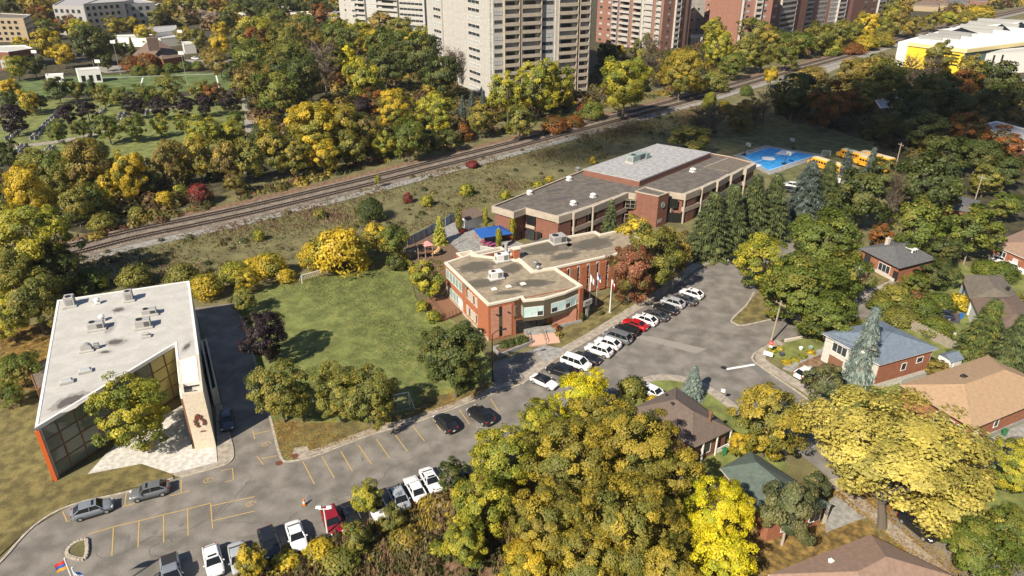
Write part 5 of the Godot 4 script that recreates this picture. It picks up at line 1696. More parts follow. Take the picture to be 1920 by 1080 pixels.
func brick_school() -> void:
	var h:=7.2
	var o:=thing("brick_school","two storey orange brick school with curved glass bay","school")
	var poly:=PackedVector2Array([Vector2(-12.7,-122.7),Vector2(-4.0,-105.9),Vector2(0.4,-107.9),Vector2(1.6,-108.6),Vector2(2.0,-107.3),Vector2(5.5,-108.1),Vector2(9.3,-110.3),Vector2(12.4,-113.0),Vector2(8.0,-120.5),Vector2(3.8,-118.9),Vector2(1.5,-123.9),Vector2(-8.1,-126.6)])
	var wing:=PackedVector2Array([Vector2(1.5,-123.9),Vector2(3.8,-118.9),Vector2(8.0,-120.5),Vector2(16.9,-125.0),Vector2(26.9,-129.9),Vector2(24.8,-140.3),Vector2(18.3,-136.7),Vector2(17.3,-138.3),Vector2(7.4,-133.7),Vector2(-1.4,-128.9)])
	# main block
	var NW: Vector2=poly[0]; var SW: Vector2=poly[1]; var S1: Vector2=poly[2]; var SE: Vector2=poly[7]
	var bay:=PackedVector2Array([poly[2],poly[3],poly[4],poly[5],poly[6],poly[7]])
	var g:=Geo.new()
	g.sides(PackedVector2Array([NW,SW,S1,SE,poly[8],poly[9],poly[10],poly[11]]),0.0,h - 0.1)
	obj("wall",g,M.orange_brick,o)
	g=Geo.new()
	g.cap(grown(poly,-0.4),h - 0.3)
	obj("roof",g,M.gravel_roof,o)
	g=Geo.new()
	g.sides(grown(poly,0.1),h - 0.35,h)
	g.sides(grown(poly,-0.42),h - 0.35,h,true)
	g.ring(grown(poly,0.1),grown(poly,-0.42),h)
	obj("coping",g,M.cream_metal,o)
	# front panel of salmon brick with a slit of windows
	var f:=face(SW,S1)
	var fl:=SW.distance_to(S1)
	panel("brick_panel",o,f,Vector3(fl*0.1,0.3,0.0),Vector3(fl*0.3,h - 1.3,0.08),M.salmon_brick)
	panel("brick_panel",o,f,Vector3(fl*0.53,0.3,0.0),Vector3(fl*0.36,h - 1.3,0.08),M.salmon_brick)
	panel("spandrel",o,f,Vector3(fl*0.42,2.4,0.0),Vector3(fl*0.1,2.0,0.1),M.bronze_panel)
	window(o,f,fl*0.42,4.5,fl*0.1,1.7,M.dark_metal,M.black_glass)
	window(o,f,fl*0.42,0.6,fl*0.1,1.7,M.dark_metal,M.black_glass)
	for k in 2:
		panel("wall_lamp",o,f,Vector3(fl*(0.27+0.45*k),4.9,0.08),Vector3(0.3,0.14,0.25),M.dark_metal)
	# left side: two groups of windows on two floors
	f=face(NW,SW)
	fl=NW.distance_to(SW)
	for y in [0.9,4.3]:
		panel("spandrel",o,f,Vector3(0.5,y - 0.15,0.0),Vector3(fl*0.4,2.2,0.05),M.green_metal)
		for k in 5:
			window(o,f,0.8+k*1.45,y+0.1,1.15,1.75,M.white_metal,[M.blind,M.window_glass,M.blind,M.blind,M.window_glass][(k+int(y))%5],1,2)
		for k in 5:
			window(o,f,fl*0.52+k*1.0,y+0.1,0.6,1.75,M.cream_metal,[M.pale_window,M.window_glass,M.pale_window][(k+int(y))%3])
	panel("door",o,f,Vector3(6.2,0.1,0.0),Vector3(1.9,2.4,0.1),M.white_metal)
	panel("plinth",o,f,Vector3(0,0,0.0),Vector3(fl,0.5,0.12),M.beige_concrete)
	# curved glazed bay on the upper floor,porch below
	g=Geo.new()
	g.sides(bay,3.1,h - 0.3)
	g.cap(bay,3.1)
	obj("bay",g,M.bronze_panel,o)
	for k in 5:
		var bf:=face(bay[k],bay[k+1])
		var bl:=bay[k].distance_to(bay[k+1])
		if k==0:
			window(o,bf,bl*0.1,4.0,bl*0.8,1.7,M.green_metal,M.blind)
		elif k==1:
			window(o,bf,bl*0.15,4.0,bl*0.7,1.7,M.green_metal,M.pale_window)
		else:
			for j in 3:
				if k==3 and j==0:
					continue
				var x:=bl*(0.04+0.32*j)
				window(o,bf,x,3.95,bl*0.28,1.75,M.white_metal,[M.blind,M.window_glass,M.blind][(j+k)%3])
				panel("roller_blind",o,bf,Vector3(x+0.05,4.6+0.2*((j+k)%3),0.03),Vector3(bl*0.28 - 0.1,1.1 - 0.2*((j+k)%3),0.03),M.blind)
	panel("corner_pier",o,face(bay[4],bay[5]),Vector3(bay[4].distance_to(bay[5]) - 0.9,0.0,0.0),Vector3(1.0,h - 0.3,0.35),M.orange_brick)
	# entrance under the bay
	var ef:=face(S1,SE)
	var el:=S1.distance_to(SE)
	for k in 6:
		window(o,ef,0.4+k*el*0.075,0.3,el*0.066,2.5,M.dark_metal,M.black_glass,1,2,"entrance_window")
	panel("brick_panel",o,ef,Vector3(el*0.55,0.0,0.0),Vector3(el*0.36,3.0,0.6),M.salmon_brick)
	panel("plinth",o,ef,Vector3(el*0.55,0.0,0.0),Vector3(el*0.45,0.6,0.8),M.grey_concrete)
	# classroom wing
	g=Geo.new()
	g.sides(wing,0.0,h - 0.1)
	obj("wing_wall",g,M.orange_brick,o)
	g=Geo.new()
	g.cap(grown(wing,-0.4),h - 0.32)
	obj("wing_roof",g,M.gravel_roof,o)
	g=Geo.new()
	g.sides(grown(wing,0.08),h - 0.4,h - 0.02)
	g.sides(grown(wing,-0.42),h - 0.4,h - 0.02,true)
	g.ring(grown(wing,0.08),grown(wing,-0.42),h - 0.02)
	obj("wing_coping",g,M.cream_metal,o)
	f=face(wing[2],wing[4])
	fl=wing[2].distance_to(wing[4])
	for k in 9:
		var x:=1.2+k*(fl - 1.5)/9.0
		panel("brick_panel",o,f,Vector3(x,0.4,0.0),Vector3((fl - 1.5)/9.0*0.68,h - 1.5,0.22),M.red_brick if k%2 else M.orange_brick)
		for y in [0.8,3.9]:
			window(o,f,x+(fl - 1.5)/9.0*0.72,y,(fl - 1.5)/9.0*0.2,2.4,M.white_metal,M.window_glass,1,2)
	# low link roofs at the back
	flat_block(o,PackedVector2Array([Vector2(-11.0,-128.9),Vector2(-8.1,-130.2),Vector2(-7.0,-127.9),Vector2(-9.5,-126.4)]),0.0,6.4,M.orange_brick,M.gravel_roof,M.cream_metal,0.6,0.35,"link_")
	flat_block(o,PackedVector2Array([Vector2(-7.8,-129.4),Vector2(-2.2,-132.3),Vector2(-1.4,-130.7),Vector2(-6.8,-127.9)]),0.0,6.3,M.orange_brick,M.brown_roof,M.cream_metal,0.4,0.35,"link_")
	# dark dried puddles in the roof gravel
	for q in [[Vector3(-6.7,6.9,-121.4),4.2,2.6,0.4,3],[Vector3(0.0,6.9,-120.7),2.8,2.0,0.9,4],[Vector3(-5.25,6.9,-114.45),4.0,2.0,0.3,5],[Vector3(3.63,6.9,-114.45),4.2,1.8,0.2,6],[Vector3(6.38,6.88,-130.67),6.0,4.2,0.5,7],[Vector3(16.1,6.88,-132.28),6.0,3.2,0.5,8],[Vector3(-0.47,6.9,-110.9),2.8,1.0,0.2,9],[Vector3(10.33,6.88,-126.29),4.0,1.6,0.5,11]]:
		stain(o,q[0],q[1],q[2],q[3],[M.brown_roof,M.damp_gravel],q[4],0.005)
	var turn:=0.45
	roof_unit("white air handler beside the brick school's chimney",Vector3(-1.93,7.0,-123.81),Vector3(2.5,1.3,1.3),turn,M.white_metal)
	roof_unit("white air handler in the middle of the front roof",Vector3(-2.9,7.0,-116.2),Vector3(2.3,1.3,1.3),turn,M.white_metal)
	roof_unit("large pale metal unit on the classroom wing roof",Vector3(9.26,7.0,-132.81),Vector3(2.8,1.4,2.2),turn,M.unit_metal)
	for q in [[Vector3(-3.09,7.0,-111.73),"left of three small square roof hatches"],[Vector3(-0.57,7.0,-112.77),"middle of three small square roof hatches"],[Vector3(1.99,7.0,-113.82),"right of three small square roof hatches"]]:
		var hd:=thing("roof_hatch",q[1],"roof hatch",q[0],turn)
		g=Geo.new()
		g.box(Vector3.ZERO,Vector3(1.0,0.15,0.8))
		obj("curb",g,M.cream_metal,hd)
		g=Geo.new()
		g.soft_box(Vector3(0,0.15,0),Vector3(0.75,0.18,0.6),0.1)
		obj("lid",g,M.white_metal,hd)
	roof_cap("grey cowl left on the wing roof step",Vector3(4.41,7.0,-121.66),0.55,M.grey_metal,"")
	roof_cap("smaller grey cowl right on the wing roof step",Vector3(4.84,7.0,-119.56),0.4,M.grey_metal,"")
	var ch:=thing("brick_chimney","square orange brick chimney with pale cap on the school roof","chimney",Vector3(0.72,7.0,-125.03),turn)
	g=Geo.new()
	g.box(Vector3.ZERO,Vector3(1.25,2.0,1.1))
	obj("shaft",g,M.orange_brick,ch)
	g=Geo.new()
	g.box(Vector3(0,2.0,0),Vector3(1.5,0.2,1.35))
	obj("cap",g,M.cream_metal,ch)
	var st:=thing("steel_flue","short blue grey steel flue beside the brick chimney","flue",Vector3(-1.14,7.0,-126.53))
	g=Geo.new()
	g.lathe([[0.32,0.0],[0.32,2.3],[0.38,2.35],[0.38,2.5],[0.0,2.5]],12)
	obj("pipe",g,M.unit_metal,st)
	# steps,ramp,planter
	var sp:=Vector2(5.65,-104.58)
	var up:=(Vector2(4.87,-108.34) - sp).normalized()
	var ac:=Vector2(-up.y,up.x)
	var stp:=thing("entrance_steps","broad pale red entrance steps of the brick school","steps")
	for k in 6:
		g=Geo.new()
		var c:=sp+up*(k*0.42)
		g.prism(PackedVector2Array([c - ac*2.7,c+ac*2.7,c+ac*2.7+up*0.46,c - ac*2.7+up*0.46]),0.0,0.16+0.1*(k+1))
		obj("step",g,M.pale_red_stone,stp)
	g=Geo.new()
	var land:=sp+up*2.5
	g.prism(PackedVector2Array([land - ac*2.7,land+ac*2.7,land+ac*2.7+up*2.6,land - ac*2.7+up*2.6]),0.0,0.78)
	obj("landing",g,M.grey_concrete,stp)
	for s in [-2.6,0.2]:
		g=Geo.new()
		var a: Vector2=sp+ac*s
		var b:=a+up*2.6
		var A:=Vector3(a.x,1.15,a.y); var B:=Vector3(b.x,1.75,b.y)
		g.tube(A,B,0.05,0.05)
		for k in 4:
			var p:=A.lerp(B,k/3.0)
			g.tube(p - Vector3(0,0.95,0),p,0.04,0.04)
		obj("handrail",g,M.wood_brown,stp)
	var rp:=thing("ramp_railing","brown railing of the ramp along the brick school front","railing")
	g=Geo.new()
	var pa:=Vector3(-3.08,1.1,-104.34); var pb:=Vector3(0.74,1.1,-106.3)
	for y in [0.0,-0.4]:
		g.tube(pa+Vector3(0,y,0),pb+Vector3(0,y,0),0.045,0.045)
	for k in 5:
		var p:=pa.lerp(pb,k/4.0)
		g.tube(p - Vector3(0,1.1,0),p,0.04,0.04)
	obj("rail",g,M.wood_brown,rp)
	var bed:=thing("planter","pale concrete planter with clipped shrubs before the school","planter")
	g=Geo.new()
	var pl:=PackedVector2Array([Vector2(-3.2,-102.9),Vector2(2.8,-106.5),Vector2(3.8,-104.9),Vector2(-2.1,-100.4)])
	g.sides(pl,0.0,0.75)
	g.ring(pl,grown(pl,-0.25),0.75)
	g.sides(grown(pl,-0.25),0.4,0.75,true)
	obj("rim",g,M.grey_concrete,bed)
	g=Geo.new()
	g.cap(grown(pl,-0.24),0.5)
	obj("soil",g,M.mulch,bed)
	var n:=0
	for q in [Vector3(-1.36,0.0,-103.54),Vector3(-0.27,0.0,-104.06),Vector3(0.82,0.0,-104.58),Vector3(1.92,0.0,-105.1)]:
		shrub("planter_shrub","dark",q.x,q.z,1.5,0.95,n,["leftmost","second","third","rightmost"][n]+" shrub in the concrete planter before the school","shrub")
		n += 1
	n=0
	for q in [[Vector3(7.06,0.0,-110.96),"gold"],[Vector3(7.74,0.0,-109.45),"maroon"],[Vector3(8.09,0.0,-107.24),"tan"]]:
		shrub("entrance_shrub",q[1],q[0].x,q[0].z,1.7 - 0.3*n,0.8,n,["golden shrub at the top of the school steps","reddish shrub beside the school steps","pale dry shrub at the foot of the school steps"][n],"shrub")
		n += 1
	# terrace on the lawn side
	var dk:=thing("wooden_terrace","brown fenced terrace on the school's lawn side","terrace")
	g=Geo.new()
	var dp:=PackedVector2Array([Vector2(-16.3,-120.3),Vector2(-12.6,-122.5),Vector2(-9.1,-115.7),Vector2(-12.5,-112.3)])
	g.prism(dp,0.0,0.35)
	obj("deck",g,M.wood_brown,dk)
	for e in [[0,3],[3,2],[0,1]]:
		var a: Vector2=dp[e[0]]; var b: Vector2=dp[e[1]]
		g=Geo.new()
		for y in [0.8,1.2,1.6]:
			g.tube(Vector3(a.x,y,a.y),Vector3(b.x,y,b.y),0.04,0.04,4)
		for k in 7:
			var p:=a.lerp(b,k/6.0)
			g.tube(Vector3(p.x,0.3,p.y),Vector3(p.x,1.65,p.y),0.05,0.05,4)
		obj("railing",g,M.wood_brown,dk)
	# name board on its post
	var sg:=thing("school_sign","grey school name board on a post at the bay corner","sign",Vector3(13.54,0.0,-113.88))
	sg.rotation.y=0.71
	g=Geo.new()
	g.box(Vector3.ZERO,Vector3(0.6,3.3,0.35))
	obj("post",g,M.unit_metal,sg)
	g=Geo.new()
	g.soft_box(Vector3(-0.1,2.9,0.25),Vector3(2.1,1.1,0.25),0.06)
	obj("board",g,M.unit_metal,sg)
	var tx:=TextMesh.new()
	tx.text="ÉCOLE"
	tx.font_size=22
	tx.pixel_size=0.016
	tx.depth=0.02
	put("lettering",tx,M.dark_metal,sg,Transform3D(Basis.IDENTITY,Vector3(-0.1,3.45,0.39)))


func long_school() -> void:
	var h:=7.4
	var o:=thing("long_school","long two storey brown brick school with concrete bands","school")
	var poly:=PackedVector2Array([Vector2(-4.6,-152.6),Vector2(0.4,-148.6),Vector2(3.1,-151.3),Vector2(9.9,-146.2),Vector2(17.9,-153.0),Vector2(27.2,-161.7),Vector2(29.0,-160.9),Vector2(37.7,-162.1),Vector2(40.7,-160.6),Vector2(51.1,-170.9),Vector2(64.9,-185.7),Vector2(60.0,-191.6),Vector2(55.8,-194.7),Vector2(31.6,-170.0),Vector2(18.6,-179.6)])
	var g:=Geo.new()
	g.sides(grown(poly,-0.5),0.0,h - 0.1)
	obj("wall",g,M.brown_brick,o)
	g=Geo.new()
	g.cap(grown(poly,-0.3),h - 0.3)
	obj("roof",g,M.grey_roof,o)
	g=Geo.new()
	var sect:=PackedVector2Array([Vector2(50.5,-182.5),Vector2(60.0,-191.8),Vector2(64.9,-186.8),Vector2(56.0,-178.4)])
	g.cap(sect,h - 0.285)
	obj("brown_roof_section",g,M.brown_roof,o)
	g=Geo.new()
	g.cap(strip([Vector2(56.1,-178.9),Vector2(50.5,-182.5),Vector2(60.0,-191.8)],0.3),h - 0.27)
	obj("roof_edge",g,M.beige_concrete,o)
	g=Geo.new()
	g.sides(grown(poly,0.02),h - 1.5,h)
	g.sides(grown(poly,-0.35),h - 0.35,h,true)
	g.ring(grown(poly,0.02),grown(poly,-0.35),h)
	obj("parapet",g,M.beige_concrete,o)
	# end wall
	var e:=face(poly[0],poly[1])
	window(o,face(poly[1],poly[2]),1.6,0.9,1.2,1.2,M.dark_metal,M.black_glass,2)
	panel("vent_hood",o,face(poly[1],poly[2]),Vector3(2.6,3.0,-0.4),Vector3(0.6,0.3,0.4),M.dark_metal)
	e=face(poly[2],poly[3])
	window(o,e,0.3,3.7,2.1,2.1,M.dark_metal,M.black_glass,2)
	panel("band",o,e,Vector3(0.0,2.7,-0.5),Vector3(2.4,0.9,0.42),M.beige_concrete)
	window(o,e,0.3,0.1,2.1,2.3,M.dark_metal,M.window_glass,2)
	window(o,e,3.1,0.1,1.1,2.3,M.dark_metal,M.black_glass,1)
	# street front: bays with brick panels,windows and concrete bands
	var n:=0
	for q in [[Vector2(9.89,-146.16),Vector2(12.86,-148.6)],[Vector2(13.43,-148.27),Vector2(17.59,-152.3)],[Vector2(18.07,-152.3),Vector2(22.65,-157.2)],[Vector2(23.14,-157.2),Vector2(27.25,-161.7)],[Vector2(40.69,-160.6),Vector2(45.2,-164.8)],[Vector2(45.8,-165.2),Vector2(50.1,-170.0)],[Vector2(50.8,-170.0),Vector2(55.3,-175.6)],[Vector2(55.6,-175.1),Vector2(60.4,-181.0)],[Vector2(60.7,-180.0),Vector2(64.8,-185.2)]]:
		var f:=face(q[0],q[1])
		var l: float=q[0].distance_to(q[1])
		panel("bay_parapet",o,f,Vector3(0,h - 1.55,-0.5),Vector3(l,1.6,1.0),M.beige_concrete)
		if n==0:
			panel("bay_wall",o,f,Vector3(0,0,-0.5),Vector3(l,h - 1.55,0.85),M.brown_brick)
		else:
			panel("bay_column",o,f,Vector3(0,0,0.1),Vector3(0.35,h - 1.55,0.38),M.beige_concrete)
			panel("bay_wall",o,f,Vector3(l*0.2,3.9,-0.5),Vector3(l*0.52,h - 5.45,0.9),M.brown_brick)
			panel("bay_wall",o,f,Vector3(l*0.2,0.0,-0.5),Vector3(l*0.52,2.8,0.9),M.brown_brick)
			panel("band",o,f,Vector3(0.35,2.8,-0.5),Vector3(l - 0.35,1.1,1.0),M.beige_concrete)
			for y in [0.5,3.95]:
				window(o,f,l*0.75,y,l*0.22,1.85,M.dark_metal,M.black_glass,1,1,"window",0.1)
				window(o,f,0.4,y,l*0.12,1.85,M.dark_metal,M.black_glass,1,1,"window",0.1)
		n += 1
	# entrance: glazed link,stair tower,canopy
	var lk:=face(Vector2(26.76,-160.9),Vector2(29.23,-160.6))
	for y in [0.3,3.9]:
		window(o,lk,0.3,y,2.2,1.9,M.beige_concrete,M.black_glass,2,2)
	var tw:=PackedVector2Array([Vector2(29.1,-161.2),Vector2(34.1,-157.7),Vector2(37.0,-160.3),Vector2(32.2,-164.5)])
	flat_block(o,tw,0.0,7.95,M.brown_brick,M.grey_roof,M.beige_concrete,0.25,0.3,"tower_")
	var tf:=face(tw[1],tw[2])
	g=Geo.new()
	g.t=Transform3D(Basis(Vector3.RIGHT,PI/2),Vector3(tw[1].distance_to(tw[2])*0.5,5.3,0.05))
	g.lathe([[0.75,0.0],[0.75,0.1],[0.6,0.12],[0.55,0.06],[0.35,0.1],[0.0,0.1]],18)
	obj("round_emblem",g,M.green_metal,o,tf)
	panel("lettering_plate",o,tf,Vector3(0.5,1.0,0.0),Vector3(1.6,0.9,0.06),M.unit_metal)
	var cb:=PackedVector2Array([Vector2(37.5,-163.6),Vector2(38.1,-161.1),Vector2(42.3,-165.1),Vector2(41.7,-167.8)])
	g=Geo.new()
	g.prism(cb,2.5,3.7)
	g.cap(cb,2.5)
	obj("entrance_canopy",g,M.beige_concrete,o)
	panel("entrance_column",o,face(cb[1],cb[2]),Vector3(cb[1].distance_to(cb[2]) - 0.5,0.0,-0.4),Vector3(0.35,2.5,0.35),M.beige_concrete)
	var ef:=face(Vector2(36.93,-161.3),Vector2(40.69,-160.6))
	window(o,ef,0.5,0.2,3.2,2.3,M.dark_metal,M.black_glass,3,1)
	window(o,ef,0.5,3.9,2.0,1.9,M.dark_metal,M.black_glass,2,1)
	# gymnasium
	var gym:=PackedVector2Array([Vector2(18.2,-176.0),Vector2(31.0,-166.6),Vector2(54.3,-190.7),Vector2(41.2,-199.5)])
	g=Geo.new()
	g.sides(gym,6.0,8.7)
	obj("gym_wall",g,M.brown_brick,o)
	g=Geo.new()
	g.cap(gym,8.75)
	g.sides(grown(gym,0.08),8.45,8.76)
	obj("gym_roof",g,M.pale_roof,o)
	for q in [[Vector3(18.04,7.1,-158.1),4.6,1.1,0.3,21],[Vector3(11.2,7.1,-158.1),5.5,1.5,0.5,22],[Vector3(20.4,7.1,-168.9),4.0,1.2,0.2,23],[Vector3(45.1,7.1,-179.6),3.8,1.0,0.3,24],[Vector3(10.27,7.1,-164.1),4.5,1.6,0.4,25]]:
		stain(o,q[0],q[1],q[2],q[3],[M.brown_roof,M.roof_stain],q[4],0.006)
	var turn:=0.8
	var hv:=roof_unit("big green grey air handler on the gymnasium roof",Vector3(32.61,8.75,-183.1),Vector3(5.6,1.6,2.2),turn,M.green_metal)
	g=Geo.new()
	g.soft_box(Vector3(3.7,0.2,0.6),Vector3(1.6,1.3,1.4),0.1)
	obj("intake_hood",g,M.green_metal,hv)
	n=0
	for q in [Vector3(4.18,7.1,-161.4),Vector3(14.29,7.1,-171.8),Vector3(14.01,7.1,-154.2),Vector3(19.02,7.1,-159.2),Vector3(25.29,7.1,-174.3),Vector3(17.21,7.1,-179.6)]:
		roof_cap(["leftmost white cowl at the long roof's back edge","white cowl on the back edge nearer the gymnasium","white cowl at the front of the long roof, left one","white cowl at the front of the long roof, right one","white cowl against the gymnasium wall","grey cowl at the gymnasium's back corner"][n],q,0.7,M.white_metal if n<5 else M.grey_metal,"cowls on the long school roof")
		n += 1
	roof_cap("lone white cowl on the roof beyond the gymnasium",Vector3(46.84,7.1,-178.7),0.8,M.white_metal,"")


func tower_body(called: String,label: String,a: Vector2,b: Vector2,deep: float,h: float,wall: Material) -> Node3D:
	var o:=thing(called,label,"apartment tower")
	var d:=(b - a).normalized()
	var n:=Vector2(d.y,-d.x)
	if n.y>0.0:
		n=-n
	var poly:=PackedVector2Array([a,b,b+n*deep,a+n*deep])
	flat_block(o,poly,0.0,h,wall,M.grey_roof,M.balcony_grey,0.4,0.4)
	var g:=Geo.new()
	var c:=(a+b)/2+n*deep/2
	g.box(Vector3(c.x,h - 0.4,c.y),Vector3(9,4.2,7),atan2(-d.y,d.x))
	obj("lift_house",g,wall,o)
	tower_front(o,b,b+n*deep,int(h/3.05),3.05,[["blank",0.08],["small",0.28],["blank",0.08],["balcony",0.2],["small",0.28],["blank",0.08]],wall,M.tower_concrete,M.black_glass)
	return o


func apartment_towers() -> void:
	# the tall pale tower: its broad concrete end and its balconied side
	var a:=Vector2(-40.1,-358.5); var b:=Vector2(-7.5,-298.5); var c:=Vector2(32.9,-317.8)
	var o:=thing("apartment_tower","tallest pale concrete tower with stacked balconies on its right side","apartment tower")
	var hh:=19*3.15
	var poly:=PackedVector2Array([a,b,c,c+(a - b)])
	flat_block(o,poly,0.0,hh,M.tower_concrete,M.grey_roof,M.balcony_grey,0.4,0.4)
	var g:=Geo.new()
	var m:=(a+c)/2
	g.box(Vector3(m.x,hh - 0.4,m.y),Vector3(9,4.2,7),0.5)
	obj("lift_house",g,M.tower_concrete,o)
	tower_front(o,a,b,19,3.15,[["blank",0.1],["window",0.16],["rib",0.02],["blank",0.19],["blank",0.02],["blank",0.15],["window",0.21],["rib",0.13]],M.tower_concrete,M.tower_concrete,M.window_glass)
	tower_front(o,b,c,19,3.15,[["window",0.1],["balcony",0.15],["rib",0.02],["balcony",0.2],["window",0.15],["rib",0.03],["balcony",0.2],["blank",0.02],["balcony",0.11],["rib",0.02]],M.tower_concrete,M.beige_concrete,M.black_glass)
	# the farther pale tower on the left
	a=Vector2(-107.7,-476.6); b=Vector2(-50.1,-440.9)
	o=tower_body("apartment_tower","farther pale tower with wide window bands left of the tallest one",a,b,22,15*3.1,M.tower_concrete)
	tower_front(o,a,b,15,3.1,[["blank",0.05],["small",0.05],["blank",0.05],["window",0.06],["balcony",0.12],["band",0.14],["balcony",0.24],["band",0.27],["rib",0.02]],M.tower_concrete,M.tower_concrete,M.black_glass)
	# the brick tower with grey balconies and pale end
	a=Vector2(51.7,-462.6); b=Vector2(83.9,-421.0); c=Vector2(102.1,-436.7)
	o=tower_body("apartment_tower","brown brick tower with grey balcony stacks between brick piers",a,b,20,16*3.1,M.tower_brick)
	tower_front(o,a,b,16,3.1,[["small",0.13],["small",0.13],["balcony",0.09],["brick",0.03],["balcony",0.15],["brick",0.05],["balcony",0.12],["brick",0.04],["balcony",0.12],["brick",0.05],["balcony",0.07],["brick",0.02]],M.tower_brick,M.balcony_grey,M.black_glass)
	o=tower_body("apartment_tower","narrow pale tower end beside the brown brick balconies",b,c,16,16*3.1,M.tower_concrete)
	tower_front(o,b,c,16,3.1,[["blank",0.22],["small",0.26],["brick",0.06],["small",0.3],["blank",0.1],["brick",0.06]],M.tower_concrete,M.balcony_grey,M.black_glass)
	a=Vector2(109.8,-476.6); b=Vector2(121.8,-481.5)
	o=tower_body("apartment_tower","cream tower with small windows behind the narrow pale one",a,b,18,14*3.1,M.tower_concrete)
	tower_front(o,a,b,14,3.1,[["blank",0.1],["small",0.35],["small",0.35],["blank",0.2]],M.tower_concrete,M.balcony_grey,M.black_glass)
	# red towers to the right
	a=Vector2(120.3,-476.6); b=Vector2(131.2,-436.7); c=Vector2(191.2,-496.6)
	o=tower_body("apartment_tower","red brick tower with white balconies at its left corner",a,b,20,14*3.1,M.pink_brick)
	tower_front(o,a,b,14,3.1,[["small",0.2],["small",0.22],["balcony",0.36],["brick",0.22]],M.pink_brick,M.tower_concrete,M.black_glass)
	o=tower_body("apartment_tower","broad red brick tower with two stacks of rounded white balconies",b,c,20,14*3.1,M.tower_brick)
	tower_front(o,b,c,14,3.1,[["balcony",0.17],["balcony",0.13],["small",0.12],["small",0.14],["balcony",0.24],["brick",0.2]],M.tower_brick,M.tower_concrete,M.black_glass)
	a=Vector2(194.7,-507.2); b=Vector2(244.1,-547.8); c=Vector2(299.2,-602.5)
	o=tower_body("apartment_tower","pink brick block with white window bands behind the gold tree",a,b,18,12*3.0,M.pink_brick)
	tower_front(o,a,b,12,3.0,[["balcony",0.12],["blank",0.12],["band",0.2],["blank",0.06],["band",0.16],["balcony",0.16],["blank",0.18]],M.pink_brick,M.tower_concrete,M.black_glass)
	o=tower_body("apartment_tower","farthest red brick block at the right end of the towers",b,c,18,11*3.0,M.tower_brick)
	tower_front(o,b,c,11,3.0,[["blank",0.2],["small",0.2],["small",0.2],["balcony",0.18],["small",0.1],["balcony",0.12]],M.tower_brick,M.tower_concrete,M.black_glass)
	var k:=thing("low_pavilion","low white roofed pavilion between the pale and red towers","building")
	flat_block(k,PackedVector2Array([Vector2(110.4,-463.1),Vector2(118.2,-465.6),Vector2(114.8,-451.4),Vector2(107.2,-449.1)]),0.0,4.0,M.tower_concrete,M.white_membrane,M.white_metal)


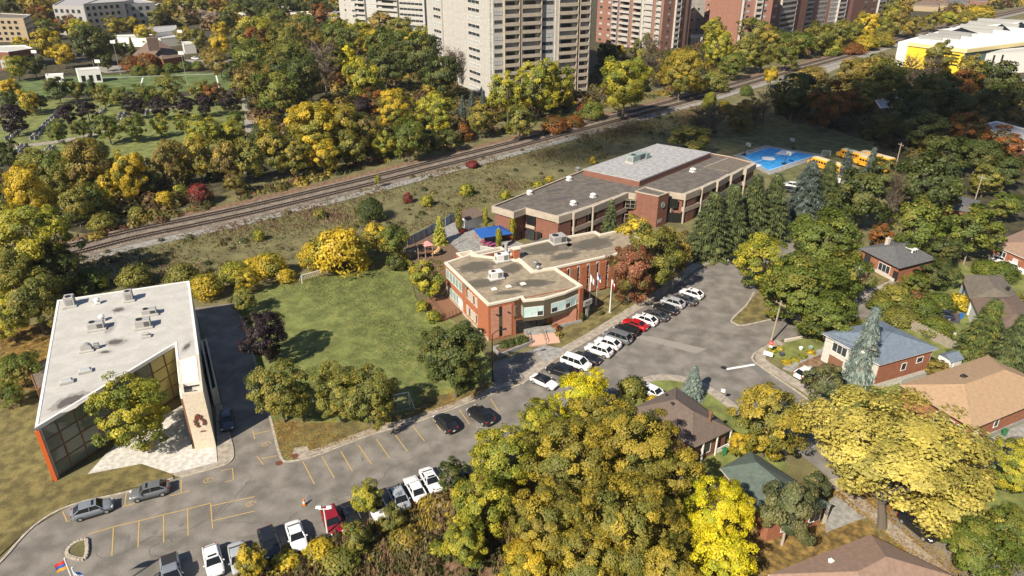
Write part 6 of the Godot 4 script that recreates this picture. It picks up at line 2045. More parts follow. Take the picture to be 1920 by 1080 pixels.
func arena() -> void:
	var o:=thing("sports_arena","yellow and white arena with striped white roof","arena")
	var h:=12.0
	var poly:=PackedVector2Array([Vector2(194.3,-375.9),Vector2(198.5,-374.0),Vector2(214.0,-351.6),Vector2(258.3,-375.9),Vector2(312.0,-407.7),Vector2(337.2,-460.9),Vector2(287.2,-466.3)])
	var g:=Geo.new()
	g.sides(poly,0.0,h - 1.5)
	obj("wall",g,M.arena_white,o)
	g=Geo.new()
	g.cap(poly,h)
	g.sides(grown(poly,0.15),h - 1.7,h)
	obj("roof",g,M.arena_white,o)
	var f:=face(poly[1],poly[2])
	var l: float=poly[1].distance_to(poly[2])
	panel("yellow_wall",o,f,Vector3(0,0,0.0),Vector3(l,h - 1.7,0.3),M.arena_yellow)
	for k in 8:
		window(o,f,1.0+k*l*0.058,h - 5.6,l*0.054,3.2,M.dark_metal,M.green_glass if k>3 else M.black_glass)
	for k in 4:
		panel("louvre",o,f,Vector3(l*0.52,h - 3.4 - k*1.5,0.3),Vector3(l*0.42,0.6,0.2),M.dark_metal)
	panel("yellow_eave",o,f,Vector3(0,h - 1.65,0.15),Vector3(l,1.6,0.7),M.arena_cream)
	var f2:=face(poly[2],poly[3])
	var l2: float=poly[2].distance_to(poly[3])
	panel("yellow_eave",o,f2,Vector3(0,h - 1.65,0.15),Vector3(l2,1.6,0.7),M.arena_cream)
	for k in 14:
		window(o,f2,0.5+k*l2/14.0,h - 6.5,l2/15.0,4.6,M.grey_metal,M.green_glass,1,2)
	for q in [[Vector2(209.6,-386.9),Vector2(217.6,-379.2)],[Vector2(218.6,-394.8),Vector2(228.8,-383.0)],[Vector2(230.9,-407.3),Vector2(239.9,-392.8)],[Vector2(242.7,-418.4),Vector2(258.5,-405.2)],[Vector2(256.4,-432.3),Vector2(272.3,-418.4)],[Vector2(269.5,-447.2),Vector2(288.5,-430.0)],[Vector2(282.5,-460.4),Vector2(305.8,-449.8)]]:
		g=Geo.new()
		g.prism(strip(q,1.2),h - 0.1,h+2.0)
		obj("roof_strip",g,M.grey_metal,o)
	for q in [[Vector2(236.3,-409.9),Vector2(243.9,-409.9),Vector2(251.8,-405.6)],[Vector2(270.2,-425.7),Vector2(275.6,-425.7),Vector2(275.9,-416.5)],[Vector2(286.0,-432.8),Vector2(292.4,-435.2),Vector2(293.3,-425.7)]]:
		g=Geo.new()
		var a: Vector2=q[0]; var p: Vector2=q[1]; var b: Vector2=q[2]
		var A:=Vector3(a.x,h,a.y); var B:=Vector3(b.x,h,b.y); var T:=Vector3(p.x,h+2.6,p.y)
		var back:=Vector3(3,0,-14)
		g.tri(A,B,T)
		obj("monitor_window",g,M.black_glass,o)
		g=Geo.new()
		g.tri(T,B,B+back); g.tri(A,T,A+back); g.tri(A+back,T,B+back)
		obj("monitor_roof",g,M.arena_white,o)
	var k:=thing("white_annex","white block with dark upright slits before the arena","building")
	flat_block(k,PackedVector2Array([Vector2(224.7,-352.0),Vector2(249.1,-358.4),Vector2(269.0,-365.1),Vector2(269.3,-377.3),Vector2(240.3,-365.1)]),0.0,10.0,M.arena_white,M.white_membrane,M.white_metal)
	var f3:=face(Vector2(224.7,-352.0),Vector2(249.1,-358.4))
	for j in 2:
		panel("slit_window",k,f3,Vector3(4.5+j*5.0,0.5,0.0),Vector3(1.0,8.5,0.2),M.dark_metal)


func houses() -> void:
	var o:=hip_house("bungalow","grey hip roofed brick bungalow with a small white dormer",[Vector2(73.03,-137.97),Vector2(76.76,-128.02),Vector2(86.58,-132.58),Vector2(84.15,-142.84)],3.2,2.0,M.red_brick,M.slate_shingle,M.dark_metal,0.3)
	var f:=wall_of(o,0)
	window(o,f,1.2,1.2,1.4,1.4,M.dark_metal,M.window_glass)
	window(o,f,5.0,0.9,2.8,1.6,M.white_metal,M.window_glass,3)
	panel("plinth",o,f,Vector3(2.5,0.0,0.0),Vector3(7.0,0.7,0.2),M.stone_pale)
	panel("door",o,f,Vector3(8.8,0.2,0.0),Vector3(1.1,2.1,0.12),M.dark_metal)
	var g:=Geo.new()
	var dm:=Vector3(82.23,4.3,-133.58)
	g.t=Transform3D(Basis(UP,0.43),dm)
	g.box(Vector3(0,-0.6,0),Vector3(1.5,1.3,0.3))
	g.quad(Vector3(-0.9,0.7,0.25),Vector3(0.9,0.7,0.25),Vector3(0.9,0.75,-2.4),Vector3(-0.9,0.75,-2.4))
	var dorm:=obj("dormer",g,M.white_metal,o)
	g=Geo.new()
	g.t=Transform3D(Basis(UP,0.43),dm)
	for k in 2:
		g.box(Vector3(-0.35+k*0.7,-0.1,0.16),Vector3(0.5,0.6,0.04))
	obj("dormer_window",g,M.window_glass,dorm)
	roof_vent(o,Vector3(80.02,4.6,-136.16),M.white_metal,0.5)
	chimney(o,Vector3(78.7,4.6,-137.84),M.stone_pale)
	# porch and garage of the bungalow
	var pg:=thing("garage","small brown doored garage at the bungalow's left end","garage")
	flat_block(pg,PackedVector2Array([Vector2(69.5,-130.5),Vector2(70.8,-128.5),Vector2(72.5,-131.0),Vector2(71.2,-132.8)]),0.0,2.6,M.grey_render,M.slate_shingle,M.white_metal,0.15,0.2)
	panel("door",pg,face(Vector2(69.73,-130.54),Vector2(70.78,-128.54)),Vector3(0.3,0.1,0.0),Vector3(2.0,2.0,0.06),M.wood_brown)
	# blue roofed split level
	o=hip_house("split_level_house","blue hip roofed house with grey front and brick side",[Vector2(50.19,-99.87),Vector2(55.2,-90.44),Vector2(66.51,-95.14),Vector2(61.54,-103.89)],5.0,1.7,M.grey_render,M.blue_shingle,M.white_metal,0.12)
	f=wall_of(o,0)
	var fl: float=Vector2(50.41,-99.54).distance_to(Vector2(55.26,-90.59))
	window(o,f,1.6,3.0,2.6,1.5,M.white_metal,M.window_glass,3)
	window(o,f,fl - 3.4,2.8,1.7,1.5,M.white_metal,M.window_glass,2)
	panel("garage_door",o,f,Vector3(1.4,0.1,0.0),Vector3(2.6,2.0,0.1),M.wood_brown)
	panel("front_door",o,f,Vector3(5.6,2.4,0.0),Vector3(1.1,2.1,0.12),M.white_metal)
	f=wall_of(o,1)
	fl=Vector2(55.33,-90.74).distance_to(Vector2(66.42,-95.3))
	panel("brick_side",o,f,Vector3(0.1,1.3,0.0),Vector3(fl - 1.1,3.6,0.12),M.red_brick)
	panel("plinth",o,f,Vector3(0.1,0.0,0.0),Vector3(fl - 1.1,1.3,0.16),M.grey_render)
	window(o,f.translated_local(Vector3(0,0,0.12)),fl*0.42,2.6,0.9,1.2,M.white_metal,M.window_glass)
	window(o,f.translated_local(Vector3(0,0,0.12)),fl*0.68,3.2,1.2,0.9,M.white_metal,M.window_glass)
	var stp:=thing("front_steps","white railed front steps of the blue roofed house","steps",Vector3(52.58,0.0,-97.48),-1.07)
	for k in 9:
		g=Geo.new()
		g.box(Vector3(0.6,0,-0.3 - k*0.32),Vector3(1.4,0.25+k*0.24,0.34))
		obj("step",g,M.grey_concrete,stp)
	for s in [-0.15,1.35]:
		g=Geo.new()
		g.tube(Vector3(s,1.2,-0.2),Vector3(s,3.3,-3.1),0.05,0.05)
		for k in 10:
			g.tube(Vector3(s,0.25+k*0.24,-0.3 - k*0.32),Vector3(s,1.22+k*0.235,-0.3 - k*0.32),0.03,0.03,4)
		obj("railing",g,M.white_metal,stp)
	# tan roof
	o=hip_house("brick_bungalow","tan hip roofed brick house at the right edge",[Vector2(57.11,-87.46),Vector2(62.07,-77.21),Vector2(79.73,-85.57),Vector2(75.03,-95.65)],3.4,2.1,M.red_brick,M.tan_shingle,M.dark_metal,0.45)
	f=wall_of(o,1)
	window(o,f,5.3,1.6,0.8,1.3,M.white_metal,M.window_glass)
	panel("plinth",o,f,Vector3(0.5,0.0,0.0),Vector3(18,0.7,0.16),M.grey_concrete)
	panel("door",o,f,Vector3(0.9,0.2,0.0),Vector3(1.1,2.2,0.12),M.white_metal)
	f=wall_of(o,0)
	for k in 3:
		window(o,f,5.5+k*1.6,1.0,1.1,1.6,M.white_metal,M.window_glass)
	roof_vent(o,Vector3(66.28,4.9,-87.61),M.dark_metal,0.75)
	roof_vent(o,Vector3(67.28,4.9,-85.43),M.dark_metal,0.75)
	# brown roof on the corner
	o=hip_house("corner_house","brown hip roofed house on the corner behind the big clump",[Vector2(16.94,-81.86),Vector2(23.57,-73.37),Vector2(29.62,-77.22),Vector2(24.16,-87.06)],3.3,2.0,M.brown_brick,M.brown_shingle,M.dark_metal,0.3)
	f=wall_of(o,1)
	for k in 3:
		panel("porch_post",o,f,Vector3(1.5+k*2.6,0,0.3),Vector3(0.16,3.3,0.16),M.white_metal)
	panel("porch_rail",o,f,Vector3(4.2,0.3,0.3),Vector3(2.6,0.8,0.1),M.white_metal)
	window(o,f,1.8,1.0,1.6,1.4,M.white_metal,M.window_glass,2)
	g=Geo.new()
	g.t=Transform3D(Basis.IDENTITY,Vector3(26.58,4.3,-77.66))
	g.lathe([[0.2,-0.5],[0.2,1.5],[0.3,1.5],[0.3,1.8],[0.0,1.85]],10)
	obj("flue",g,M.wood_brown,o)
	roof_vent(o,Vector3(22.34,4.9,-80.8),M.dark_metal,0.7)
	roof_vent(o,Vector3(22.05,4.2,-83.92),M.dark_metal,0.3)
	# green roof
	o=hip_house("green_roofed_house","green hip roofed house under the lemon yellow tree's shadow",[Vector2(26.03,-69.49),Vector2(29.17,-60.13),Vector2(37.42,-63.22),Vector2(30.84,-72.63)],3.3,2.0,M.red_brick,M.green_shingle,M.white_metal,0.4)
	f=wall_of(o,1)
	window(o,f,6.0,1.0,1.5,1.4,M.white_metal,M.window_glass,2)
	window(o,f,2.0,1.0,1.5,1.4,M.white_metal,M.window_glass,2)
	panel("quoin",o,f,Vector3(8.2,0.0,0.0),Vector3(0.5,3.2,0.1),M.stone_pale)
	# brown roof at the bottom
	o=hip_house("foreground_house","rosy brown roofed house at the bottom edge",[Vector2(26.65,-52.79),Vector2(39.76,-58.25),Vector2(46.01,-52.45),Vector2(34.37,-45.31)],3.6,2.2,M.red_brick,M.rose_shingle,M.white_metal,0.3)
	roof_vent(o,Vector3(33.34,4.7,-53.68),M.white_metal,0.45)
	roof_vent(o,Vector3(35.8,5.2,-51.92),M.dark_metal,0.7)
	# houses at the right edge
	o=hip_house("brick_cottage","brown hip roofed brick house with white van before it",[Vector2(102.3,-140.5),Vector2(106.26,-128.02),Vector2(119.6,-137.1),Vector2(115.5,-148.9)],3.2,1.9,M.red_brick,M.rose_shingle,M.white_metal,0.4)
	f=wall_of(o,0)
	window(o,f,1.9,1.0,1.4,1.6,M.white_metal,M.window_glass,2)
	window(o,f,5.2,1.2,0.9,1.0,M.white_metal,M.pale_window)
	panel("plinth",o,f,Vector3(0.4,0.0,0.0),Vector3(12,0.6,0.2),M.white_metal)
	o=hip_house("mauve_roofed_house","mauve brown roofed house with white side wall",[Vector2(87.11,-124.71),Vector2(83.07,-114.74),Vector2(91.1,-111.1),Vector2(94.97,-124.71)],3.4,1.4,M.white_metal,M.brown_roof,M.dark_metal,0.4)
	roof_vent(o,Vector3(90.99,4.6,-116.87),M.dark_metal,0.6)
	window(o,wall_of(o,0),2.2,1.0,1.3,1.5,M.bin_blue,M.window_glass,2)
	o=hip_house("dark_roofed_house","umber roofed house behind the dark spruce at the right",[Vector2(83.23,-114.78),Vector2(78.51,-101.9),Vector2(89.74,-101.55),Vector2(92.11,-115.82)],3.6,1.6,M.white_metal,M.umber_shingle,M.dark_metal,0.4)
	panel("white_wall",o,wall_of(o,0),Vector3(0.2,0,0.0),Vector3(6.0,3.4,0.1),M.white_metal)
	# far roofs in the trees
	o=hip_house("shaded_house","black roofed house in the trees beside the far lamp post",[Vector2(102.8,-161.8),Vector2(109.3,-159.6),Vector2(115.6,-167.0),Vector2(109.9,-169.3)],3.2,1.4,M.brown_brick,M.slate_shingle,M.grey_metal,0.4)
	for q in [[PackedVector2Array([Vector2(136.4,-271.5),Vector2(146.7,-278.0),Vector2(148.2,-274.2),Vector2(141.3,-260.9),Vector2(132.4,-258.4)]),"white flat roofed block deep in the shaded grove"],[PackedVector2Array([Vector2(155.1,-234.8),Vector2(162.7,-239.2),Vector2(166.1,-227.9),Vector2(157.0,-213.8),Vector2(151.5,-217.5)]),"long white flat roof at the right edge of the grove"],[PackedVector2Array([Vector2(150.4,-209.1),Vector2(155.8,-211.5),Vector2(155.3,-205.7),Vector2(149.3,-201.3)]),"small grey roof at the right edge below the white one"]]:
		var w:=thing("flat_roofed_block",q[1],"building")
		flat_block(w,q[0],0.0,5.5,M.brown_brick,M.pale_roof,M.white_metal)
		var c: Vector2=(q[0][0]+q[0][2])/2.0
		roof_vent(w,Vector3(c.x,5.3,c.y),M.grey_metal,1.0)
	# garden shed and fence by the blue roof
	var sh:=thing("garden_shed","blue roofed garden shed with white door","shed",Vector3(70.57,0.0,-97.48),0.4)
	g=Geo.new()
	g.box(Vector3.ZERO,Vector3(2.6,2.2,2.2))
	obj("wall",g,M.white_metal,sh)
	g=Geo.new()
	g.quad(Vector3(-1.5,2.1,1.3),Vector3(1.5,2.1,1.3),Vector3(1.5,2.9,0),Vector3(-1.5,2.9,0))
	g.quad(Vector3(1.5,2.1,-1.3),Vector3(-1.5,2.1,-1.3),Vector3(-1.5,2.9,0),Vector3(1.5,2.9,0))
	g.tri(Vector3(-1.3,2.2,1.1),Vector3(-1.3,2.85,0),Vector3(-1.3,2.2,-1.1)); g.tri(Vector3(1.3,2.2,-1.1),Vector3(1.3,2.85,0),Vector3(1.3,2.2,1.1))
	obj("roof",g,M.blue_shingle,sh)
	panel("door",sh,Transform3D.IDENTITY,Vector3(-0.6,0.1,1.1),Vector3(1.2,1.9,0.06),M.white_paint)
	plank_fence("plank_fence","grey wooden plank fence behind the blue roofed house",Vector2(69.47,-112.31),Vector2(74.56,-102.02),1.9,M.fence_wood)
	plank_fence("plank_fence","low wire and post fence before the tan roofed house",Vector2(60.62,-92.65),Vector2(68.87,-96.24),0.9,M.unit_metal)
	plank_fence("plank_fence","dark wooden fence right of the tan roof",Vector2(77.82,-97.17),Vector2(79.08,-89.4),1.8,M.wood_brown)
	for q in [[Vector2(74.62,-109.82),Vector2(77.76,-107.97),"white garden wall below the dark blue car"],[Vector2(46.93,-105.81),Vector2(50.27,-106.88),"low pale garden wall on the corner lawn"]]:
		var wl:=thing("garden_wall",q[2],"wall")
		panel("coping",wl,face(q[0],q[1]),Vector3(0,0,0),Vector3(q[0].distance_to(q[1]),0.55,0.4),M.stone_pale,0.05)


func plank_fence(called: String,label: String,a: Vector2,b: Vector2,h: float,m: Material) -> void:
	var o:=thing(called,label,"fence")
	var t:=face(a,b)
	var l:=a.distance_to(b)
	var n:=int(l/0.24)
	var key:="plank_%.1f"%h
	if not shapes.has(key):
		var g:=Geo.new()
		g.box(Vector3(0.1,0,0),Vector3(0.2,h,0.05))
		shapes[key]=g.mesh()
	for k in n:
		put("plank",shapes[key],m,o,t*Transform3D(Basis.from_scale(Vector3(1,1.0+0.03*((k*7)%5 - 2),1)),Vector3(k*l/n,0.05,0.02*((k*3)%3))))
	for k in int(l/2.4)+1:
		panel("post",o,t,Vector3(minf(k*2.4,l - 0.12),0,-0.14),Vector3(0.12,h+0.08,0.12),m)


func far_block(called: String,label: String,poly: PackedVector2Array,h: float,wall: Material,roof: Material,rows: int,step: float,glass: Material) -> void:
	var o:=thing(called,label,"building")
	flat_block(o,poly,0.0,h,wall,roof,M.white_metal if roof==M.white_membrane else M.balcony_grey,0.5,0.5)
	for e in [[0,1],[1,2]]:
		var f:=face(poly[e[0]],poly[e[1]])
		var l:=poly[e[0]].distance_to(poly[e[1]])
		for r in rows:
			for k in int(l/step):
				window(o,f,1.0+k*step,1.0+r*(h - 1.0)/rows,step*0.5,(h - 1.0)/rows*0.5,M.grey_metal,glass)


func far_town() -> void:
	far_block("tan_block","tan brick block with small windows in the upper left corner",PackedVector2Array([Vector2(-324.4,-462.1),Vector2(-295.8,-459.3),Vector2(-303.2,-479.6),Vector2(-328.6,-488.9)]),14.0,M.tan_brick,M.brown_roof,4,4.2,M.black_glass)
	far_block("grey_institute","long grey modern block with slanting glass at the upper left",PackedVector2Array([Vector2(-296.8,-494.0),Vector2(-273.2,-487.2),Vector2(-240.3,-515.6),Vector2(-267.7,-547.3),Vector2(-314.4,-539.0)]),18.0,M.unit_metal,M.pale_roof,4,4.5,M.window_glass)
	far_block("grey_institute","dark grey wing in the middle of the modern block",PackedVector2Array([Vector2(-270.2,-482.6),Vector2(-253.3,-500.4),Vector2(-254.2,-515.6),Vector2(-279.7,-523.5)]),20.0,M.grey_metal,M.pale_roof,5,3.6,M.black_glass)
	far_block("white_hall","white building with brown side at the left edge by the field",PackedVector2Array([Vector2(-258.9,-365.1),Vector2(-246.1,-363.4),Vector2(-241.0,-375.3),Vector2(-252.1,-386.1),Vector2(-264.9,-382.5)]),9.0,M.brown_brick,M.white_membrane,1,6.0,M.pale_window)
	far_block("white_hall","low white block left of the brown roofed church",PackedVector2Array([Vector2(-231.1,-474.4),Vector2(-215.5,-485.2),Vector2(-205.0,-461.5),Vector2(-212.2,-446.9)]),7.0,M.arena_white,M.pale_roof,1,5.0,M.black_glass)
	far_block("white_hall","long low white shed behind the brown roofed church",PackedVector2Array([Vector2(-242.7,-453.1),Vector2(-206.5,-462.6),Vector2(-192.9,-453.1),Vector2(-206.1,-439.4),Vector2(-236.5,-443.8)]),5.0,M.arena_white,M.white_membrane,1,8.0,M.black_glass)
	far_block("white_hall","small white roofed block right of the brown roofed church",PackedVector2Array([Vector2(-188.3,-426.4),Vector2(-182.5,-428.6),Vector2(-177.2,-418.2),Vector2(-182.1,-414.2)]),5.0,M.arena_white,M.white_membrane,1,6.0,M.black_glass)
	far_block("red_hall","small red walled building among the far trees",PackedVector2Array([Vector2(-206.6,-574.5),Vector2(-195.7,-578.2),Vector2(-189.0,-559.9),Vector2(-198.4,-552.9)]),6.0,M.pink_brick,M.white_membrane,1,6.0,M.black_glass)
	for q in [[PackedVector2Array([Vector2(-212.0,-333.1),Vector2(-205.1,-335.0),Vector2(-207.4,-339.7),Vector2(-214.4,-337.7)]),"smaller white field hut at the far touchline",3.2],[PackedVector2Array([Vector2(-195.2,-330.1),Vector2(-187.0,-334.1),Vector2(-190.6,-339.6),Vector2(-198.9,-335.5)]),"larger white two storey field hut",6.0]]:
		far_block("field_hut",q[1],q[0],q[2],M.white_metal,M.white_membrane,1,3.0,M.black_glass)
	# church with the brown tent roof
	var o:=hip_house("brown_roofed_church","brown tent roofed brick church behind the sports field",[Vector2(-189.9,-371.4),Vector2(-169.2,-358.6),Vector2(-162.4,-368.1),Vector2(-194.7,-407.2)],6.0,7.0,M.red_brick,M.umber_shingle,M.wood_brown,0.25)
	var g:=Geo.new()
	var p:=Vector3(-173.5,13.0,-361.5)
	g.t=Transform3D(Basis(UP,0.5),p)
	g.box(Vector3(0,-3,0),Vector3(5,6,4))
	obj("lantern_tower",g,M.umber_shingle,o)
	for k in 2:
		panel("white_niche",o,face(Vector2(-169.6,-360.2),Vector2(-163.0,-368.1)),Vector3(3.0+k*8.0,0.2,-0.3),Vector3(1.2,3.4,0.2),M.white_metal)
	# terraces of low houses
	var n:=0
	var tones:=["red_brick","arena_white","pink_brick","tan_brick","arena_white","tower_brick"]
	for row in [[Vector2(-183.6,-567.2),Vector2(-124.9,-554.2)],[Vector2(-189.3,-602.5),Vector2(-132.9,-591.5)],[Vector2(-170.2,-529.7),Vector2(-118.5,-523.9)],[Vector2(-190.7,-633.9),Vector2(-140.2,-625.8)]]:
		var l: float=row[0].distance_to(row[1])
		var c:=int(l/17.0)
		for k in c:
			var a: Vector2=row[0].lerp(row[1],k/float(c))
			var b: Vector2=row[0].lerp(row[1],(k+0.86)/float(c))
			var nn:=Vector2(0.1,-1.0)*11.0
			var w:=thing("row_house","%s flat roofed row house left of the pale towers, number %d from front"%[["red brick","white","pink","tan","cream white","brown"][n%6],n+1],"house",Vector3.ZERO,0.0,"flat roofed row houses beyond the wood")
			flat_block(w,PackedVector2Array([a,b,b+nn,a+nn]),0.0,6.0+(n%3)*0.6,M[tones[n%6]],M.white_membrane if n%3 else M.grey_roof,M.white_metal)
			for j in 3:
				window(w,face(a,b),1.2+j*4.0,3.4,1.8,1.5,M.white_metal,M.black_glass)
				window(w,face(a,b),1.2+j*4.0,0.7,1.8,1.5,M.white_metal,M.black_glass)
			n += 1
	n=0
	for q in [[1722,9,"dark slate"],[1748,5,"dark slate"],[1758,18,"brown"],[1790,16,"dark slate"],[1775,4,"brown"],[1812,8,"dark slate"],[1735,20,"brown"],[1850,4,"brown"],[330,30,"red"],[352,24,"white"],[305,27,"white"],[380,40,"brown"],[410,44,"grey"],[430,50,"brown"],[455,45,"white"],[1838,12,"brown"]]:
		var c:=far_point(q[0],q[1])
		var s:=13.0
		var a:=0.5+0.1*(n%3)
		var u:=Vector2(cos(a),sin(a))*s*0.75
		var v:=Vector2(-sin(a),cos(a))*s*0.55
		var rf: Material={"dark slate": M.slate_shingle,"brown": M.umber_shingle,"red": M.rose_shingle,"white": M.white_membrane,"grey": M.grey_roof}[q[2]]
		hip_house("far_house","%s roofed far house, %s"%[q[2],"beyond the right end of the railway" if q[0]>1000 else "among the trees beyond the sports field"],[c - u+v,c+u+v,c+u - v,c - u - v],4.5,3.5,M.tower_brick if n%2 else M.tan_brick,rf,M.white_metal,0.4,0.5).set_meta("group","hip roofed houses beyond the railway" if q[0]>1000 else "small houses beyond the sports field")
		n += 1


func far_point(px: float,py: float) -> Vector2:   # a place on the ground plan of the far town,read off the photograph
	var v:=Vector3((px - 960.0)/1340.0,-(py - 540.0)/1340.0,-1.0).rotated(Vector3.RIGHT,deg_to_rad(-26.9))
	var k:=-64.0/v.y
	return Vector2(v.x*k,v.z*k)


func vehicles() -> void:
	var row:="cars parked before the brick school"
	car("coupe","car_white",4.98,-92.73,-0.68,"white car with black roof at the lower end of the school row","car",row,false,"car_black")
	car("suv","car_black",7.74,-95.72,2.63,"black SUV second from the lower end of the school row","car",row)
	car("van","car_white",10.39,-98.06,-0.59,"white minivan in the school row facing the street","minivan",row)
	car("saloon","car_black",12.26,-99.51,2.54,"black saloon hidden behind the white minivan","car",row)
	car("suv","car_white",14.53,-101.82,2.55,"white SUV with sunroof in the school row","car",row,true)
	car("crossover","car_white",16.31,-104.05,2.54,"white SUV against the grey minivan","car",row)
	car("van","car_grey",18.22,-106.17,2.5,"grey minivan between white SUV and black jeep","minivan",row)
	car("jeep","car_black",20.0,-108.35,2.47,"black jeep with spare wheel beside the red car","car",row)
	car("saloon","car_red",21.94,-110.61,2.46,"red saloon in the school row","car",row)
	car("crossover","car_white",24.0,-112.15,2.47,"white SUV just right of the red saloon","car",row,true)
	car("saloon","car_dark_grey",26.24,-113.93,2.49,"dark grey car right of the white one by the red saloon","car",row)
	car("saloon","car_black",28.46,-116.37,2.45,"black car below the silver SUV","car",row)
	car("crossover","car_silver",30.3,-118.68,2.5,"silver SUV near the upper end of the school row","car",row)
	car("saloon","car_dark_grey",32.79,-119.98,2.44,"dark car between silver and topmost white SUV","car",row)
	car("crossover","car_white",34.65,-122.4,2.45,"topmost white SUV of the school row","car",row,true)
	car("saloon","car_black",47.98,-138.74,-2.38,"black car at the street bend under the lime tree","car")
	car("hatch","car_white",53.27,-144.99,-2.38,"white car behind the black one on the far street","car")
	car("saloon","car_black",56.09,-147.98,-2.38,"black car ahead of the white one on the far street","car")
	car("saloon","car_grey",61.49,-152.3,-2.38,"grey car parked across the far street","car")
	car("saloon","car_black",65.43,-156.3,-2.38,"black car behind the grey one across the far street","car")
	car("crossover","car_white",76.34,-186.8,2.77,"white SUV parked by the spruces near the blue court","car")
	car("saloon","car_black",74.25,-183.3,2.78,"black car just before the white SUV by the spruces","car")
	car("crossover","car_black",-9.44,-82.28,2.18,"black SUV on the stall row, left one","car")
	car("suv","car_black",-4.48,-84.02,2.29,"black SUV on the stall row, right one","car")
	car("crossover","car_blue_grey",-51.03,-65.34,0.48,"blue grey SUV parked along the church kerb","car","",true)
	car("crossover","car_grey",-45.44,-68.47,-2.75,"dark grey SUV parked along the church kerb","car","",true)
	car("crossover","car_white",-33.38,-57.48,-1.07,"white SUV with sunroof at the bottom of the car park","car","",true)
	car("saloon","car_silver",-30.68,-57.78,-1.1,"silver car half hidden by the golden sapling","car")
	car("pickup","car_blue_grey",-37.22,-55.56,-1.06,"grey pickup cut by the bottom edge","pickup truck")
	car("suv","car_black",-27.9,-60.03,-1.06,"black SUV in the lower car row","car")
	car("saloon","car_white",-25.05,-61.08,-1.09,"white saloon left of the red car","car")
	car("suv","car_dark_red",-21.42,-63.42,-1.1,"red SUV behind the twin lamp post","car")
	car("saloon","car_black",-19.22,-64.2,-1.11,"black car hidden behind the small tree by the red SUV","car")
	car("pickup","car_white",-16.56,-65.88,-1.12,"white pickup under the small tree","pickup truck")
	car("crossover","car_silver",-13.92,-67.06,-1.1,"silver SUV in the lower row under a branch","car")
	car("saloon","car_white",-12.16,-68.85,2.03,"white saloon in the lower row with red lamps toward the bushes","car")
	car("saloon","car_white",-10.37,-70.4,-1.11,"white sedan at the upper end of the lower row","car","",true)
	car("saloon","car_black",-6.44,-70.89,-1.09,"black car behind the dark small tree","car")
	car("saloon","car_dark_blue",-40.98,-83.02,-1.21,"dark blue car in the church tower's shadow","car")
	car("hatch","car_white",46.64,-95.11,0.57,"white car on the paved drive by the blue spruce","car")
	car("hatch","car_white",21.57,-89.73,-0.79,"white car half hidden on the corner lawn side","car")
	car("crossover","car_dark_blue",78.24,-114.13,2.74,"dark blue car on the asphalt drive","car")
	car("saloon","car_black",48.05,-62.65,-1.17,"black car under the huge pale yellow tree","car")
	car("suv","car_white",60.53,-72.21,0.55,"white SUV beside the pale yellow branches","car")
	car("saloon","car_dark_red",61.39,-74.93,0.5,"dark red car in the shade before the tan roofed house","car")
	car("hatch","car_white",103.64,-137.93,-0.81,"white car before the brown roofed far house","car")
	car("hatch","car_white",104.42,-134.47,-0.8,"second white car before the brown roofed far house","car")
	car("saloon","car_white",-169.3,-396.2,-0.53,"white car beside the brown roofed church","car")
	car("saloon","car_dark_grey",-88.56,-237.8,-1.12,"dark car on the pale road at the cemetery edge","car")
	car("hatch","car_white",16.03,-289.1,-0.94,"white car glimpsed below the tallest tower","car")
	car("saloon","car_dark_blue",19.24,-289.1,-0.95,"blue car glimpsed below the tallest tower","car")
	var n:=0
	for q in [[Vector3(117.99,0.0,-449.3),"car_silver"],[Vector3(115.28,0.0,-430.7),"car_white"],[Vector3(-236.5,0.0,-406.2),"car_dark_blue"],[Vector3(-234.5,0.0,-408.0),"car_white"],[Vector3(-231.0,0.0,-408.0),"car_black"],[Vector3(-228.4,0.0,-409.8),"car_red"],[Vector3(220.2,0.0,-327.2),"car_white"],[Vector3(226.8,0.0,-332.1),"car_dark_grey"],[Vector3(227.4,0.0,-327.2),"car_dark_blue"],[Vector3(112.73,0.0,-385.8),"car_white"]]:
		car("saloon",q[1],q[0].x,q[0].z,0.4+0.2*n,["silver car in the yard between the towers","white car in the yard between the towers","dark blue car behind the field huts","white car behind the field huts","black car behind the field huts","red car behind the field huts","white car before the arena annex","dark grey car before the arena annex","dark blue car before the arena annex","white car in the bushes by the red towers"][n],"car")
		n += 1
	school_bus(106.11,-203.8,2.11,"nearest long yellow school bus with its windows in view")
	school_bus(109.16,-209.1,2.09,"yellow school bus just behind the nearest one")
	school_bus(104.0,-211.3,2.07,"yellow school bus at the head of the parked group")
	school_bus(91.89,-202.7,2.08,"leftmost yellow school bus beyond the spruces")


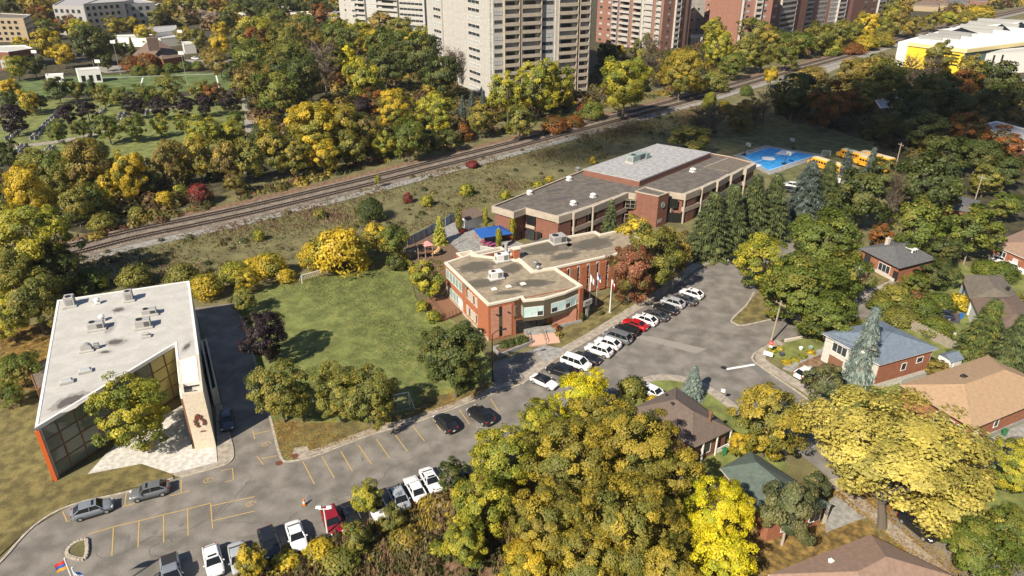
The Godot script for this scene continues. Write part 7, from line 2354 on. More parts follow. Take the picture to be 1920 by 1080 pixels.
func playground() -> void:
	var o:=thing("play_tower","wooden play tower with pink roof and tan spiral slide","play structure",Vector3(-18.93,0.0,-140.95),0.4)
	var g:=Geo.new()
	for x in [-1.6,0.0,1.6]:
		for z in [-0.9,0.9]:
			g=Geo.new()
			g.box(Vector3(x,0,z),Vector3(0.16,2.9,0.16))
			obj("post",g,M.fence_wood,o)
	g=Geo.new()
	g.box(Vector3(0,1.3,0),Vector3(3.4,0.12,2.0))
	obj("deck",g,M.wood_brown,o)
	g=Geo.new()
	g.tri(Vector3(-0.2,2.9,1.1),Vector3(1.9,2.9,1.1),Vector3(0.85,3.7,0)); g.tri(Vector3(1.9,2.9,1.1),Vector3(1.9,2.9,-1.1),Vector3(0.85,3.7,0))
	g.tri(Vector3(1.9,2.9,-1.1),Vector3(-0.2,2.9,-1.1),Vector3(0.85,3.7,0)); g.tri(Vector3(-0.2,2.9,-1.1),Vector3(-0.2,2.9,1.1),Vector3(0.85,3.7,0))
	obj("roof",g,M.play_pink,o)
	g=Geo.new()
	for k in 11:
		var a:=k*0.42
		var b:=(k+1)*0.42
		g.tube(Vector3(2.4+cos(a)*0.9,1.7 - k*0.14,sin(a)*0.9),Vector3(2.4+cos(b)*0.9,1.7 - (k+1)*0.14,sin(b)*0.9),0.42,0.42,8)
	obj("slide",g,M.play_tan,o)
	for k in 6:
		g=Geo.new()
		g.box(Vector3(-2.1 - k*0.45,0,0.0),Vector3(0.12,2.0,0.12))
		g.box(Vector3(-2.1 - k*0.45,1.9,0.0),Vector3(0.14,0.14,1.7))
		obj("climbing_frame",g,M.fence_wood,o)
	var c:=thing("shade_canopy","blue fabric shade canopy over picnic tables","canopy",Vector3(-4.24,0.0,-149.74),0.35)
	for x in [-3.4,3.4]:
		for z in [-2.4,2.4]:
			g=Geo.new()
			g.tube(Vector3(x,0,z),Vector3(x,2.5,z),0.07,0.07)
			obj("post",g,M.play_red,c)
	g=Geo.new()
	var k4:=[Vector3(-3.9,2.35,2.8),Vector3(3.9,2.35,2.8),Vector3(3.9,2.35,-2.8),Vector3(-3.9,2.35,-2.8)]
	for i in 4:
		g.quad(k4[i],k4[(i+1)%4],k4[(i+1)%4]*Vector3(0.35,0,0.3)+Vector3(0,3.3,0),k4[i]*Vector3(0.35,0,0.3)+Vector3(0,3.3,0))
	g.quad(k4[0]*Vector3(0.35,0,0.3)+Vector3(0,3.3,0),k4[1]*Vector3(0.35,0,0.3)+Vector3(0,3.3,0),k4[2]*Vector3(0.35,0,0.3)+Vector3(0,3.3,0),k4[3]*Vector3(0.35,0,0.3)+Vector3(0,3.3,0))
	obj("fabric",g,M.canopy_blue,c)
	var n:=0
	for q in [Vector3(-6.25,0.0,-148.21),Vector3(-5.26,0.0,-147.01),Vector3(-4.4,0.0,-146.12)]:
		var t:=thing("picnic_table",["left magenta picnic table by the blue canopy","middle magenta picnic table by the blue canopy","right magenta picnic table by the blue canopy"][n],"picnic table",q,0.9,"picnic tables by the canopy")
		g=Geo.new()
		g.box(Vector3(0,0.72,0),Vector3(1.8,0.06,0.75))
		obj("top",g,M.magenta,t)
		for s in [-0.7,0.7]:
			g=Geo.new()
			g.box(Vector3(0,0.42,s),Vector3(1.8,0.05,0.28))
			obj("seat",g,M.magenta,t)
			g=Geo.new()
			g.tube(Vector3(s,0,-0.6),Vector3(s,0.72,0.0),0.04,0.04,5); g.tube(Vector3(s,0,0.6),Vector3(s,0.72,0.0),0.04,0.04,5)
			obj("leg",g,M.grey_metal,t)
		n += 1
	var rd:=thing("toddler_slide","small red toy slide beyond the brown green poplar","play structure",Vector3(-11.82,0.0,-154.5),0.8)
	g=Geo.new()
	g.box(Vector3.ZERO,Vector3(0.8,1.1,0.9))
	g.tube(Vector3(0.3,1.1,0),Vector3(1.6,0.1,0),0.3,0.3,5)
	obj("slide",g,M.play_red,rd)
	var sh:=thing("playground_shed","white playground shed with brown lean-to roof","shed",Vector3(-9.67,0.0,-158.8),0.8)
	g=Geo.new()
	g.box(Vector3.ZERO,Vector3(5.2,2.7,3.2))
	obj("wall",g,M.white_metal,sh)
	g=Geo.new()
	g.quad(Vector3(-2.9,2.75,1.9),Vector3(2.9,2.75,1.9),Vector3(2.9,3.7,-1.9),Vector3(-2.9,3.7,-1.9))
	g.quad(Vector3(-2.9,2.68,1.9),Vector3(-2.9,3.6,-1.9),Vector3(2.9,3.6,-1.9),Vector3(2.9,2.68,1.9))
	g.quad(Vector3(-2.6,2.7,1.6),Vector3(-2.6,3.5,-1.6),Vector3(-2.6,2.7,-1.6),Vector3(-2.6,2.7,-1.59))
	g.quad(Vector3(-2.6,2.7,-1.6),Vector3(-2.6,3.55,-1.6),Vector3(2.6,3.55,-1.6),Vector3(2.6,2.7,-1.6))
	obj("roof",g,M.umber_shingle,sh)
	window(sh,face(Vector2(-2.6,-1.6),Vector2(-2.6,1.6)),0.9,0.6,0.9,1.6,M.grey_metal,M.window_glass)
	# blue privacy fence with posts
	var fn:=thing("panel_fence","blue grey slatted fence at the playground's weedy side","fence")
	var pts:=[Vector2(-23.25,-146.71),Vector2(-19.67,-152.2),Vector2(-17.79,-155.8),Vector2(-15.78,-158.8),Vector2(-13.55,-163.3)]
	for i in pts.size() - 1:
		var t:=face(pts[i],pts[i+1])
		var l: float=pts[i].distance_to(pts[i+1])
		for k in int(l/0.5):
			panel("slat",fn,t,Vector3(k*0.5,0.1,0),Vector3(0.42,2.1,0.05),M.fence_blue if k%4 else M.fence_panel)
		for k in int(l/2.0)+1:
			panel("post",fn,t,Vector3(minf(k*2.0,l),0,-0.1),Vector3(0.1,2.3,0.1),M.unit_metal)
	wire_fence("low wire fence across the playground paving",[Vector2(-13.1,-146.41),Vector2(-11.16,-149.74),Vector2(-7.06,-144.36),Vector2(0.0,-142.07)],1.1)
	wire_fence("wire fence overgrown with vine along the lawn's playground side",[Vector2(-26.83,-146.71),Vector2(-23.85,-139.84),Vector2(-20.28,-132.21),Vector2(-17.81,-124.99),Vector2(-16.27,-120.31)],1.6)
	n=0
	for q in [Vector3(-25.89,0.0,-144.36),Vector3(-24.55,0.0,-141.51),Vector3(-23.13,0.0,-138.74),Vector3(-21.69,0.0,-135.54),Vector3(-20.42,0.0,-132.46),Vector3(-19.13,0.0,-129.0)]:
		shrub("fence_vine","lime" if n%2 else "gold",q.x,q.z,1.9,1.0,n,["first","second","third","fourth","fifth","lowest"][n]+" yellow vine clump on the playground fence from its top end","vine")
		n += 1


func wire_fence(label: String,pts: Array,h: float) -> void:
	var o:=thing("wire_fence",label,"fence")
	for i in pts.size() - 1:
		var a: Vector2=pts[i]; var b: Vector2=pts[i+1]
		var l:=a.distance_to(b)
		for k in int(l/2.5)+1:
			var p:=a.lerp(b,minf(k*2.5/l,1.0))
			var g:=Geo.new()
			g.tube(Vector3(p.x,0,p.y),Vector3(p.x,h+0.1,p.y),0.035,0.035,5)
			obj("post",g,M.grey_metal,o)
		var w:=Geo.new()
		for k in 6:
			var y:=h*(k+1)/6.0
			w.tube(Vector3(a.x,y,a.y),Vector3(b.x,y,b.y),0.012 if k<5 else 0.025,0.012 if k<5 else 0.025,3)
		obj("wire",w,M.grey_metal,o)


func goal(label: String,a: Vector2,b: Vector2,h: float,deep: Vector2,net: Material) -> void:
	var o:=thing("football_goal",label,"goal")
	var g:=Geo.new()
	for p in [a,b]:
		g=Geo.new()
		g.tube(Vector3(p.x,0,p.y),Vector3(p.x,h,p.y),0.07,0.07)
		obj("post",g,M.white_metal,o)
		g=Geo.new()
		g.tube(Vector3(p.x,h,p.y),Vector3(p.x+deep.x,0.1,p.y+deep.y),0.04,0.04)
		obj("stay",g,M.white_metal,o)
	g=Geo.new()
	g.tube(Vector3(a.x,h,a.y),Vector3(b.x,h,b.y),0.07,0.07)
	obj("crossbar",g,M.white_metal,o)
	g=Geo.new()
	for k in 13:
		var p:=a.lerp(b,k/12.0)
		g.tube(Vector3(p.x,h,p.y),Vector3(p.x+deep.x,0.1,p.y+deep.y),0.012,0.012,3)
	for k in 6:
		var u:=k/6.0
		g.tube(Vector3(a.x+deep.x*u,h*(1 - u),a.y+deep.y*u),Vector3(b.x+deep.x*u,h*(1 - u),b.y+deep.y*u),0.012,0.012,3)
	obj("net",g,net,o)


func flag(label: String,at: Vector3,h: float,bands: Array,wave: float,drop:=true) -> void:
	var o:=thing("flagpole",label,"flagpole",at)
	var g:=Geo.new()
	g.tube(Vector3.ZERO,Vector3(0,h,0),0.12,0.08,8)
	obj("pole",g,M.white_metal,o)
	g=Geo.new()
	g.box(Vector3.ZERO,Vector3(0.6,0.25,0.6))
	obj("base",g,M.concrete,o)
	for k in bands.size():
		g=Geo.new()
		for i in 6:
			var u0:=i/6.0
			var u1:=(i+1)/6.0
			var y0:=h - 0.1 - 1.1*k/bands.size()
			var y1:=h - 0.1 - 1.1*(k+1)/bands.size()
			var f:=func(u: float,y: float) -> Vector3: return Vector3(0.06+u*1.5*wave,y - u*(1.0 if drop else 0.25),0.14*sin(u*6.0))
			g.quad(f.call(u0,y1),f.call(u1,y1),f.call(u1,y0),f.call(u0,y0))
		obj("flag",g,bands[k],o)


func street_things() -> void:
	goal("white football goal before the golden bushes at the lawn's top",Vector2(-41.92,-127.8),Vector2(-36.98,-131.46),2.0,Vector2(-1.0,-1.2),M.white_metal)
	goal("white football goal half in the maple's shade",Vector2(-18.34,-86.31),Vector2(-15.31,-87.37),2.4,Vector2(1.0,1.2),M.white_metal)
	goal("small goal at the edge of the court field",Vector2(96.2,-216.7),Vector2(98.6,-216.1),1.8,Vector2(0.3,-0.9),M.white_metal)
	flag("left flagpole with drooping flag beside the name board",Vector3(15.78,0.0,-118.6),7.0,[M.flag_blue,M.flag_white],0.4)
	flag("right flagpole with drooping white and red flag",Vector3(18.07,0.0,-115.89),7.0,[M.flag_white,M.flag_red],0.35)
	flag("rear flagpole by the school wall with small flag",Vector3(14.3,0.0,-116.71),7.5,[M.flag_white],0.4)
	flag("car park flagpole with red, blue and orange flag",Vector3(-44.9,0.0,-51.66),7.4,[M.flag_red,M.flag_blue,M.flag_orange],-0.95)
	flag("car park flagpole with blue and white flag",Vector3(-43.51,0.0,-50.49),7.4,[M.flag_blue,M.flag_white,M.flag_blue],0.5)
	flag("car park flagpole with red and white flag",Vector3(-42.34,0.0,-49.73),7.0,[M.flag_red,M.flag_white],0.35)
	# stone bed
	var o:=thing("stone_bed","leaf shaped bed edged with pale stone in the car park","flower bed")
	var ring:=PackedVector2Array(smooth([Vector2(-49.66,-61.15),Vector2(-50.52,-60.67),Vector2(-50.92,-59.71),Vector2(-50.58,-58.77),Vector2(-49.54,-58.31),Vector2(-48.37,-58.16),Vector2(-48.62,-59.32),Vector2(-49.61,-61.07)],3))
	for i in ring.size() - 1:
		var a:=ring[i]; var b:=ring[i+1]
		if a.distance_to(b)<0.1: continue
		var g:=Geo.new()
		g.t=face(a,b)
		g.soft_box(Vector3(a.distance_to(b)/2,0,0),Vector3(a.distance_to(b)*0.96,0.34,0.42),0.06)
		obj("stone",g,M.kerb_concrete,o)
	var gs:=Geo.new()
	gs.cap(grown(ring.slice(0,ring.size() - 1),-0.1),0.22)
	obj("soil",gs,M.weeds_ground,o)
	# cone
	var c:=thing("traffic_cone","orange traffic cone standing on the cracked asphalt","traffic cone",Vector3(-25.67,0.05,-66.7))
	var g:=Geo.new()
	g.box(Vector3(0,0.02,0),Vector3(0.5,0.06,0.5))
	obj("foot",g,M.rust,c)
	g=Geo.new()
	g.lathe([[0.24,0.08],[0.08,0.95],[0.0,0.97]],12)
	obj("cone",g,M.cone_orange,c)
	g=Geo.new()
	g.lathe([[0.185,0.42],[0.14,0.66]],12)
	obj("band",g,M.white_paint,c)
	# lamp posts
	light_pole("lamp_post","dark lamp post with curved arm before the school ramp",Vector3(-3.02,0.0,-93.53),8.6,Vector3(1.6,0,-0.5),M.dark_metal)
	light_pole("lamp_post","lamp post at the grey bungalow's right side, left of two poles",Vector3(93.03,0.0,-138.2),6.5,Vector3(1.2,0,0.3),M.pole_wood)
	light_pole("lamp_post","grey lamp post at the street corner by the brown roofed house",Vector3(33.62,0.0,-82.88),5.2,Vector3(0.5,0,0.2),M.grey_metal)
	light_pole("lamp_post","thin lamp post before the pale bare tree in the block",Vector3(88.79,0.0,-156.8),8.0,Vector3(-1.4,0,0.2),M.grey_metal)
	light_pole("lamp_post","grey lamp post among the green trees by the triangle lawn",Vector3(63.87,0.0,-139.84),5.0,Vector3(0.6,0,0.3),M.grey_metal)
	var tw:=light_pole("lamp_post","white twin headed lamp post before the red SUV",Vector3(-21.43,0.0,-61.15),4.8,Vector3.ZERO,M.white_metal)
	for s in [-0.6,0.6]:
		g=Geo.new()
		g.t=Transform3D(Basis(Vector3.RIGHT,-0.5),Vector3(s,4.75,-0.15))
		g.soft_box(Vector3.ZERO,Vector3(0.6,0.3,0.55),0.05)
		obj("flood_lamp",g,M.white_metal,tw)
	g=Geo.new()
	g.tube(Vector3(-0.6,4.75,0),Vector3(0.6,4.75,0),0.05,0.05)
	obj("cross_arm",g,M.white_metal,tw)
	# poles
	utility_pole("leaning utility pole before the stop sign with a street lamp",Vector3(44.46,0.0,-105.28),8.0,0.5,0,Vector3(0.7,0,0))
	utility_pole("utility pole before the pale blue spruce",Vector3(53.03,0.0,-91.08),8.0,0.9,1,Vector3(0.8,0,0))
	utility_pole("utility pole with white transformers among the spruces",Vector3(78.51,0.0,-165.5),11.0,0.8,3)
	utility_pole("utility pole with bare crossarms beyond the green trees",Vector3(117.47,0.0,-171.8),8.4,0.6,0)
	utility_pole("utility pole behind the school buses with crossed arms",Vector3(112.55,0.0,-203.1),8.0,0.2,0)
	utility_pole("leaning utility pole between the tall spruces",Vector3(52.14,0.0,-149.74),9.0,0.8,0,Vector3(1.8,0,0))
	utility_pole("upright utility pole right of the leaning one",Vector3(55.08,0.0,-153.5),9.5,0.8,0)
	utility_pole("pole right of the far lamp post by the grey bungalow",Vector3(95.34,0.0,-136.86),6.8,0.8,0)
	utility_pole("short pole by the ash tree at the classroom wing",Vector3(31.44,0.0,-124.99),8.0,0.8,0)
	# wires
	var wn:=0
	for q in [[Vector3(44.46,0.0,-105.28),Vector3(52.14,0.0,-149.74)],[Vector3(44.46,0.0,-105.28),Vector3(53.03,0.0,-91.08)],[Vector3(53.03,0.0,-91.08),Vector3(95.34,0.0,-136.86)],[Vector3(78.51,0.0,-165.5),Vector3(55.08,0.0,-153.5)],[Vector3(31.44,0.0,-124.99),Vector3(52.14,0.0,-149.74)]]:
		var w:=thing("overhead_wire","thin overhead wires "+["from the leaning pole up the far street","over the stop sign corner to the pale spruce","over the blue roof to the far poles","from the transformers to the tall spruces","across the head of the street"][wn],"wire")
		for k in 3:
			g=Geo.new()
			var p: Vector3=q[0]+Vector3(0,7.6 - 0.3*(k/2),0.5*k)
			var e: Vector3=q[1]+Vector3(0,8.0 - 0.3*(k/2),0.5*k)
			for i in 8:
				var u:=i/8.0
				var v:=(i+1)/8.0
				g.tube(p.lerp(e,u) - Vector3(0,3.2*u*(1 - u),0),p.lerp(e,v) - Vector3(0,3.2*v*(1 - v),0),0.022,0.022,3)
			obj("strand",g,M.dark_metal,w)
		wn += 1
	# floodlights of the sports field
	var n:=0
	for q in [Vector3(-188.2,0.0,-352.9),Vector3(-220.7,0.0,-343.5),Vector3(-188.2,0.0,-335.8),Vector3(-142.44,0.0,-320.1),Vector3(-168.8,0.0,-382.6),Vector3(-129.77,0.0,-352.9)]:
		var fl:=light_pole("floodlight_mast",["tall floodlight mast behind the sports field's middle","floodlight mast at the left end of the field","shorter floodlight mast beside the white hut","floodlight mast on the near touchline","floodlight mast beside the brown roofed church","floodlight mast at the right end of the field"][n],q,[15.0,12.0,9.0,15.0,16.0,11.0][n],Vector3.ZERO,M.unit_metal,"floodlight masts round the sports field")
		g=Geo.new()
		g.box(Vector3(0,[15.0,12.0,9.0,15.0,16.0,11.0][n] - 0.6,0),Vector3(2.4,1.3,0.4))
		obj("lamp_bank",g,M.white_metal,fl)
		n += 1
	# sign corner
	var ss:=thing("stop_sign","red stop sign with placard at the pavement corner","sign",Vector3(42.82,0.0,-101.02),-0.6)
	g=Geo.new()
	g.tube(Vector3.ZERO,Vector3(0,2.8,0),0.04,0.04)
	obj("post",g,M.grey_metal,ss)
	g=Geo.new()
	g.t=Transform3D(Basis(Vector3.RIGHT,PI/2),Vector3(0,2.6,0.05))
	g.lathe([[0.0,0.0],[0.42,0.0],[0.42,0.04],[0.0,0.04]],8)
	obj("plate",g,M.stop_red,ss)
	var tx:=TextMesh.new()
	tx.text="ARRÊT"
	tx.font_size=16
	tx.pixel_size=0.011
	tx.depth=0.01
	put("lettering",tx,M.white_paint,ss,Transform3D(Basis.IDENTITY,Vector3(0,2.6,0.11)))
	g=Geo.new()
	g.box(Vector3(0,1.75,0.05),Vector3(0.5,0.35,0.03))
	obj("street_plate",g,M.flag_white,ss)
	var pc:=thing("election_placard","white placard on legs below the stop sign","sign",Vector3(42.34,0.0,-100.36),-0.6)
	g=Geo.new()
	g.box(Vector3(0,0.5,0),Vector3(1.5,0.8,0.05))
	obj("board",g,M.white_paint,pc)
	for s in [-0.5,0.5]:
		g=Geo.new()
		g.tube(Vector3(s,0,0),Vector3(s,0.6,0),0.03,0.03,5)
		obj("leg",g,M.grey_metal,pc)
	var sq:=thing("street_sign","white square sign on a thin post by the side street","sign",Vector3(31.37,0.0,-87.77),-0.4)
	g=Geo.new()
	g.tube(Vector3.ZERO,Vector3(0,2.6,0),0.035,0.035)
	obj("post",g,M.grey_metal,sq)
	g=Geo.new()
	g.box(Vector3(0,2.1,0.05),Vector3(0.6,0.6,0.03))
	obj("plate",g,M.white_paint,sq)
	# bins
	wheelie_bin(Vector3(65.74,0.0,-78.15),0.5,M.bin_dark,"dark wheelie bin before the tan roofed house")
	wheelie_bin(Vector3(69.08,0.0,-80.23),0.5,M.bin_green,"green wheelie bin before the tan roofed house")
	wheelie_bin(Vector3(64.95,0.0,-77.81),0.5,M.rust,"brown wheelie bin beside the dark one")
	wheelie_bin(Vector3(81.8,0.0,-113.68),0.3,M.bin_blue,"blue wheelie bin by the white wall")
	wheelie_bin(Vector3(28.7,0.0,-76.14),0.5,M.bin_green,"green wheelie bin at the corner house porch")
	wheelie_bin(Vector3(26.81,0.0,-161.2),0.3,M.bin_blue,"blue bin at the long school's glazed link")
	wheelie_bin(Vector3(27.68,0.0,-161.9),0.3,M.bin_green,"green bin at the long school's glazed link")
	wheelie_bin(Vector3(69.12,0.0,-96.39),0.2,M.play_red,"red bin beside the blue roofed shed")
	# basketball hoops
	n=0
	for q in [[Vector3(73.13,0.0,-217.8),0.5],[Vector3(89.36,0.0,-223.8),3.6],[Vector3(82.37,0.0,-208.3),0.5]]:
		var bh:=thing("basketball_hoop",["basketball hoop at the court's left corner","basketball hoop at the court's far side","basketball hoop at the court's near side"][n],"basketball hoop",q[0],q[1],"hoops round the blue court")
		g=Geo.new()
		g.tube(Vector3(-0.9,0,0),Vector3(-0.5,2.8,0),0.12,0.1,6)
		g.tube(Vector3(-0.5,2.8,0),Vector3(0.3,3.3,0),0.1,0.07,6)
		g.box(Vector3(-1.0,0.1,0),Vector3(1.2,0.5,0.9))
		obj("stand",g,M.dark_metal,bh)
		g=Geo.new()
		g.box(Vector3(0.35,2.8,0),Vector3(0.05,1.1,1.8))
		obj("backboard",g,M.pale_window,bh)
		g=Geo.new()
		for i in 10:
			g.tube(Vector3(0.62+cos(i*TAU/10)*0.23,3.05,sin(i*TAU/10)*0.23),Vector3(0.62+cos((i+1)*TAU/10)*0.23,3.05,sin((i+1)*TAU/10)*0.23),0.02,0.02,4)
		obj("ring",g,M.cone_orange,bh)
		n += 1
	# shed behind the church
	var cs:=thing("church_shed","weathered wooden shed with flat roof left of the church","shed")
	flat_block(cs,PackedVector2Array([Vector2(-75.6,-93.8),Vector2(-73.9,-96.6),Vector2(-70.7,-92.3),Vector2(-70.3,-87.4)]),0.0,2.6,M.wood_brown,M.brown_roof,M.wood_brown,0.1,0.2)
	# garden ornaments and the white tank on the corner lawn of the blue house
	n=0
	for q in [[Vector3(48.72,0.0,-102.86),M.white_paint,0.35],[Vector3(50.41,0.0,-103.03),M.green_metal,0.45],[Vector3(44.86,0.0,-101.02),M.bin_dark,0.45]]:
		var ur:=thing("garden_pot",["white round pot on the corner lawn","green pot on the corner lawn","dark tyre planter on the corner lawn"][n],"garden pot",q[0]+Vector3(0,0.14,0))
		g=Geo.new()
		g.lathe([[q[2]*0.6,0.0],[q[2],0.35],[q[2],0.5],[q[2]*0.8,0.5],[q[2]*0.7,0.4],[0.0,0.4]],14)
		obj("pot",g,q[1],ur)
		n += 1
	var gn:=0
	for q in [[Vector3(43.79,0.0,-102.35),"lime"],[Vector3(45.09,0.0,-103.03),"pale"],[Vector3(44.88,0.0,-98.74),"gold"],[Vector3(46.51,0.0,-99.39),"lime"],[Vector3(48.18,0.0,-100.36),"lime"],[Vector3(50.0,0.0,-101.68),"gold"],[Vector3(53.19,0.0,-105.81),"lime"],[Vector3(54.9,0.0,-106.88),"green"],[Vector3(63.08,0.0,-95.63),"lime"],[Vector3(64.83,0.0,-96.55),"pale"],[Vector3(66.43,0.0,-97.17),"lime"],[Vector3(60.41,0.0,-95.02),"lime"]]:
		shrub("flower_shrub",q[1],q[0].x,q[0].z,0.8,0.75,gn,["pale","yellow","golden","leafy"][gn%4]+" low garden plant, "+["beside the stop sign","next to the stop sign plant","at the corner lawn's lower edge","midway along the corner lawn's lower edge","nearer the house on the lawn's lower edge","at the grey ramp's upper end","under the house front's left end","against the grey house wall","midway along the brick side","right of the middle of the brick side","at the far end of the brick side","at the near end of the brick side"][gn],"garden plant")
		gn += 1
	# cemetery headstones,one by one
	var st:=Geo.new()
	st.soft_box(Vector3.ZERO,Vector3(1.0,1.1,0.3),0.1)
	st.box(Vector3(0,0,0),Vector3(1.3,0.2,0.6))
	var sm:=st.mesh()
	var rows:=["left of the pale path","at the far left edge","below the pale path's left end","below the pale path's start","under the leftmost plum tree","between second and third plum trees","beside the largest green tree","before the second plum tree","between the first two plum trees","left of the fourth plum tree"]
	var rng:=RandomNumberGenerator.new()
	rng.seed=3
	n=0
	for q in [[Vector2(-160.7,-235.9),Vector2(-171.5,-267.2)],[Vector2(-169.3,-235.9),Vector2(-174.4,-252.9)],[Vector2(-154.9,-217.2),Vector2(-159.5,-229.4)],[Vector2(-145.6,-215.5),Vector2(-149.9,-229.4)],[Vector2(-177.5,-247.7),Vector2(-188.1,-271.4)],[Vector2(-144.0,-260.7),Vector2(-149.8,-275.8)],[Vector2(-145.4,-244.2),Vector2(-149.0,-255.2)],[Vector2(-157.4,-271.4),Vector2(-159.2,-280.3)],[Vector2(-170.6,-265.6),Vector2(-175.0,-277.6)],[Vector2(-140.0,-271.4),Vector2(-142.8,-279.3)]]:
		var l: float=q[0].distance_to(q[1])
		for k in int(l/2.1):
			for side in 2:
				var p: Vector2=q[0].lerp(q[1],k*2.1/l)+Vector2(1.7*side,0.3*side)
				var hs:=put("headstone",sm,M.tombstone if rng.randf()<0.75 else M.stone_pale,null,Transform3D(Basis(UP,1.2+rng.randf()*0.2).scaled(Vector3.ONE*rng.randf_range(0.8,1.35)),Vector3(p.x,0.08,p.y)))
				tag(hs,"grey headstone in the cemetery's double row "+rows[n],"headstone","headstones in the cemetery rows")
		n += 1


func ground_cover() -> void:
	var tuft:=tuft_mesh(20,2)
	var clump:=crown_mesh("white","bush",1,260,0.2)   # low leafy clumps nobody could count
	var weeds:=PackedVector2Array([Vector2(-105.6,-126.2),Vector2(-91.2,-140.9),Vector2(-78.4,-151.6),Vector2(-62.7,-163.7),Vector2(-45.2,-179.9),Vector2(-30.3,-195.1),Vector2(0.0,-222.0),Vector2(38.8,-259.1),Vector2(79.3,-289.6),Vector2(69.1,-237.2),Vector2(48.2,-235.9),Vector2(20.6,-206.2),Vector2(-5.5,-175.0),Vector2(-14.4,-164.4),Vector2(-24.8,-153.5),Vector2(-29.2,-150.4),Vector2(-44.0,-141.5),Vector2(-53.8,-136.1),Vector2(-62.6,-129.7),Vector2(-88.2,-121.6),Vector2(-93.1,-113.3)])
	scatter("tall_weeds","tall brown green weeds between railway and schools","weeds",weeds,20000,0.0,tuft,M.blades,[Vector3(0.085,0.09,0.03),Vector3(0.13,0.115,0.043),Vector3(0.2,0.165,0.07),Vector3(0.13,0.14,0.04),Vector3(0.25,0.2,0.085),Vector3(0.2,0.13,0.075)],0.3,0.62,5)
	var wild:=PackedVector2Array([Vector2(-29.8,-55.2),Vector2(-29.2,-58.0),Vector2(-25.5,-59.7),Vector2(-18.9,-62.1),Vector2(-13.0,-65.1),Vector2(-5.4,-69.8),Vector2(-0.7,-72.2),Vector2(6.3,-62.1),Vector2(5.4,-49.2),Vector2(-28.3,-49.2)])
	scatter("wild_growth","tangle of brown and green wild growth beside the car park","undergrowth",wild,7000,0.1,tuft,M.blades,[Vector3(0.1,0.1,0.03),Vector3(0.2,0.17,0.06),Vector3(0.22,0.13,0.075),Vector3(0.13,0.13,0.035),Vector3(0.3,0.2,0.1),Vector3(0.4,0.3,0.04)],0.5,1.3,6)
	scatter("bramble","low leafy brambles of the wild ground beside the car park","undergrowth",wild,420,0.2,clump,M.leaf,[Vector3(0.1,0.1,0.03),Vector3(0.17,0.15,0.05),Vector3(0.2,0.13,0.07),Vector3(0.26,0.19,0.08),Vector3(0.42,0.32,0.04)],0.5,1.5,16)
	scatter("bramble","low leafy brambles in the weedy strip","undergrowth",weeds,260,0.1,clump,M.leaf,[Vector3(0.09,0.095,0.032),Vector3(0.13,0.12,0.045),Vector3(0.18,0.15,0.06),Vector3(0.1,0.12,0.035),Vector3(0.22,0.19,0.06)],0.4,1.2,17)
	var edge:=PackedVector2Array([Vector2(-98.7,-152.9),Vector2(-84.1,-168.0),Vector2(-70.0,-186.8),Vector2(-50.8,-206.2),Vector2(-18.3,-242.7),Vector2(36.4,-289.6),Vector2(91.6,-339.6),Vector2(91.6,-329.6),Vector2(35.4,-280.3),Vector2(0.0,-245.6),Vector2(-17.6,-231.9),Vector2(-48.9,-197.1),Vector2(-67.8,-179.9),Vector2(-81.9,-162.9),Vector2(-95.8,-149.7)])
	scatter("track_weeds","rusty and yellow weeds along the far side of the tracks","weeds",edge,7000,0.0,tuft,M.blades,[Vector3(0.1,0.09,0.03),Vector3(0.2,0.1,0.05),Vector3(0.28,0.22,0.04),Vector3(0.08,0.1,0.025)],0.5,1.2,7)
	var mixed:=[Vector3(0.05,0.06,0.02),Vector3(0.08,0.08,0.024),Vector3(0.13,0.12,0.032),Vector3(0.2,0.16,0.035),Vector3(0.16,0.1,0.04),Vector3(0.36,0.26,0.03)]
	scatter("undergrowth","mixed bushes under the trees beyond the railway","undergrowth",PackedVector2Array([Vector2(-132.9,-167.3),Vector2(-117.6,-173.0),Vector2(-97.4,-160.2),Vector2(-86.1,-173.0),Vector2(-71.5,-191.3),Vector2(-52.2,-212.7),Vector2(-18.6,-247.0),Vector2(37.2,-296.5),Vector2(94.2,-350.2),Vector2(157.6,-406.2),Vector2(264.8,-512.6),Vector2(192.0,-501.8),Vector2(84.5,-421.0),Vector2(39.9,-367.2),Vector2(34.2,-310.1),Vector2(-13.1,-294.5),Vector2(-23.2,-315.6),Vector2(-48.9,-426.7),Vector2(-114.9,-507.2),Vector2(-167.0,-469.5),Vector2(-118.1,-315.6),Vector2(-83.6,-240.7),Vector2(-105.3,-207.3),Vector2(-131.4,-197.1),Vector2(-152.8,-197.1)]),2600,0.6,clump,M.leaf,mixed,1.5,3.6,21)
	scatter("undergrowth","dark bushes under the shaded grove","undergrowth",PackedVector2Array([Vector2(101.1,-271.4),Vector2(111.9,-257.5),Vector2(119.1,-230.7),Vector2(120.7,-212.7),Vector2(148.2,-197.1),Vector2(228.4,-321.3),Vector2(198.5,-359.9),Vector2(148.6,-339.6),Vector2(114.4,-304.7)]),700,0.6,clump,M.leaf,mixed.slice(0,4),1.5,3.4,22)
	scatter("distant_trees","far trees between the roofs at the top of the picture","treeline",PackedVector2Array([Vector2(-388.3,-551.0),Vector2(-359.2,-567.2),Vector2(-294.5,-507.2),Vector2(-249.5,-535.6),Vector2(-179.6,-507.2),Vector2(-116.1,-512.6),Vector2(-176.9,-798.2),Vector2(-364.8,-798.2),Vector2(-552.8,-798.2)]),420,3.0,clump,M.leaf,mixed,4.5,8.5,23)
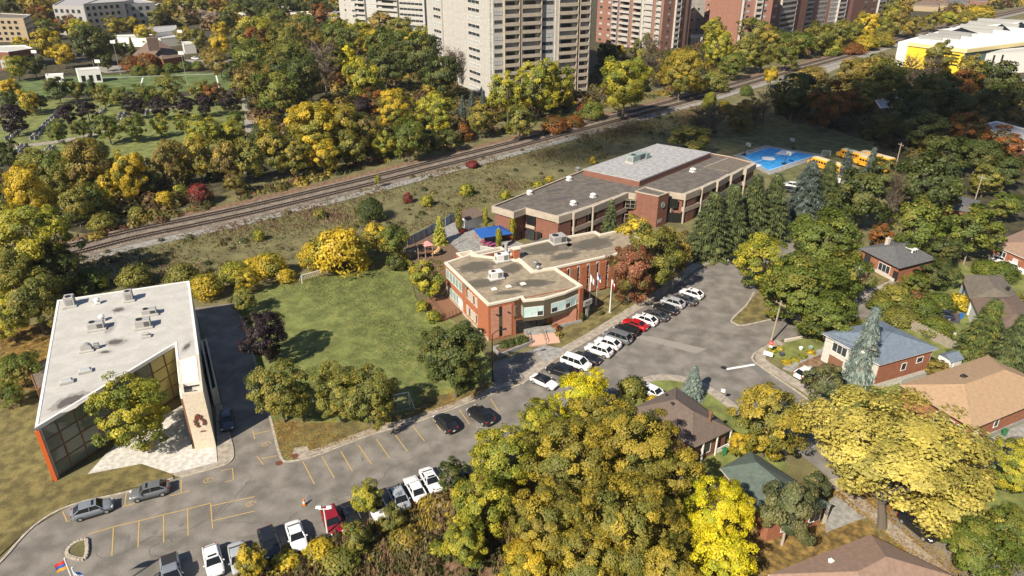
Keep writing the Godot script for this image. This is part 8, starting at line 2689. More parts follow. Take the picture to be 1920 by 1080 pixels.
	scatter("distant_trees","far trees round the roofs beyond the red towers","treeline",PackedVector2Array([Vector2(279.4,-567.2),Vector2(330.3,-587.9),Vector2(470.9,-697.0),Vector2(697.4,-1047.8),Vector2(503.3,-1047.8)]),260,2.0,clump,M.leaf,mixed,4.0,7.0,24)
	scatter("undergrowth","bushes along the far side of the tracks","undergrowth",edge,700,0.3,clump,M.leaf,[Vector3(0.09,0.1,0.03),Vector3(0.15,0.14,0.04),Vector3(0.24,0.2,0.045),Vector3(0.2,0.1,0.05),Vector3(0.36,0.27,0.04)],0.7,2.2,25)
	var lf:=Geo.new()
	lf.quad(Vector3(-0.11,0,0.06),Vector3(0.02,0.03,0.1),Vector3(0.12,0,-0.03),Vector3(-0.02,0.02,-0.1))
	var leaf:=lf.mesh()
	var yellow:=[Vector3(0.4,0.27,0.04),Vector3(0.3,0.17,0.04),Vector3(0.22,0.12,0.04),Vector3(0.5,0.38,0.08)]
	scatter("fallen_leaves","yellow leaves fallen on the yard under the pale yellow tree","fallen leaves",PackedVector2Array([Vector2(40.4,-68.8),Vector2(43.2,-63.0),Vector2(45.3,-57.0),Vector2(46.9,-52.5),Vector2(55.5,-61.3),Vector2(51.6,-72.2),Vector2(44.2,-71.2)]),5000,0.2,leaf,M.leaf,yellow,0.8,1.5,9)
	scatter("fallen_leaves","brown leaves fallen on the lawn along the car park","fallen leaves",PackedVector2Array([Vector2(-34.7,-83.5),Vector2(-31.1,-75.8),Vector2(-29.5,-75.1),Vector2(-19.6,-80.9),Vector2(-4.9,-89.5),Vector2(-3.2,-92.7),Vector2(-13.1,-90.8),Vector2(-27.6,-82.9)]),3500,0.16,leaf,M.leaf,yellow,0.7,1.2,10)
	scatter("fallen_leaves","yellow leaves fallen along the hedge on the big lawn","fallen leaves",PackedVector2Array([Vector2(-48.2,-125.0),Vector2(-43.6,-131.5),Vector2(-36.5,-138.7),Vector2(-24.6,-139.3),Vector2(-22.3,-134.8),Vector2(-34.5,-134.8),Vector2(-44.3,-126.2)]),2500,0.16,leaf,M.leaf,yellow,0.7,1.3,11)
	scatter("fallen_leaves","brown leaves fallen left of the church","fallen leaves",PackedVector2Array([Vector2(-93.9,-105.8),Vector2(-85.9,-111.0),Vector2(-82.6,-113.3),Vector2(-75.7,-99.1),Vector2(-75.1,-92.9),Vector2(-83.2,-90.1)]),3500,0.17,leaf,M.leaf,yellow,0.7,1.3,12)
	var blade:=tuft_mesh(7,4)
	scatter("mown_grass","short mown grass of the big lawn","grass",PackedVector2Array([Vector2(-51.9,-119.0),Vector2(-44.8,-104.9),Vector2(-35.1,-84.3),Vector2(-31.3,-76.1),Vector2(-29.6,-75.4),Vector2(-19.7,-81.3),Vector2(-4.9,-90.1),Vector2(-3.2,-92.9),Vector2(-3.5,-97.5),Vector2(-7.7,-108.2),Vector2(-11.9,-113.5),Vector2(-15.9,-114.9),Vector2(-20.9,-131.0),Vector2(-24.7,-138.7),Vector2(-31.1,-140.7),Vector2(-43.5,-131.0),Vector2(-48.2,-125.0)]),26000,0.13,blade,M.blades,[Vector3(0.075,0.105,0.022),Vector3(0.1,0.125,0.03),Vector3(0.14,0.145,0.045),Vector3(0.085,0.115,0.025)],0.1,0.2,13)

func plant_0() -> void:
	tree("honey_locust","lime","full",-50.1,-76.7,11.3,4.8,0,"yellow green tree in the corner before the glass church wall","tree","",2)
	tree("purple_maple","purple","full",-39.7,-98.7,9.8,4.1,1,"dark purple maple on the lawn beside the church drive","tree","",2)
	tree("maple_tree","olive","full",-32.8,-83.1,10.4,4.3,2,"green maple at the lawn corner below the purple maple","tree","",2)
	tree("maple_tree","olive","full",-24.7,-83.3,9.4,3.9,3,"green maple on the left of the merged pair by the lower goal","tree","",2)
	tree("maple_tree","olive","full",-19.8,-81.6,10.0,4.1,4,"larger maple with some yellow leaves beside the lower goal","tree","",2)
	tree("maple_tree","dark","full",-8.5,-89.2,12.8,5.1,5,"dense dark maple on the lawn corner before the brick school","tree","",2)
	tree("small_tree","olive","round",-49.1,-115.4,5.8,2.4,6,"tan and yellow tree at the head of the church drive","tree","")
	tree("small_tree","gold","round",-51.1,-123.3,5.7,2.4,0,"golden tree behind the head of the church drive","tree","")
	tree("crab_apple","green","round",-75.5,-92.3,6.1,3.0,1,"low green tree left of the church shed","tree","",1.2)
	tree("crab_apple","green","round",-74.4,-87.0,3.9,2.0,2,"small green tree at the left edge below the church shed","tree","")
	tree("red_maple","maroon","round",22.0,-119.4,13.4,4.5,3,"maroon red tree before the brick school's classroom wing","tree","",2)
	tree("ash_tree","olive","round",27.2,-123.4,14.9,5.3,4,"tall gold and green tree behind the maroon one","tree","",2)
	tree("ash_tree","tan","open",32.1,-130.3,11.2,3.7,5,"thin golden tree at the street end of the classroom wing","tree","",1.5)
	tree("ash_tree","gold","open",25.7,-138.8,11.0,3.9,6,"golden topped tree against the long school's stair tower","tree","",1.5)
	tree("spruce_tree","spruce","fir",19.6,-155.5,7.4,1.9,0,"smaller blue green spruce against the long school front","tree","")
	tree("spruce_tree","spruce","fir",22.5,-152.1,9.2,2.4,1,"larger dark spruce against the long school front","tree","")
	tree("spruce_tree","spruce","fir",42.7,-142.3,14.2,5.5,2,"broad dark spruce left of the leaning pole by the street","tree","",2)
	tree("spruce_tree","spruce","fir",47.3,-144.9,15.1,5.2,3,"tall spruce behind the leaning pole by the street","tree","",2)
	tree("spruce_tree","spruce","fir",53.7,-150.2,15.5,5.5,4,"tall dark spruce right of the leaning pole by the street","tree","",2)
	tree("spruce_tree","spruce","fir",58.5,-151.0,15.4,5.1,5,"last tall spruce of the school row toward the white SUV","tree","",2)
	tree("blue_spruce","bluish","fir",71.8,-165.6,14.0,5.2,6,"blue green spruce left of the pole with three transformers","tree","",1.6)
	tree("spruce_tree","spruce","fir",76.6,-166.3,14.0,4.7,0,"dark spruce right beside the pole with three transformers","tree","",1.6)
	tree("blue_spruce","bluish","fir",85.7,-177.3,13.7,3.4,1,"slim blue spruce before the school buses","tree","")
	tree("blue_spruce","bluish","fir",94.2,-181.7,13.0,2.9,2,"slim blue spruce before the largest bus","tree","")
	tree("maple_tree","lime","round",48.4,-123.7,12.0,6.0,3,"yellow green tree at the bend of the far street","tree","",2)
	tree("maple_tree","green","full",60.3,-127.2,16.6,6.9,4,"big round green tree above the street bend","tree","",2)
	tree("maple_tree","green","full",50.4,-108.7,14.4,6.8,5,"broad green tree over the triangle lawn","tree","",2)
	tree("maple_tree","green","round",49.0,-114.6,9.5,4.3,6,"green tree on the triangle lawn's street side","tree","",1.5)
	tree("maple_tree","green","round",61.1,-118.8,10.7,4.4,0,"green tree left of the grey roofed house","tree","",1.5)
	tree("maple_tree","green","full",53.4,-105.3,9.9,4.9,1,"low green tree between triangle lawn and blue roofed house","tree","",2)
	tree("maple_tree","dark","round",80.0,-154.6,15.2,5.8,2,"dark green tree before the school buses","tree","",1.5)
	tree("bare_tree","bare","bare",87.3,-154.9,13.9,2.7,3,"bare grey brown tree behind the grey roofed house","tree","")
	tree("maple_tree","dark","full",97.1,-160.1,18.0,7.5,4,"broad dark tree behind the bare one","tree","",1.5)
	tree("maple_tree","green","full",85.4,-139.1,13.9,5.4,5,"rounded green tree right behind the grey roofed house","tree","",1.5)
	tree("maple_tree","green","full",96.5,-139.3,12.3,6.2,6,"spreading green tree beside the far lamp post","tree","",1.5)
	tree("maple_tree","dark","round",88.7,-134.4,7.9,3.3,0,"dark tree at the corner of the grey roofed house","tree","")
	tree("maple_tree","green","round",117.6,-160.3,8.4,3.8,1,"green tree before the black roofed far house","tree","")
	tree("small_tree","rust","round",81.0,-144.6,6.7,2.6,2,"rust brown tree behind the grey roofed house","tree","")
	tree("maple_tree","dark","full",96.1,-177.2,11.5,4.8,3,"dark tree under the rear of the largest bus","tree","")
	tree("blue_spruce","blue","fir",53.8,-92.7,14.0,2.7,4,"tall pale blue spruce before the blue roofed house","tree","",2.2)
	tree("blue_spruce","blue","fir",27.2,-89.2,5.7,1.8,5,"pale blue spruce on the corner lawn of the brown roofed house","tree","",2.2)
	tree("small_tree","pine","thin",45.5,-87.0,8.1,3.1,6,"loose grey green tree over the paved drive with the white car","tree","",1.5)
	tree("ash_tree","mixed","full",33.7,-75.6,11.1,4.8,0,"gold and green tree right of the brown roofed house","tree","",2)
	tree("juniper_tree","pine","thin",31.2,-60.3,10.4,3.7,1,"grey green pine before the green roofed house","tree","",2)
	tree("juniper_tree","pine","thin",37.4,-67.3,4.7,2.0,2,"smaller grey green pine at the green roof's corner","tree","",1.5)
	tree("silver_maple","pale","open",51.1,-62.7,9.4,5.2,3,"pale yellow tree between the huge one and the dark maples","tree","",2.5)
	tree("maple_tree","lime","full",62.3,-68.9,8.0,3.6,4,"yellow green tree at the edge beside the green bin","tree","",2)
	tree("maple_tree","green","full",49.7,-54.8,8.1,3.7,5,"dark green tree at the bottom over the road end","tree","",2)
	tree("maple_tree","green","full",55.2,-57.9,7.7,3.2,6,"dark green tree at the bottom corner of the picture","tree","",2)
	tree("spruce_tree","dark","fir",76.4,-99.5,11.5,4.1,0,"dark spruce right of the blue shed","tree","",1.6)
	tree("spruce_tree","spruce","fir",77.8,-94.3,11.5,4.1,1,"dark spruce at the edge behind the tan roofed house","tree","",1.6)
	tree("small_tree","green","round",75.9,-100.9,5.3,2.2,2,"green tree between blue shed and dark spruce","tree","",1.2)
	tree("small_tree","tan","round",66.9,-94.9,3.4,1.7,3,"brown shrubby tree between blue and tan roofs","tree","")
	tree("small_tree","green","round",52.3,-84.5,5.1,2.3,4,"green tree at the foot of the utility pole by the blue spruce","tree","",1.2)
	tree("small_tree","dark","round",82.4,-125.2,6.7,3.7,5,"dark rounded tree beside the grey roofed house","tree","",1.2)
	tree("small_tree","green","round",78.4,-123.7,4.3,2.4,6,"small green tree at the grey house's front corner","tree","")
	shrub("hedge_bush","olive",71.5,-118.1,4.9,3.5,0,"long green hedge bush before the grey roofed house","bush")
	shrub("hedge_bush","green",75.3,-114.6,4.1,2.9,1,"clipped green bush above the dark blue car","bush")
	shrub("hedge_bush","green",79.4,-116.8,3.9,2.5,2,"round clipped bush behind the dark blue car","bush")
	shrub("hedge_bush","gold",83.1,-117.2,3.6,1.8,3,"golden bush before the white walled house","bush")

func plant_1() -> void:
	shrub("hedge_bush","rust",76.1,-119.7,3.1,1.3,4,"rust brown bush in the garden above the drive","bush")
	shrub("hedge_bush","olive",69.9,-112.2,3.4,2.9,5,"olive hedge along the drive","bush")
	shrub("hedge_bush","green",68.4,-116.2,3.4,2.5,6,"green bush at the end of the garden path","bush")
	shrub("hedge_bush","green",74.1,-108.4,3.4,2.8,0,"green hedge along the wooden fence","bush")
	shrub("hedge_bush","green",99.3,-130.7,3.9,3.2,1,"green bush before the brown roofed far house","bush")
	shrub("hedge_bush","green",97.3,-132.6,3.3,2.7,2,"green hedge behind the mauve roofed house","bush")
	shrub("hedge_bush","olive",93.3,-118.3,3.5,2.5,3,"small bush over the mauve roof's far corner","bush")
	tree("ash_tree","bright","full",9.8,-82.1,9.3,3.9,4,"bright yellow tree at the top of the clump by the parked cars","tree","",2.6)
	tree("ash_tree","mixed","full",7.3,-67.0,12.6,5.7,5,"golden tree in the middle of the big clump","tree","",4)
	tree("ash_tree","mixed","full",15.0,-69.3,12.2,5.6,6,"golden green tree of the clump beside the brown roof","tree","",4)
	tree("ash_tree","mixed","full",12.0,-56.8,11.9,5.4,0,"large golden tree at the bottom of the clump","tree","",4)
	tree("ash_tree","lime","full",-1.3,-68.7,10.2,4.2,1,"yellow green tree on the car park side of the clump","tree","",2.6)
	tree("ash_tree","lime","full",-3.3,-61.4,8.8,3.6,2,"yellow green tree at the left foot of the clump","tree","",2.6)
	tree("ash_tree","mixed","full",4.1,-57.6,10.4,4.3,3,"olive gold tree at the bottom of the clump toward the weeds","tree","",4)
	tree("ash_tree","gold","full",1.4,-54.0,6.8,3.1,4,"orange gold tree at the bottom edge of the clump","tree","",2.6)
	tree("ash_tree","bright","full",23.1,-59.7,10.2,3.9,5,"bright lemon yellow tree beside the green roof","tree","",4)
	tree("ash_tree","bright","full",22.6,-54.4,7.4,3.4,6,"lower bright lemon tree at the bottom edge by the green roof","tree","",2.6)
	tree("ash_tree","mixed","full",19.5,-66.0,8.4,3.5,0,"gold tree between the clump and the lemon yellow tree","tree","",2.6)
	shrub("hedge_bush","olive",18.1,-89.3,4.0,2.0,1,"olive bush beside the brown roofed house's corner lawn","bush")
	shrub("hedge_bush","gold",21.1,-87.5,1.7,1.0,2,"small red gold bush on the corner lawn","bush")
	tree("small_tree","dark","round",-7.5,-69.3,4.7,1.9,3,"small dark tree over the end of the lower car row","tree","",1.5)
	tree("small_tree","lime","round",-17.2,-64.7,5.3,1.9,4,"small yellow green tree over the white car row","tree","",1.5)
	tree("small_tree","olive","round",-14.0,-62.0,4.0,1.6,5,"small olive tree at the fence beside the silver car","tree","",1.2)
	tree("small_tree","olive","round",-17.5,-58.8,4.7,1.8,6,"small olive tree beside the lamp by the red car","tree","",1.2)
	tree("small_tree","gold","round",-28.2,-55.5,5.2,1.7,0,"golden sapling at the bottom of the car park","tree","",1.5)
	shrub("hedge_bush","gold",-35.4,-134.5,10.6,5.9,1,"big golden bush mass behind the upper goal","bush")
	shrub("hedge_bush","gold",-41.2,-136.2,6.0,3.3,2,"golden bush left of the mass behind the upper goal","bush")
	tree("small_tree","gold","round",-29.6,-143.8,7.2,3.0,3,"gold topped tree behind the lawn's upper corner","tree","",1.2)
	tree("small_tree","green","round",-24.9,-138.3,8.7,3.4,4,"green tree at the lawn's upper corner by the playground","tree","",1.3)
	shrub("hedge_bush","dark",-24.1,-134.7,3.8,1.9,5,"dark round bush at the lawn's upper corner","bush")
	tree("small_tree","lime","round",-15.8,-121.3,8.0,3.3,6,"yellow vine covered tree at the brick school's corner","tree","",1.5)
	shrub("hedge_bush","gold",-49.1,-130.9,6.0,3.3,0,"golden bush at the lawn's left upper end","bush")
	shrub("hedge_bush","gold",-45.5,-129.2,2.9,1.8,1,"small golden bush beside the lawn's left upper end","bush")
	shrub("hedge_bush","lime",-55.1,-128.1,5.2,2.9,2,"yellow green bush beyond the church roof corner","bush")
	shrub("hedge_bush","gold",-58.5,-121.9,5.5,3.1,3,"golden bush behind the church roof corner","bush")
	shrub("hedge_bush","gold",-53.3,-132.0,4.3,2.4,4,"golden bush between the two ends of the hedge","bush")
	shrub("hedge_bush","olive",-65.3,-127.0,5.1,3.2,5,"olive bush behind the church roof's middle","bush")
	shrub("hedge_bush","lime",-16.7,-117.0,2.1,1.2,6,"small yellow green bush at the terrace gate","bush")
	shrub("hedge_bush","lime",-14.2,-112.7,2.4,1.3,0,"yellow green bush at the terrace fence corner","bush")
	tree("larch_tree","lime","fir",-16.1,-148.1,6.8,1.8,1,"small yellow conical tree in the playground","tree","")
	tree("poplar_tree","lime","column",-6.2,-155.9,6.2,0.6,2,"slim yellow poplar beside the white playground shed","tree","")
	tree("poplar_tree","olive","column",-12.3,-153.7,6.9,0.9,3,"slim brown green poplar left of the white playground shed","tree","")
	tree("poplar_tree","lime","column",-2.9,-144.9,5.6,0.7,4,"slim rusty poplar before the blue canopy","tree","")
	tree("poplar_tree","lime","column",0.1,-149.1,6.6,0.7,5,"slim yellow poplar against the long school's end wall","tree","")
	tree("thuja_shrub","dark","column",12.6,-112.6,2.0,0.4,6,"small dark thuja under the school name sign","tree","")
	tree("thuja_shrub","dark","column",16.4,-115.0,1.2,0.4,0,"small thuja between the flagpoles","tree","")
	shrub("wild_bush","dark",-34.2,-162.5,6.4,3.2,1,"dark green bush alone in the weedy strip","bush")
	shrub("wild_bush","red",-26.9,-174.9,3.0,1.2,2,"red bush in the weedy strip","bush")
	shrub("wild_bush","lime",-12.0,-180.1,3.7,1.8,3,"yellow green bush in the middle of the weedy strip","bush")
	shrub("wild_bush","lime",-21.7,-172.5,3.3,1.6,4,"yellow green bush right of the red bush in the weeds","bush")
	shrub("wild_bush","lime",-1.7,-177.2,2.8,1.3,5,"yellow bush at the long school's back wall","bush")
	tree("sapling","lime","thin",-36.5,-186.2,4.2,0.9,6,"thin yellow sapling at the track edge","tree","")
	shrub("wild_bush","olive",-46.9,-164.0,2.5,1.6,0,"low olive bush in the weeds below the tracks","bush")
	shrub("wild_bush","red",-11.8,-205.2,2.3,1.9,1,"low reddish bush beside the far track","bush")
	shrub("wild_bush","lime",-57.5,-150.0,2.9,1.2,2,"small yellow bush in the weeds left of the dark bush","bush")
	shrub("wild_bush","lime",7.3,-186.5,2.3,1.5,3,"yellow bush along the long school's back wall","bush")
	shrub("wild_bush","gold",10.4,-191.4,2.1,1.3,4,"orange bush along the long school's back wall","bush")
	shrub("wild_bush","gold",24.3,-208.2,2.7,1.0,5,"yellow bush at the gym block's back corner","bush")
	tree("wild_tree","olive","round",55.8,-218.3,9.7,6.9,6,"brown green thicket behind the gym block","tree","")
	grow("lime","full",-91.0,-125.1,18.2,7.6,0,"trackrow",1,2.5)

func plant_2() -> void:
	grow("olive","full",-92.8,-120.5,13.1,5.5,1,"trackrow",1,2)
	grow("gold","tall",-111.0,-155.6,16.8,5.6,2,"trackrow",1,1.8)
	grow("red","round",-108.4,-159.2,5.1,1.3,3,"trackrow",0)
	grow("olive","round",-102.5,-158.2,9.8,3.5,4,"trackrow",3)
	grow("olive","round",-114.1,-171.3,11.2,4.0,5,"trackrow",2)
	grow("tan","tall",-108.5,-176.3,17.1,5.7,6,"trackrow",1,1.5)
	grow("green","round",-101.1,-162.6,9.3,3.6,0,"trackrow",2,1.2)
	grow("gold","tall",-97.5,-176.0,15.2,4.5,1,"trackrow",3,1.8)
	grow("gold","round",-103.5,-175.9,8.4,3.0,2,"trackrow",2)
	grow("tan","tall",-91.9,-184.9,14.9,4.4,3,"trackrow",2,1.5)
	grow("dark","round",-94.8,-177.9,8.5,3.0,4,"trackrow",2)
	grow("mixed","tall",-86.4,-191.5,14.1,4.4,5,"trackrow",1,1.5)
	shrub("sumac_bush","red",-80.1,-173.9,6.0,3.0,6,"dark red sumac bush at the edge of the tracks","bush")
	grow("lime","bush",-86.6,-177.9,4.3,1.8,0,"trackrow",1)
	grow("gold","bush",-88.0,-171.5,4.9,2.4,1,"trackrow",1)
	grow("olive","bush",-96.2,-156.4,4.4,3.1,2,"trackrow",1)
	grow("olive","bush",-91.4,-163.9,3.1,2.0,3,"trackrow",2)
	grow("tan","tall",-77.4,-188.5,13.0,4.3,4,"trackrow",3,1.3)
	grow("olive","tall",-72.3,-190.7,13.1,4.4,5,"trackrow",5,1.3)
	grow("tan","round",-73.2,-180.9,6.8,2.8,6,"trackrow",4)
	grow("mixed","round",-66.3,-195.4,14.7,4.9,0,"trackrow",2,1.5)
	grow("gold","full",-58.5,-209.7,20.4,8.5,1,"trackrow",4,2)
	grow("mixed","full",-51.3,-213.3,17.9,6.9,2,"trackrow",4,1.8)
	grow("gold","round",-53.6,-197.6,10.9,4.5,3,"trackrow",5,1.2)
	grow("mixed","round",-60.5,-195.2,10.8,4.5,4,"trackrow",3,1.2)
	grow("olive","round",-46.7,-204.9,11.3,4.4,5,"trackrow",7,1.2)
	grow("tan","round",-43.6,-216.0,13.2,4.4,6,"trackrow",5,1.2)
	grow("gold","full",-38.8,-239.4,16.6,6.4,0,"trackrow",6,1.8)
	grow("lime","full",-24.6,-233.0,17.1,6.6,1,"trackrow",3,1.8)
	grow("green","round",-31.0,-210.2,14.4,5.6,2,"trackrow",4,1.4)
	grow("lime","round",-38.9,-213.4,8.6,3.6,3,"trackrow",2)
	grow("dark","round",-26.0,-214.2,9.6,4.4,4,"trackrow",5)
	grow("dark","round",-19.3,-221.9,7.4,3.7,5,"trackrow",6)
	grow("rust","bush",-16.7,-234.1,7.0,3.5,6,"trackrow",1)
	grow("bluish","fir",-17.4,-255.4,10.9,2.3,0,"trackrow",1)
	grow("bluish","fir",-14.6,-262.4,11.2,2.3,1,"trackrow",2)
	grow("bluish","fir",-10.8,-269.6,9.6,2.2,2,"trackrow",3)
	grow("mixed","round",-10.7,-237.6,11.1,4.6,3,"trackrow",5,1.2)
	grow("lime","full",-1.5,-257.0,19.6,7.0,4,"trackrow",4,1.5)
	grow("lime","full",9.6,-262.5,22.6,8.1,5,"trackrow",5,1.8)
	grow("lime","round",18.4,-285.8,16.3,6.3,6,"trackrow",6,1.3)
	grow("olive","round",2.6,-234.1,12.6,5.3,0,"trackrow",8,1.2)
	grow("gold","column",21.9,-280.1,7.4,1.9,1,"trackrow",7)
	grow("red","bush",26.6,-271.4,4.4,2.2,2,"trackrow",0)
	grow("green","bush",29.3,-263.3,7.7,4.3,3,"trackrow",1)
	grow("rust","bush",14.7,-244.6,6.4,4.6,4,"trackrow",2)
	grow("rust","bush",21.8,-253.0,4.5,3.8,5,"trackrow",3)
	grow("lime","full",40.9,-263.7,22.2,9.6,6,"trackrow",7,1.8)
	tree("bare_birch","bare","bare",59.5,-315.5,21.6,6.4,0,"pale bare birch before the balconied red tower","tree","")
	tree("birch_tree","olive","thin",60.0,-341.2,20.8,6.1,1,"thin leaved birch beside the bare one","tree","")
	grow("mixed","full",67.9,-294.5,21.9,8.8,2,"trackrow",6,1.8)
	grow("gold","round",76.9,-302.1,9.5,4.0,3,"trackrow",8)
	grow("olive","bush",86.6,-312.4,10.3,5.7,4,"trackrow",3)
	grow("green","round",100.4,-337.7,13.4,6.1,5,"trackrow",5)
	grow("lime","bush",76.3,-277.9,8.0,2.7,6,"trackrow",2)
	grow("gold","bush",82.3,-279.4,4.1,2.3,0,"trackrow",2)
	grow("green","bush",98.7,-305.8,4.8,2.7,1,"trackrow",2)
	grow("gold","tall",112.8,-318.8,11.0,3.2,2,"trackrow",9)
	grow("dark","round",118.4,-456.7,11.4,3.6,3,"towers",2)
	grow("lime","full",100.8,-366.8,20.5,7.3,4,"towers",2,1.3)

func plant_3() -> void:
	grow("lime","round",119.0,-445.3,16.6,6.9,5,"towers",1)
	grow("olive","round",135.3,-420.1,19.6,8.9,6,"towers",2)
	grow("mixed","round",139.6,-404.5,15.8,7.2,0,"towers",1)
	grow("olive","round",112.3,-355.7,16.8,7.7,1,"towers",1)
	grow("olive","tall",119.5,-355.5,14.7,4.6,2,"towers",3)
	grow("green","round",133.6,-361.1,13.1,6.0,3,"towers",2)
	grow("green","round",152.4,-395.9,15.5,7.1,4,"towers",3)
	grow("olive","round",166.1,-406.5,17.8,8.1,5,"towers",4)
	grow("olive","round",185.2,-428.5,16.7,7.6,6,"towers",5)
	grow("green","round",200.4,-445.6,13.9,6.3,0,"towers",4)
	grow("gold","full",215.2,-458.5,19.2,8.7,1,"towers",0,1.2)
	grow("olive","round",222.8,-449.8,14.0,6.4,2,"towers",7)
	grow("tan","round",245.2,-480.3,16.4,7.4,3,"towers",1)
	grow("tan","round",248.2,-467.6,14.5,6.6,4,"towers",2)
	grow("olive","round",280.8,-565.0,17.0,7.1,5,"towers",8)
	grow("lime","bush",175.2,-408.7,9.3,5.8,6,"towers",0)
	grow("gold","bush",202.3,-427.2,9.8,7.0,0,"towers",2)
	grow("rust","bush",188.8,-412.6,7.1,5.9,1,"towers",0)
	grow("mixed","bush",217.1,-439.4,10.0,6.2,2,"towers",1)
	grow("mixed","round",278.3,-503.9,12.8,6.4,3,"towers",2)
	grow("lime","round",296.6,-514.7,13.0,6.5,4,"towers",5)
	grow("mixed","bush",328.0,-549.9,9.7,6.9,5,"towers",2)
	grow("gold","bush",353.5,-574.2,12.1,10.0,6,"towers",3)
	grow("dark","round",47.3,-366.5,13.9,5.8,0,"towers",1)
	grow("gold","bush",57.0,-398.2,8.6,4.3,1,"towers",1)
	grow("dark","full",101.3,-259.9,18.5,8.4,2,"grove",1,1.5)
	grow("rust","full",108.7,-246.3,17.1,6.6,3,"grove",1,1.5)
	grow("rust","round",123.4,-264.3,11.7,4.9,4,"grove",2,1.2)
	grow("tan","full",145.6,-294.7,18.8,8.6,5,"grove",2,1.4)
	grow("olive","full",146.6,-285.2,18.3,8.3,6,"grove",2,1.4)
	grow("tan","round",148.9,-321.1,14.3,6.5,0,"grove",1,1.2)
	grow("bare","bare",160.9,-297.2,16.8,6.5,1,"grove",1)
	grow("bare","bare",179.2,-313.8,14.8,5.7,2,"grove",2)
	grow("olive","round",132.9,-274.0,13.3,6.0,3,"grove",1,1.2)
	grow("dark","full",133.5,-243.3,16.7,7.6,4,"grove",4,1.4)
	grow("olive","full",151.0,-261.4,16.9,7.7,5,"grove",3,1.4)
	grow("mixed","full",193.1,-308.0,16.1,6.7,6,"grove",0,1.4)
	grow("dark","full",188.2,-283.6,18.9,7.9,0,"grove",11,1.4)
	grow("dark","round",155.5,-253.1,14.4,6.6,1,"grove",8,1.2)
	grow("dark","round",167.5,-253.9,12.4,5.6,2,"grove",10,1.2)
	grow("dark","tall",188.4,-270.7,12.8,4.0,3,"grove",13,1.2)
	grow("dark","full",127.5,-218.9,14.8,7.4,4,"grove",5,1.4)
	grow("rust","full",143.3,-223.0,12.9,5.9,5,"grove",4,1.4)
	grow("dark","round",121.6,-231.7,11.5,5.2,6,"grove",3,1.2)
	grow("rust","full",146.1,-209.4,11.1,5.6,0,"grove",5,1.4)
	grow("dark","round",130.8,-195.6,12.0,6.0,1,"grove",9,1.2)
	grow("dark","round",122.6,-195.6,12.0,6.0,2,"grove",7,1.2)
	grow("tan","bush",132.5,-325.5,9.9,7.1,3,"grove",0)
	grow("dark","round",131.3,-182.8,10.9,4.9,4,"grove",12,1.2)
	grow("olive","round",123.7,-179.0,9.2,4.2,5,"grove",5,1.2)
	grow("bare","bare",62.6,-239.3,9.7,5.4,6,"shelter",1)
	grow("bare","bare",69.2,-244.1,9.8,5.5,0,"shelter",3)
	grow("tan","round",77.8,-253.7,8.5,4.7,1,"shelter",1)
	grow("tan","round",84.9,-256.9,9.5,4.8,2,"shelter",3)
	grow("bare","bare",91.7,-260.8,10.6,4.8,3,"shelter",5)
	grow("tan","round",101.0,-273.9,9.8,4.4,4,"shelter",4)
	grow("bare","bare",64.2,-234.2,7.9,4.4,5,"shelter",2)
	grow("tan","round",78.4,-243.9,8.0,4.0,6,"shelter",2)
	grow("bare","bare",85.5,-250.5,8.2,4.1,0,"shelter",4)
	grow("purple","round",-156.5,-251.9,8.6,3.6,1,"cemetery",2)

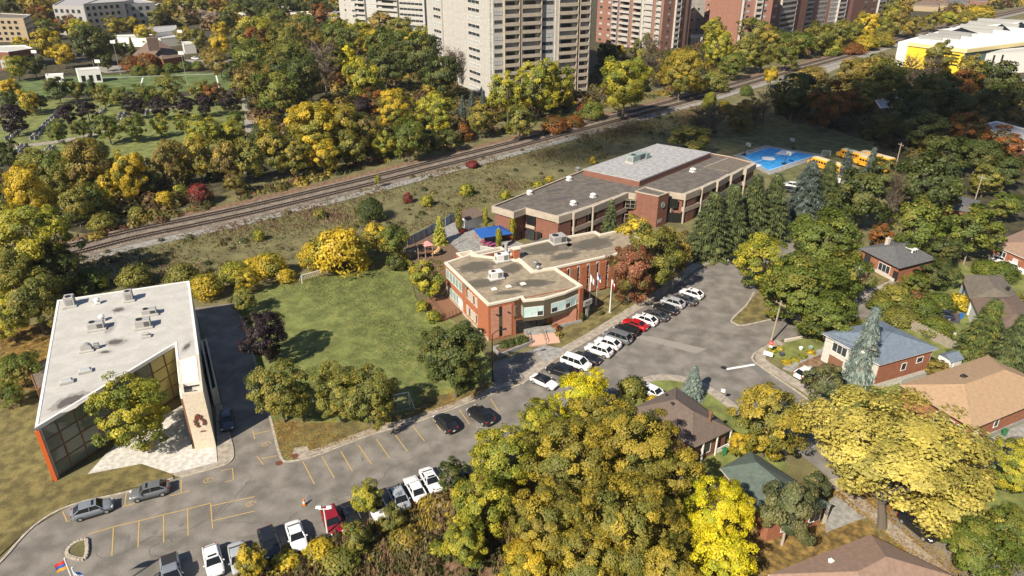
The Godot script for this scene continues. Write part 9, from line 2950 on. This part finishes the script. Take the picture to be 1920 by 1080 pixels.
func plant_4() -> void:
	grow("purple","round",-151.7,-256.2,9.1,3.8,2,"cemetery",3)
	grow("purple","round",-138.1,-263.5,8.9,3.7,3,"cemetery",4)
	grow("purple","round",-128.8,-262.4,9.3,3.9,4,"cemetery",5)
	grow("purple","round",-119.8,-262.7,8.9,3.7,5,"cemetery",6)
	grow("purple","round",-113.9,-267.3,9.5,4.0,6,"cemetery",7)
	grow("purple","round",-105.3,-269.3,9.1,3.8,0,"cemetery",8)
	grow("purple","round",-167.3,-239.6,11.2,4.7,1,"cemetery",1)
	grow("green","round",-148.0,-229.8,8.3,3.5,2,"cemetery",1)
	grow("green","round",-143.4,-236.4,6.8,2.8,3,"cemetery",2)
	grow("green","full",-131.1,-229.8,10.8,4.5,4,"cemetery",3,1.2)
	grow("green","round",-123.8,-232.3,10.0,3.8,5,"cemetery",5)
	grow("lime","round",-118.5,-238.7,7.7,3.2,6,"cemetery",1)
	grow("lime","round",-113.2,-244.2,6.6,2.7,0,"cemetery",2)
	grow("green","round",-96.9,-249.9,6.7,2.8,1,"cemetery",7)
	grow("dark","round",-180.8,-289.1,10.7,4.9,2,"cemetery",4)
	grow("olive","round",-176.1,-293.4,8.8,3.7,3,"cemetery",2)
	grow("dark","round",-171.5,-295.4,8.8,3.7,4,"cemetery",5)
	grow("olive","round",-160.7,-284.5,9.0,3.8,5,"cemetery",3)
	grow("green","round",-152.0,-280.5,9.1,4.1,6,"cemetery",4)
	grow("green","round",-144.6,-284.1,9.2,4.2,0,"cemetery",6)
	grow("olive","full",-135.4,-285.0,12.5,6.3,1,"cemetery",4)
	grow("olive","round",-122.7,-285.5,10.1,4.6,2,"cemetery",5)
	grow("rust","round",-117.4,-285.0,9.2,4.2,3,"cemetery",0)
	grow("gold","round",-200.8,-291.4,10.3,4.3,4,"cemetery",1)
	grow("gold","round",-181.0,-269.8,9.6,4.0,5,"cemetery",2)
	grow("dark","round",-189.0,-269.8,9.6,4.0,6,"cemetery",2)
	grow("dark","round",-180.8,-275.6,7.3,3.1,0,"cemetery",3)
	grow("olive","round",-130.3,-190.6,10.5,4.4,1,"cemetery",1)
	grow("dark","round",-145.8,-200.8,9.2,3.8,2,"cemetery",1)
	grow("lime","full",-94.8,-218.6,12.0,5.4,3,"cemetery",3,1.2)
	grow("lime","round",-89.3,-224.3,9.3,4.2,4,"cemetery",4)
	grow("lime","round",-226.1,-336.1,11.8,5.3,5,"town",1)
	grow("dark","round",-222.6,-343.2,10.9,5.0,6,"town",2)
	grow("gold","round",-237.3,-383.3,17.7,7.4,0,"town",2)
	grow("gold","round",-223.8,-370.6,12.8,5.3,1,"town",3)
	grow("dark","full",-212.7,-375.5,20.6,9.4,2,"town",3,1.2)
	grow("green","round",-209.1,-383.0,16.4,6.8,3,"town",2)
	grow("lime","round",-258.1,-450.7,15.4,7.0,4,"town",2)
	grow("rust","round",-285.1,-482.6,13.6,6.8,5,"town",2)
	grow("rust","round",-330.7,-531.3,14.7,6.7,6,"town",1)
	grow("green","round",-289.8,-468.9,13.1,6.0,0,"town",1)
	grow("dark","round",-383.3,-581.6,16.2,8.1,1,"town",1)
	grow("olive","round",-315.6,-492.6,13.9,6.9,2,"town",1)
	grow("gold","round",-271.5,-413.8,10.0,5.0,3,"town",1)
	grow("mixed","round",-251.1,-477.8,13.5,6.7,4,"town",2)
	grow("mixed","round",-247.4,-490.9,12.5,6.2,5,"town",3)
	grow("gold","round",-218.2,-446.3,12.6,6.3,6,"town",4)
	grow("olive","round",-242.0,-514.3,14.3,6.5,0,"town",2)
	grow("dark","fir",-206.5,-405.4,10.4,2.6,1,"town",6)
	grow("green","round",-207.7,-396.6,9.5,4.0,2,"town",4)
	grow("dark","round",-198.1,-360.7,8.8,3.4,3,"town",4)
	grow("rust","bush",-185.9,-360.4,8.4,4.7,4,"town",1)
	grow("rust","bush",-176.0,-358.0,10.2,5.7,5,"town",2)
	grow("green","bush",-178.3,-350.6,5.3,3.3,6,"town",1)
	grow("olive","bush",-171.3,-352.0,5.3,3.3,0,"town",0)
	grow("green","bush",-166.0,-357.5,5.4,3.4,1,"town",2)
	grow("green","bush",-161.3,-363.0,5.0,3.1,2,"town",3)
	grow("green","bush",-155.3,-364.4,5.1,3.2,3,"town",4)
	grow("mixed","round",-257.0,-575.5,15.9,7.2,4,"town",5)
	grow("mixed","round",-250.6,-589.4,16.3,7.4,5,"town",7)

func plant_5() -> void:
	grow("olive","round",-233.7,-575.5,15.9,7.2,6,"town",4)
	grow("rust","round",-232.1,-596.4,13.7,6.2,0,"town",3)
	grow("dark","round",-192.3,-511.6,14.2,6.5,1,"town",7)
	grow("mixed","round",-192.2,-440.5,12.4,5.6,2,"town",6)
	grow("olive","round",-176.6,-422.5,13.0,5.4,3,"town",3)
	grow("gold","tall",-154.5,-395.4,14.7,5.6,4,"town",5)
	grow("tan","round",-147.5,-363.3,12.5,5.2,5,"town",1)
	grow("tan","tall",-134.5,-339.8,12.8,4.9,6,"town",2)
	grow("dark","round",-122.4,-324.3,11.3,4.7,0,"town",8)
	grow("gold","round",-126.7,-360.0,13.4,5.2,1,"town",7)
	grow("green","round",-202.1,-555.8,15.4,7.0,2,"town",5)
	grow("dark","round",-184.9,-545.7,18.5,8.4,3,"town",10)
	grow("dark","round",-174.2,-568.2,19.8,9.9,4,"town",11)
	grow("dark","round",-161.8,-580.3,17.8,8.9,5,"town",12)
	grow("dark","round",-141.0,-561.6,19.6,9.8,6,"town",13)
	grow("green","round",-134.9,-581.4,12.2,6.1,0,"town",7)
	grow("dark","round",-299.8,-595.5,8.3,4.2,1,"town",5)
	grow("gold","round",-176.7,-458.2,12.1,5.5,2,"town",6)
	grow("olive","round",-159.8,-437.0,11.6,5.3,3,"town",5)
	grow("lime","round",-144.5,-436.2,17.0,7.1,4,"wood",2)
	grow("olive","round",-130.1,-420.6,16.5,6.9,5,"wood",2)
	grow("tan","round",-122.6,-428.3,16.8,7.0,6,"wood",2)
	grow("dark","fir",-114.8,-438.1,16.8,5.6,0,"wood",3)
	grow("green","round",-102.3,-431.0,16.1,6.7,1,"wood",7)
	grow("gold","full",-75.2,-401.7,16.0,8.0,2,"wood",5)
	grow("gold","round",-55.0,-410.5,12.9,5.8,3,"wood",6)
	grow("gold","round",-125.0,-369.4,14.0,5.8,4,"wood",1)
	grow("gold","round",-127.2,-414.9,9.8,4.4,5,"wood",2)
	grow("gold","round",-105.2,-404.0,11.5,5.8,6,"wood",3)
	grow("bright","round",-81.3,-362.3,11.5,5.2,0,"wood",0)
	grow("bare","bare",-83.8,-327.5,14.6,6.6,1,"wood",1)
	grow("gold","round",-69.3,-317.5,6.6,2.5,2,"wood",4)
	grow("rust","round",-76.6,-320.4,7.3,3.0,3,"wood",2)
	grow("tan","round",-73.1,-338.4,8.1,3.7,4,"wood",4)
	grow("green","full",-101.6,-340.5,17.6,7.3,5,"wood",5,1.2)
	grow("dark","full",-53.3,-309.5,18.7,8.5,6,"wood",5,1.3)
	grow("dark","full",-28.2,-294.3,19.0,7.9,0,"wood",8,1.4)
	grow("olive","full",-42.1,-344.1,16.6,6.9,1,"wood",8,1.2)
	grow("dark","full",-53.4,-354.8,17.1,7.1,2,"wood",6,1.2)
	grow("rust","round",-51.2,-266.6,10.8,4.9,3,"wood",3)
	grow("purple","round",-54.7,-263.4,8.6,3.9,4,"wood",0)
	tree("ash_tree","mixed","full",7.8,-53.5,9.2,4.2,5,"olive gold tree at the bottom edge between clump and lemon tree","tree","",4)
	tree("ash_tree","mixed","full",16.3,-59.0,7.8,3.3,6,"gold tree beside the lower lemon tree","tree","",2.6)
	tree("ash_tree","mixed","full",16.1,-53.0,7.3,3.3,0,"gold tree at the bottom edge left of the lower lemon tree","tree","",2.6)
	tree("ash_tree","mixed","full",11.3,-76.7,9.4,3.9,1,"olive gold tree just below the bright yellow top of the clump","tree","",2.6)
	tree("ash_tree","lime","full",3.5,-76.2,8.5,3.5,2,"yellow green tree of the clump nearest the white car","tree","",2.6)
	tree("ash_tree","lime","full",-5.0,-57.4,5.8,2.6,3,"low yellow green tree over the wild ground","tree","",2)
	tree("small_tree","gold","round",30.4,-74.8,4.9,1.8,4,"small golden tree between corner house and its big neighbour","tree","",1.5)
	shrub("vine_bush","gold",-21.8,-58.9,1.8,1.8,5,"low golden vine bush right of the white saloon","bush")
	shrub("vine_bush","gold",-25.0,-57.3,1.7,1.7,6,"low golden vine bush before the white saloon","bush")
	shrub("vine_bush","gold",-10.5,-66.5,1.3,1.3,0,"low golden vine bush before the upper white sedans","bush")
	shrub("vine_bush","olive",-18.9,-57.0,2.5,2.1,1,"low olive bush in the wild ground left of the lamp","bush")
	shrub("vine_bush","tan",-12.3,-60.3,2.2,1.8,2,"low tan bush in the middle of the wild ground","bush")
	shrub("vine_bush","lime",-8.5,-58.9,1.7,1.2,3,"low yellow green bush at the wild ground's right","bush")
	tree("maple_tree","olive","full",-81.7,-107.7,13.1,5.4,4,"large olive green tree behind the church's back left corner","tree","",2)
	tree("maple_tree","lime","full",-85.5,-105.5,9.7,4.0,5,"yellow green tree at the left edge behind the church","tree","",2)
	tree("maple_tree","dark","full",-86.7,-123.0,11.0,4.6,6,"dark green tree below the railway's left end","tree","",2)
	tree("maple_tree","olive","full",-91.0,-116.5,12.6,4.8,0,"tall olive tree at the left edge below the railway","tree","",2)
	shrub("wild_bush","green",-82.6,-125.8,5.0,3.1,1,"green bush behind the church roof's left half","bush")
	shrub("wild_bush","olive",-75.1,-127.6,4.4,3.2,2,"olive bush behind the church roof's right half","bush")

func plant_6() -> void:
	grow("bare","bare",-76.1,-298.0,21.3,8.2,3,"wood",2)
	grow("dark","full",-111.2,-452.1,14.9,6.5,4,"wood",4)
	grow("lime","full",-101.9,-444.8,17.4,6.5,5,"wood",3)
	grow("dark","full",-39.4,-326.0,23.7,8.9,6,"wood",7)
	grow("green","round",-145.3,-460.9,20.7,8.5,0,"wood",3)
	grow("olive","round",-65.4,-432.1,18.0,8.3,1,"wood",7)
	grow("olive","round",-114.5,-379.3,19.2,8.5,2,"wood",4)
	grow("rust","full",-44.5,-367.6,14.5,7.0,3,"wood",4)
	grow("olive","tall",-99.4,-353.2,14.8,7.1,4,"wood",5)
	grow("lime","tall",-57.9,-284.7,19.3,7.2,5,"wood",5)
	grow("green","round",-87.4,-401.4,17.7,7.3,6,"wood",8)
	grow("dark","tall",-96.3,-303.3,18.1,9.0,0,"wood",1)
	grow("green","tall",-59.0,-393.8,16.1,7.6,1,"wood",10)
	grow("bare","bare",-24.5,-323.0,16.2,7.7,2,"wood",3)
	grow("tan","round",-99.3,-280.0,18.4,8.2,3,"wood",1)
	grow("lime","tall",-46.3,-392.3,18.6,6.9,4,"wood",6)
	grow("lime","tall",-89.7,-436.6,16.3,7.4,5,"wood",4)
	grow("olive","tall",-106.0,-328.1,17.2,7.8,6,"wood",1)
	grow("green","round",-86.2,-267.9,17.7,8.3,0,"wood",4)
	grow("tan","full",-106.2,-392.1,17.4,8.0,1,"wood",3)
	grow("green","tall",-117.2,-336.8,19.5,8.5,2,"wood",2)
	grow("olive","tall",-84.6,-347.0,16.4,6.9,3,"wood",6)
	grow("tan","tall",-77.2,-442.7,20.0,8.7,4,"wood",5)
	grow("green","round",-130.0,-471.9,16.2,7.7,5,"wood",6)
	grow("olive","tall",-109.5,-361.0,18.3,7.2,6,"wood",3)
	grow("green","round",-122.8,-348.2,18.7,8.0,0,"wood",1)
	grow("lime","round",-137.9,-405.2,21.7,8.4,1,"wood",1)
	grow("green","tall",-65.7,-372.4,21.4,8.1,2,"wood",9)
	grow("dark","round",-81.5,-281.2,21.4,8.3,3,"wood",2)
	grow("rust","full",-132.4,-387.3,18.7,7.5,4,"wood",1)
	grow("dark","round",-223.2,-627.5,19.5,8.3,5,"town",9,0.8)
	grow("green","full",-193.2,-627.8,26.1,10.5,6,"town",6,0.8)
	grow("mixed","tall",-316.1,-636.0,20.9,10.2,0,"town",4,0.8)
	grow("rust","tall",-133.7,-528.0,17.7,8.0,1,"town",4,0.8)
	grow("mixed","full",-328.5,-562.5,17.3,8.5,2,"town",1,0.8)
	grow("green","full",-282.1,-546.9,22.3,8.8,3,"town",3,0.8)
	grow("dark","tall",-49.1,-230.6,11.7,5.0,4,"trackrow",4)
	grow("tan","full",-25.5,-251.0,11.1,4.4,5,"trackrow",6)
	grow("green","full",-106.2,-187.7,9.0,4.2,6,"trackrow",3)
	grow("dark","full",-75.3,-214.6,11.4,5.2,0,"trackrow",3)
	grow("olive","round",-120.8,-199.4,11.1,5.1,1,"trackrow",4)
	grow("green","round",-123.1,-184.4,11.6,5.2,2,"trackrow",1)
	grow("dark","round",-125.2,-175.5,8.7,4.3,3,"trackrow",1)
	grow("olive","full",-65.4,-221.8,9.9,4.2,4,"trackrow",6)
	grow("olive","tall",199.0,-345.6,16.8,6.5,5,"grove",4)
	grow("dark","round",160.5,-273.7,15.8,7.1,6,"grove",6)
	grow("rust","round",176.2,-283.0,15.4,6.2,0,"grove",3)
	grow("dark","round",161.6,-329.8,13.5,5.6,1,"grove",2)
	grow("lime","round",183.8,-441.0,12.0,5.5,2,"towers",3)
	grow("olive","round",208.3,-472.6,12.6,4.9,3,"towers",6)
	grow("lime","full",261.1,-522.7,14.8,6.0,4,"towers",4)
	grow("green","round",156.3,-435.2,10.5,5.1,5,"towers",1)
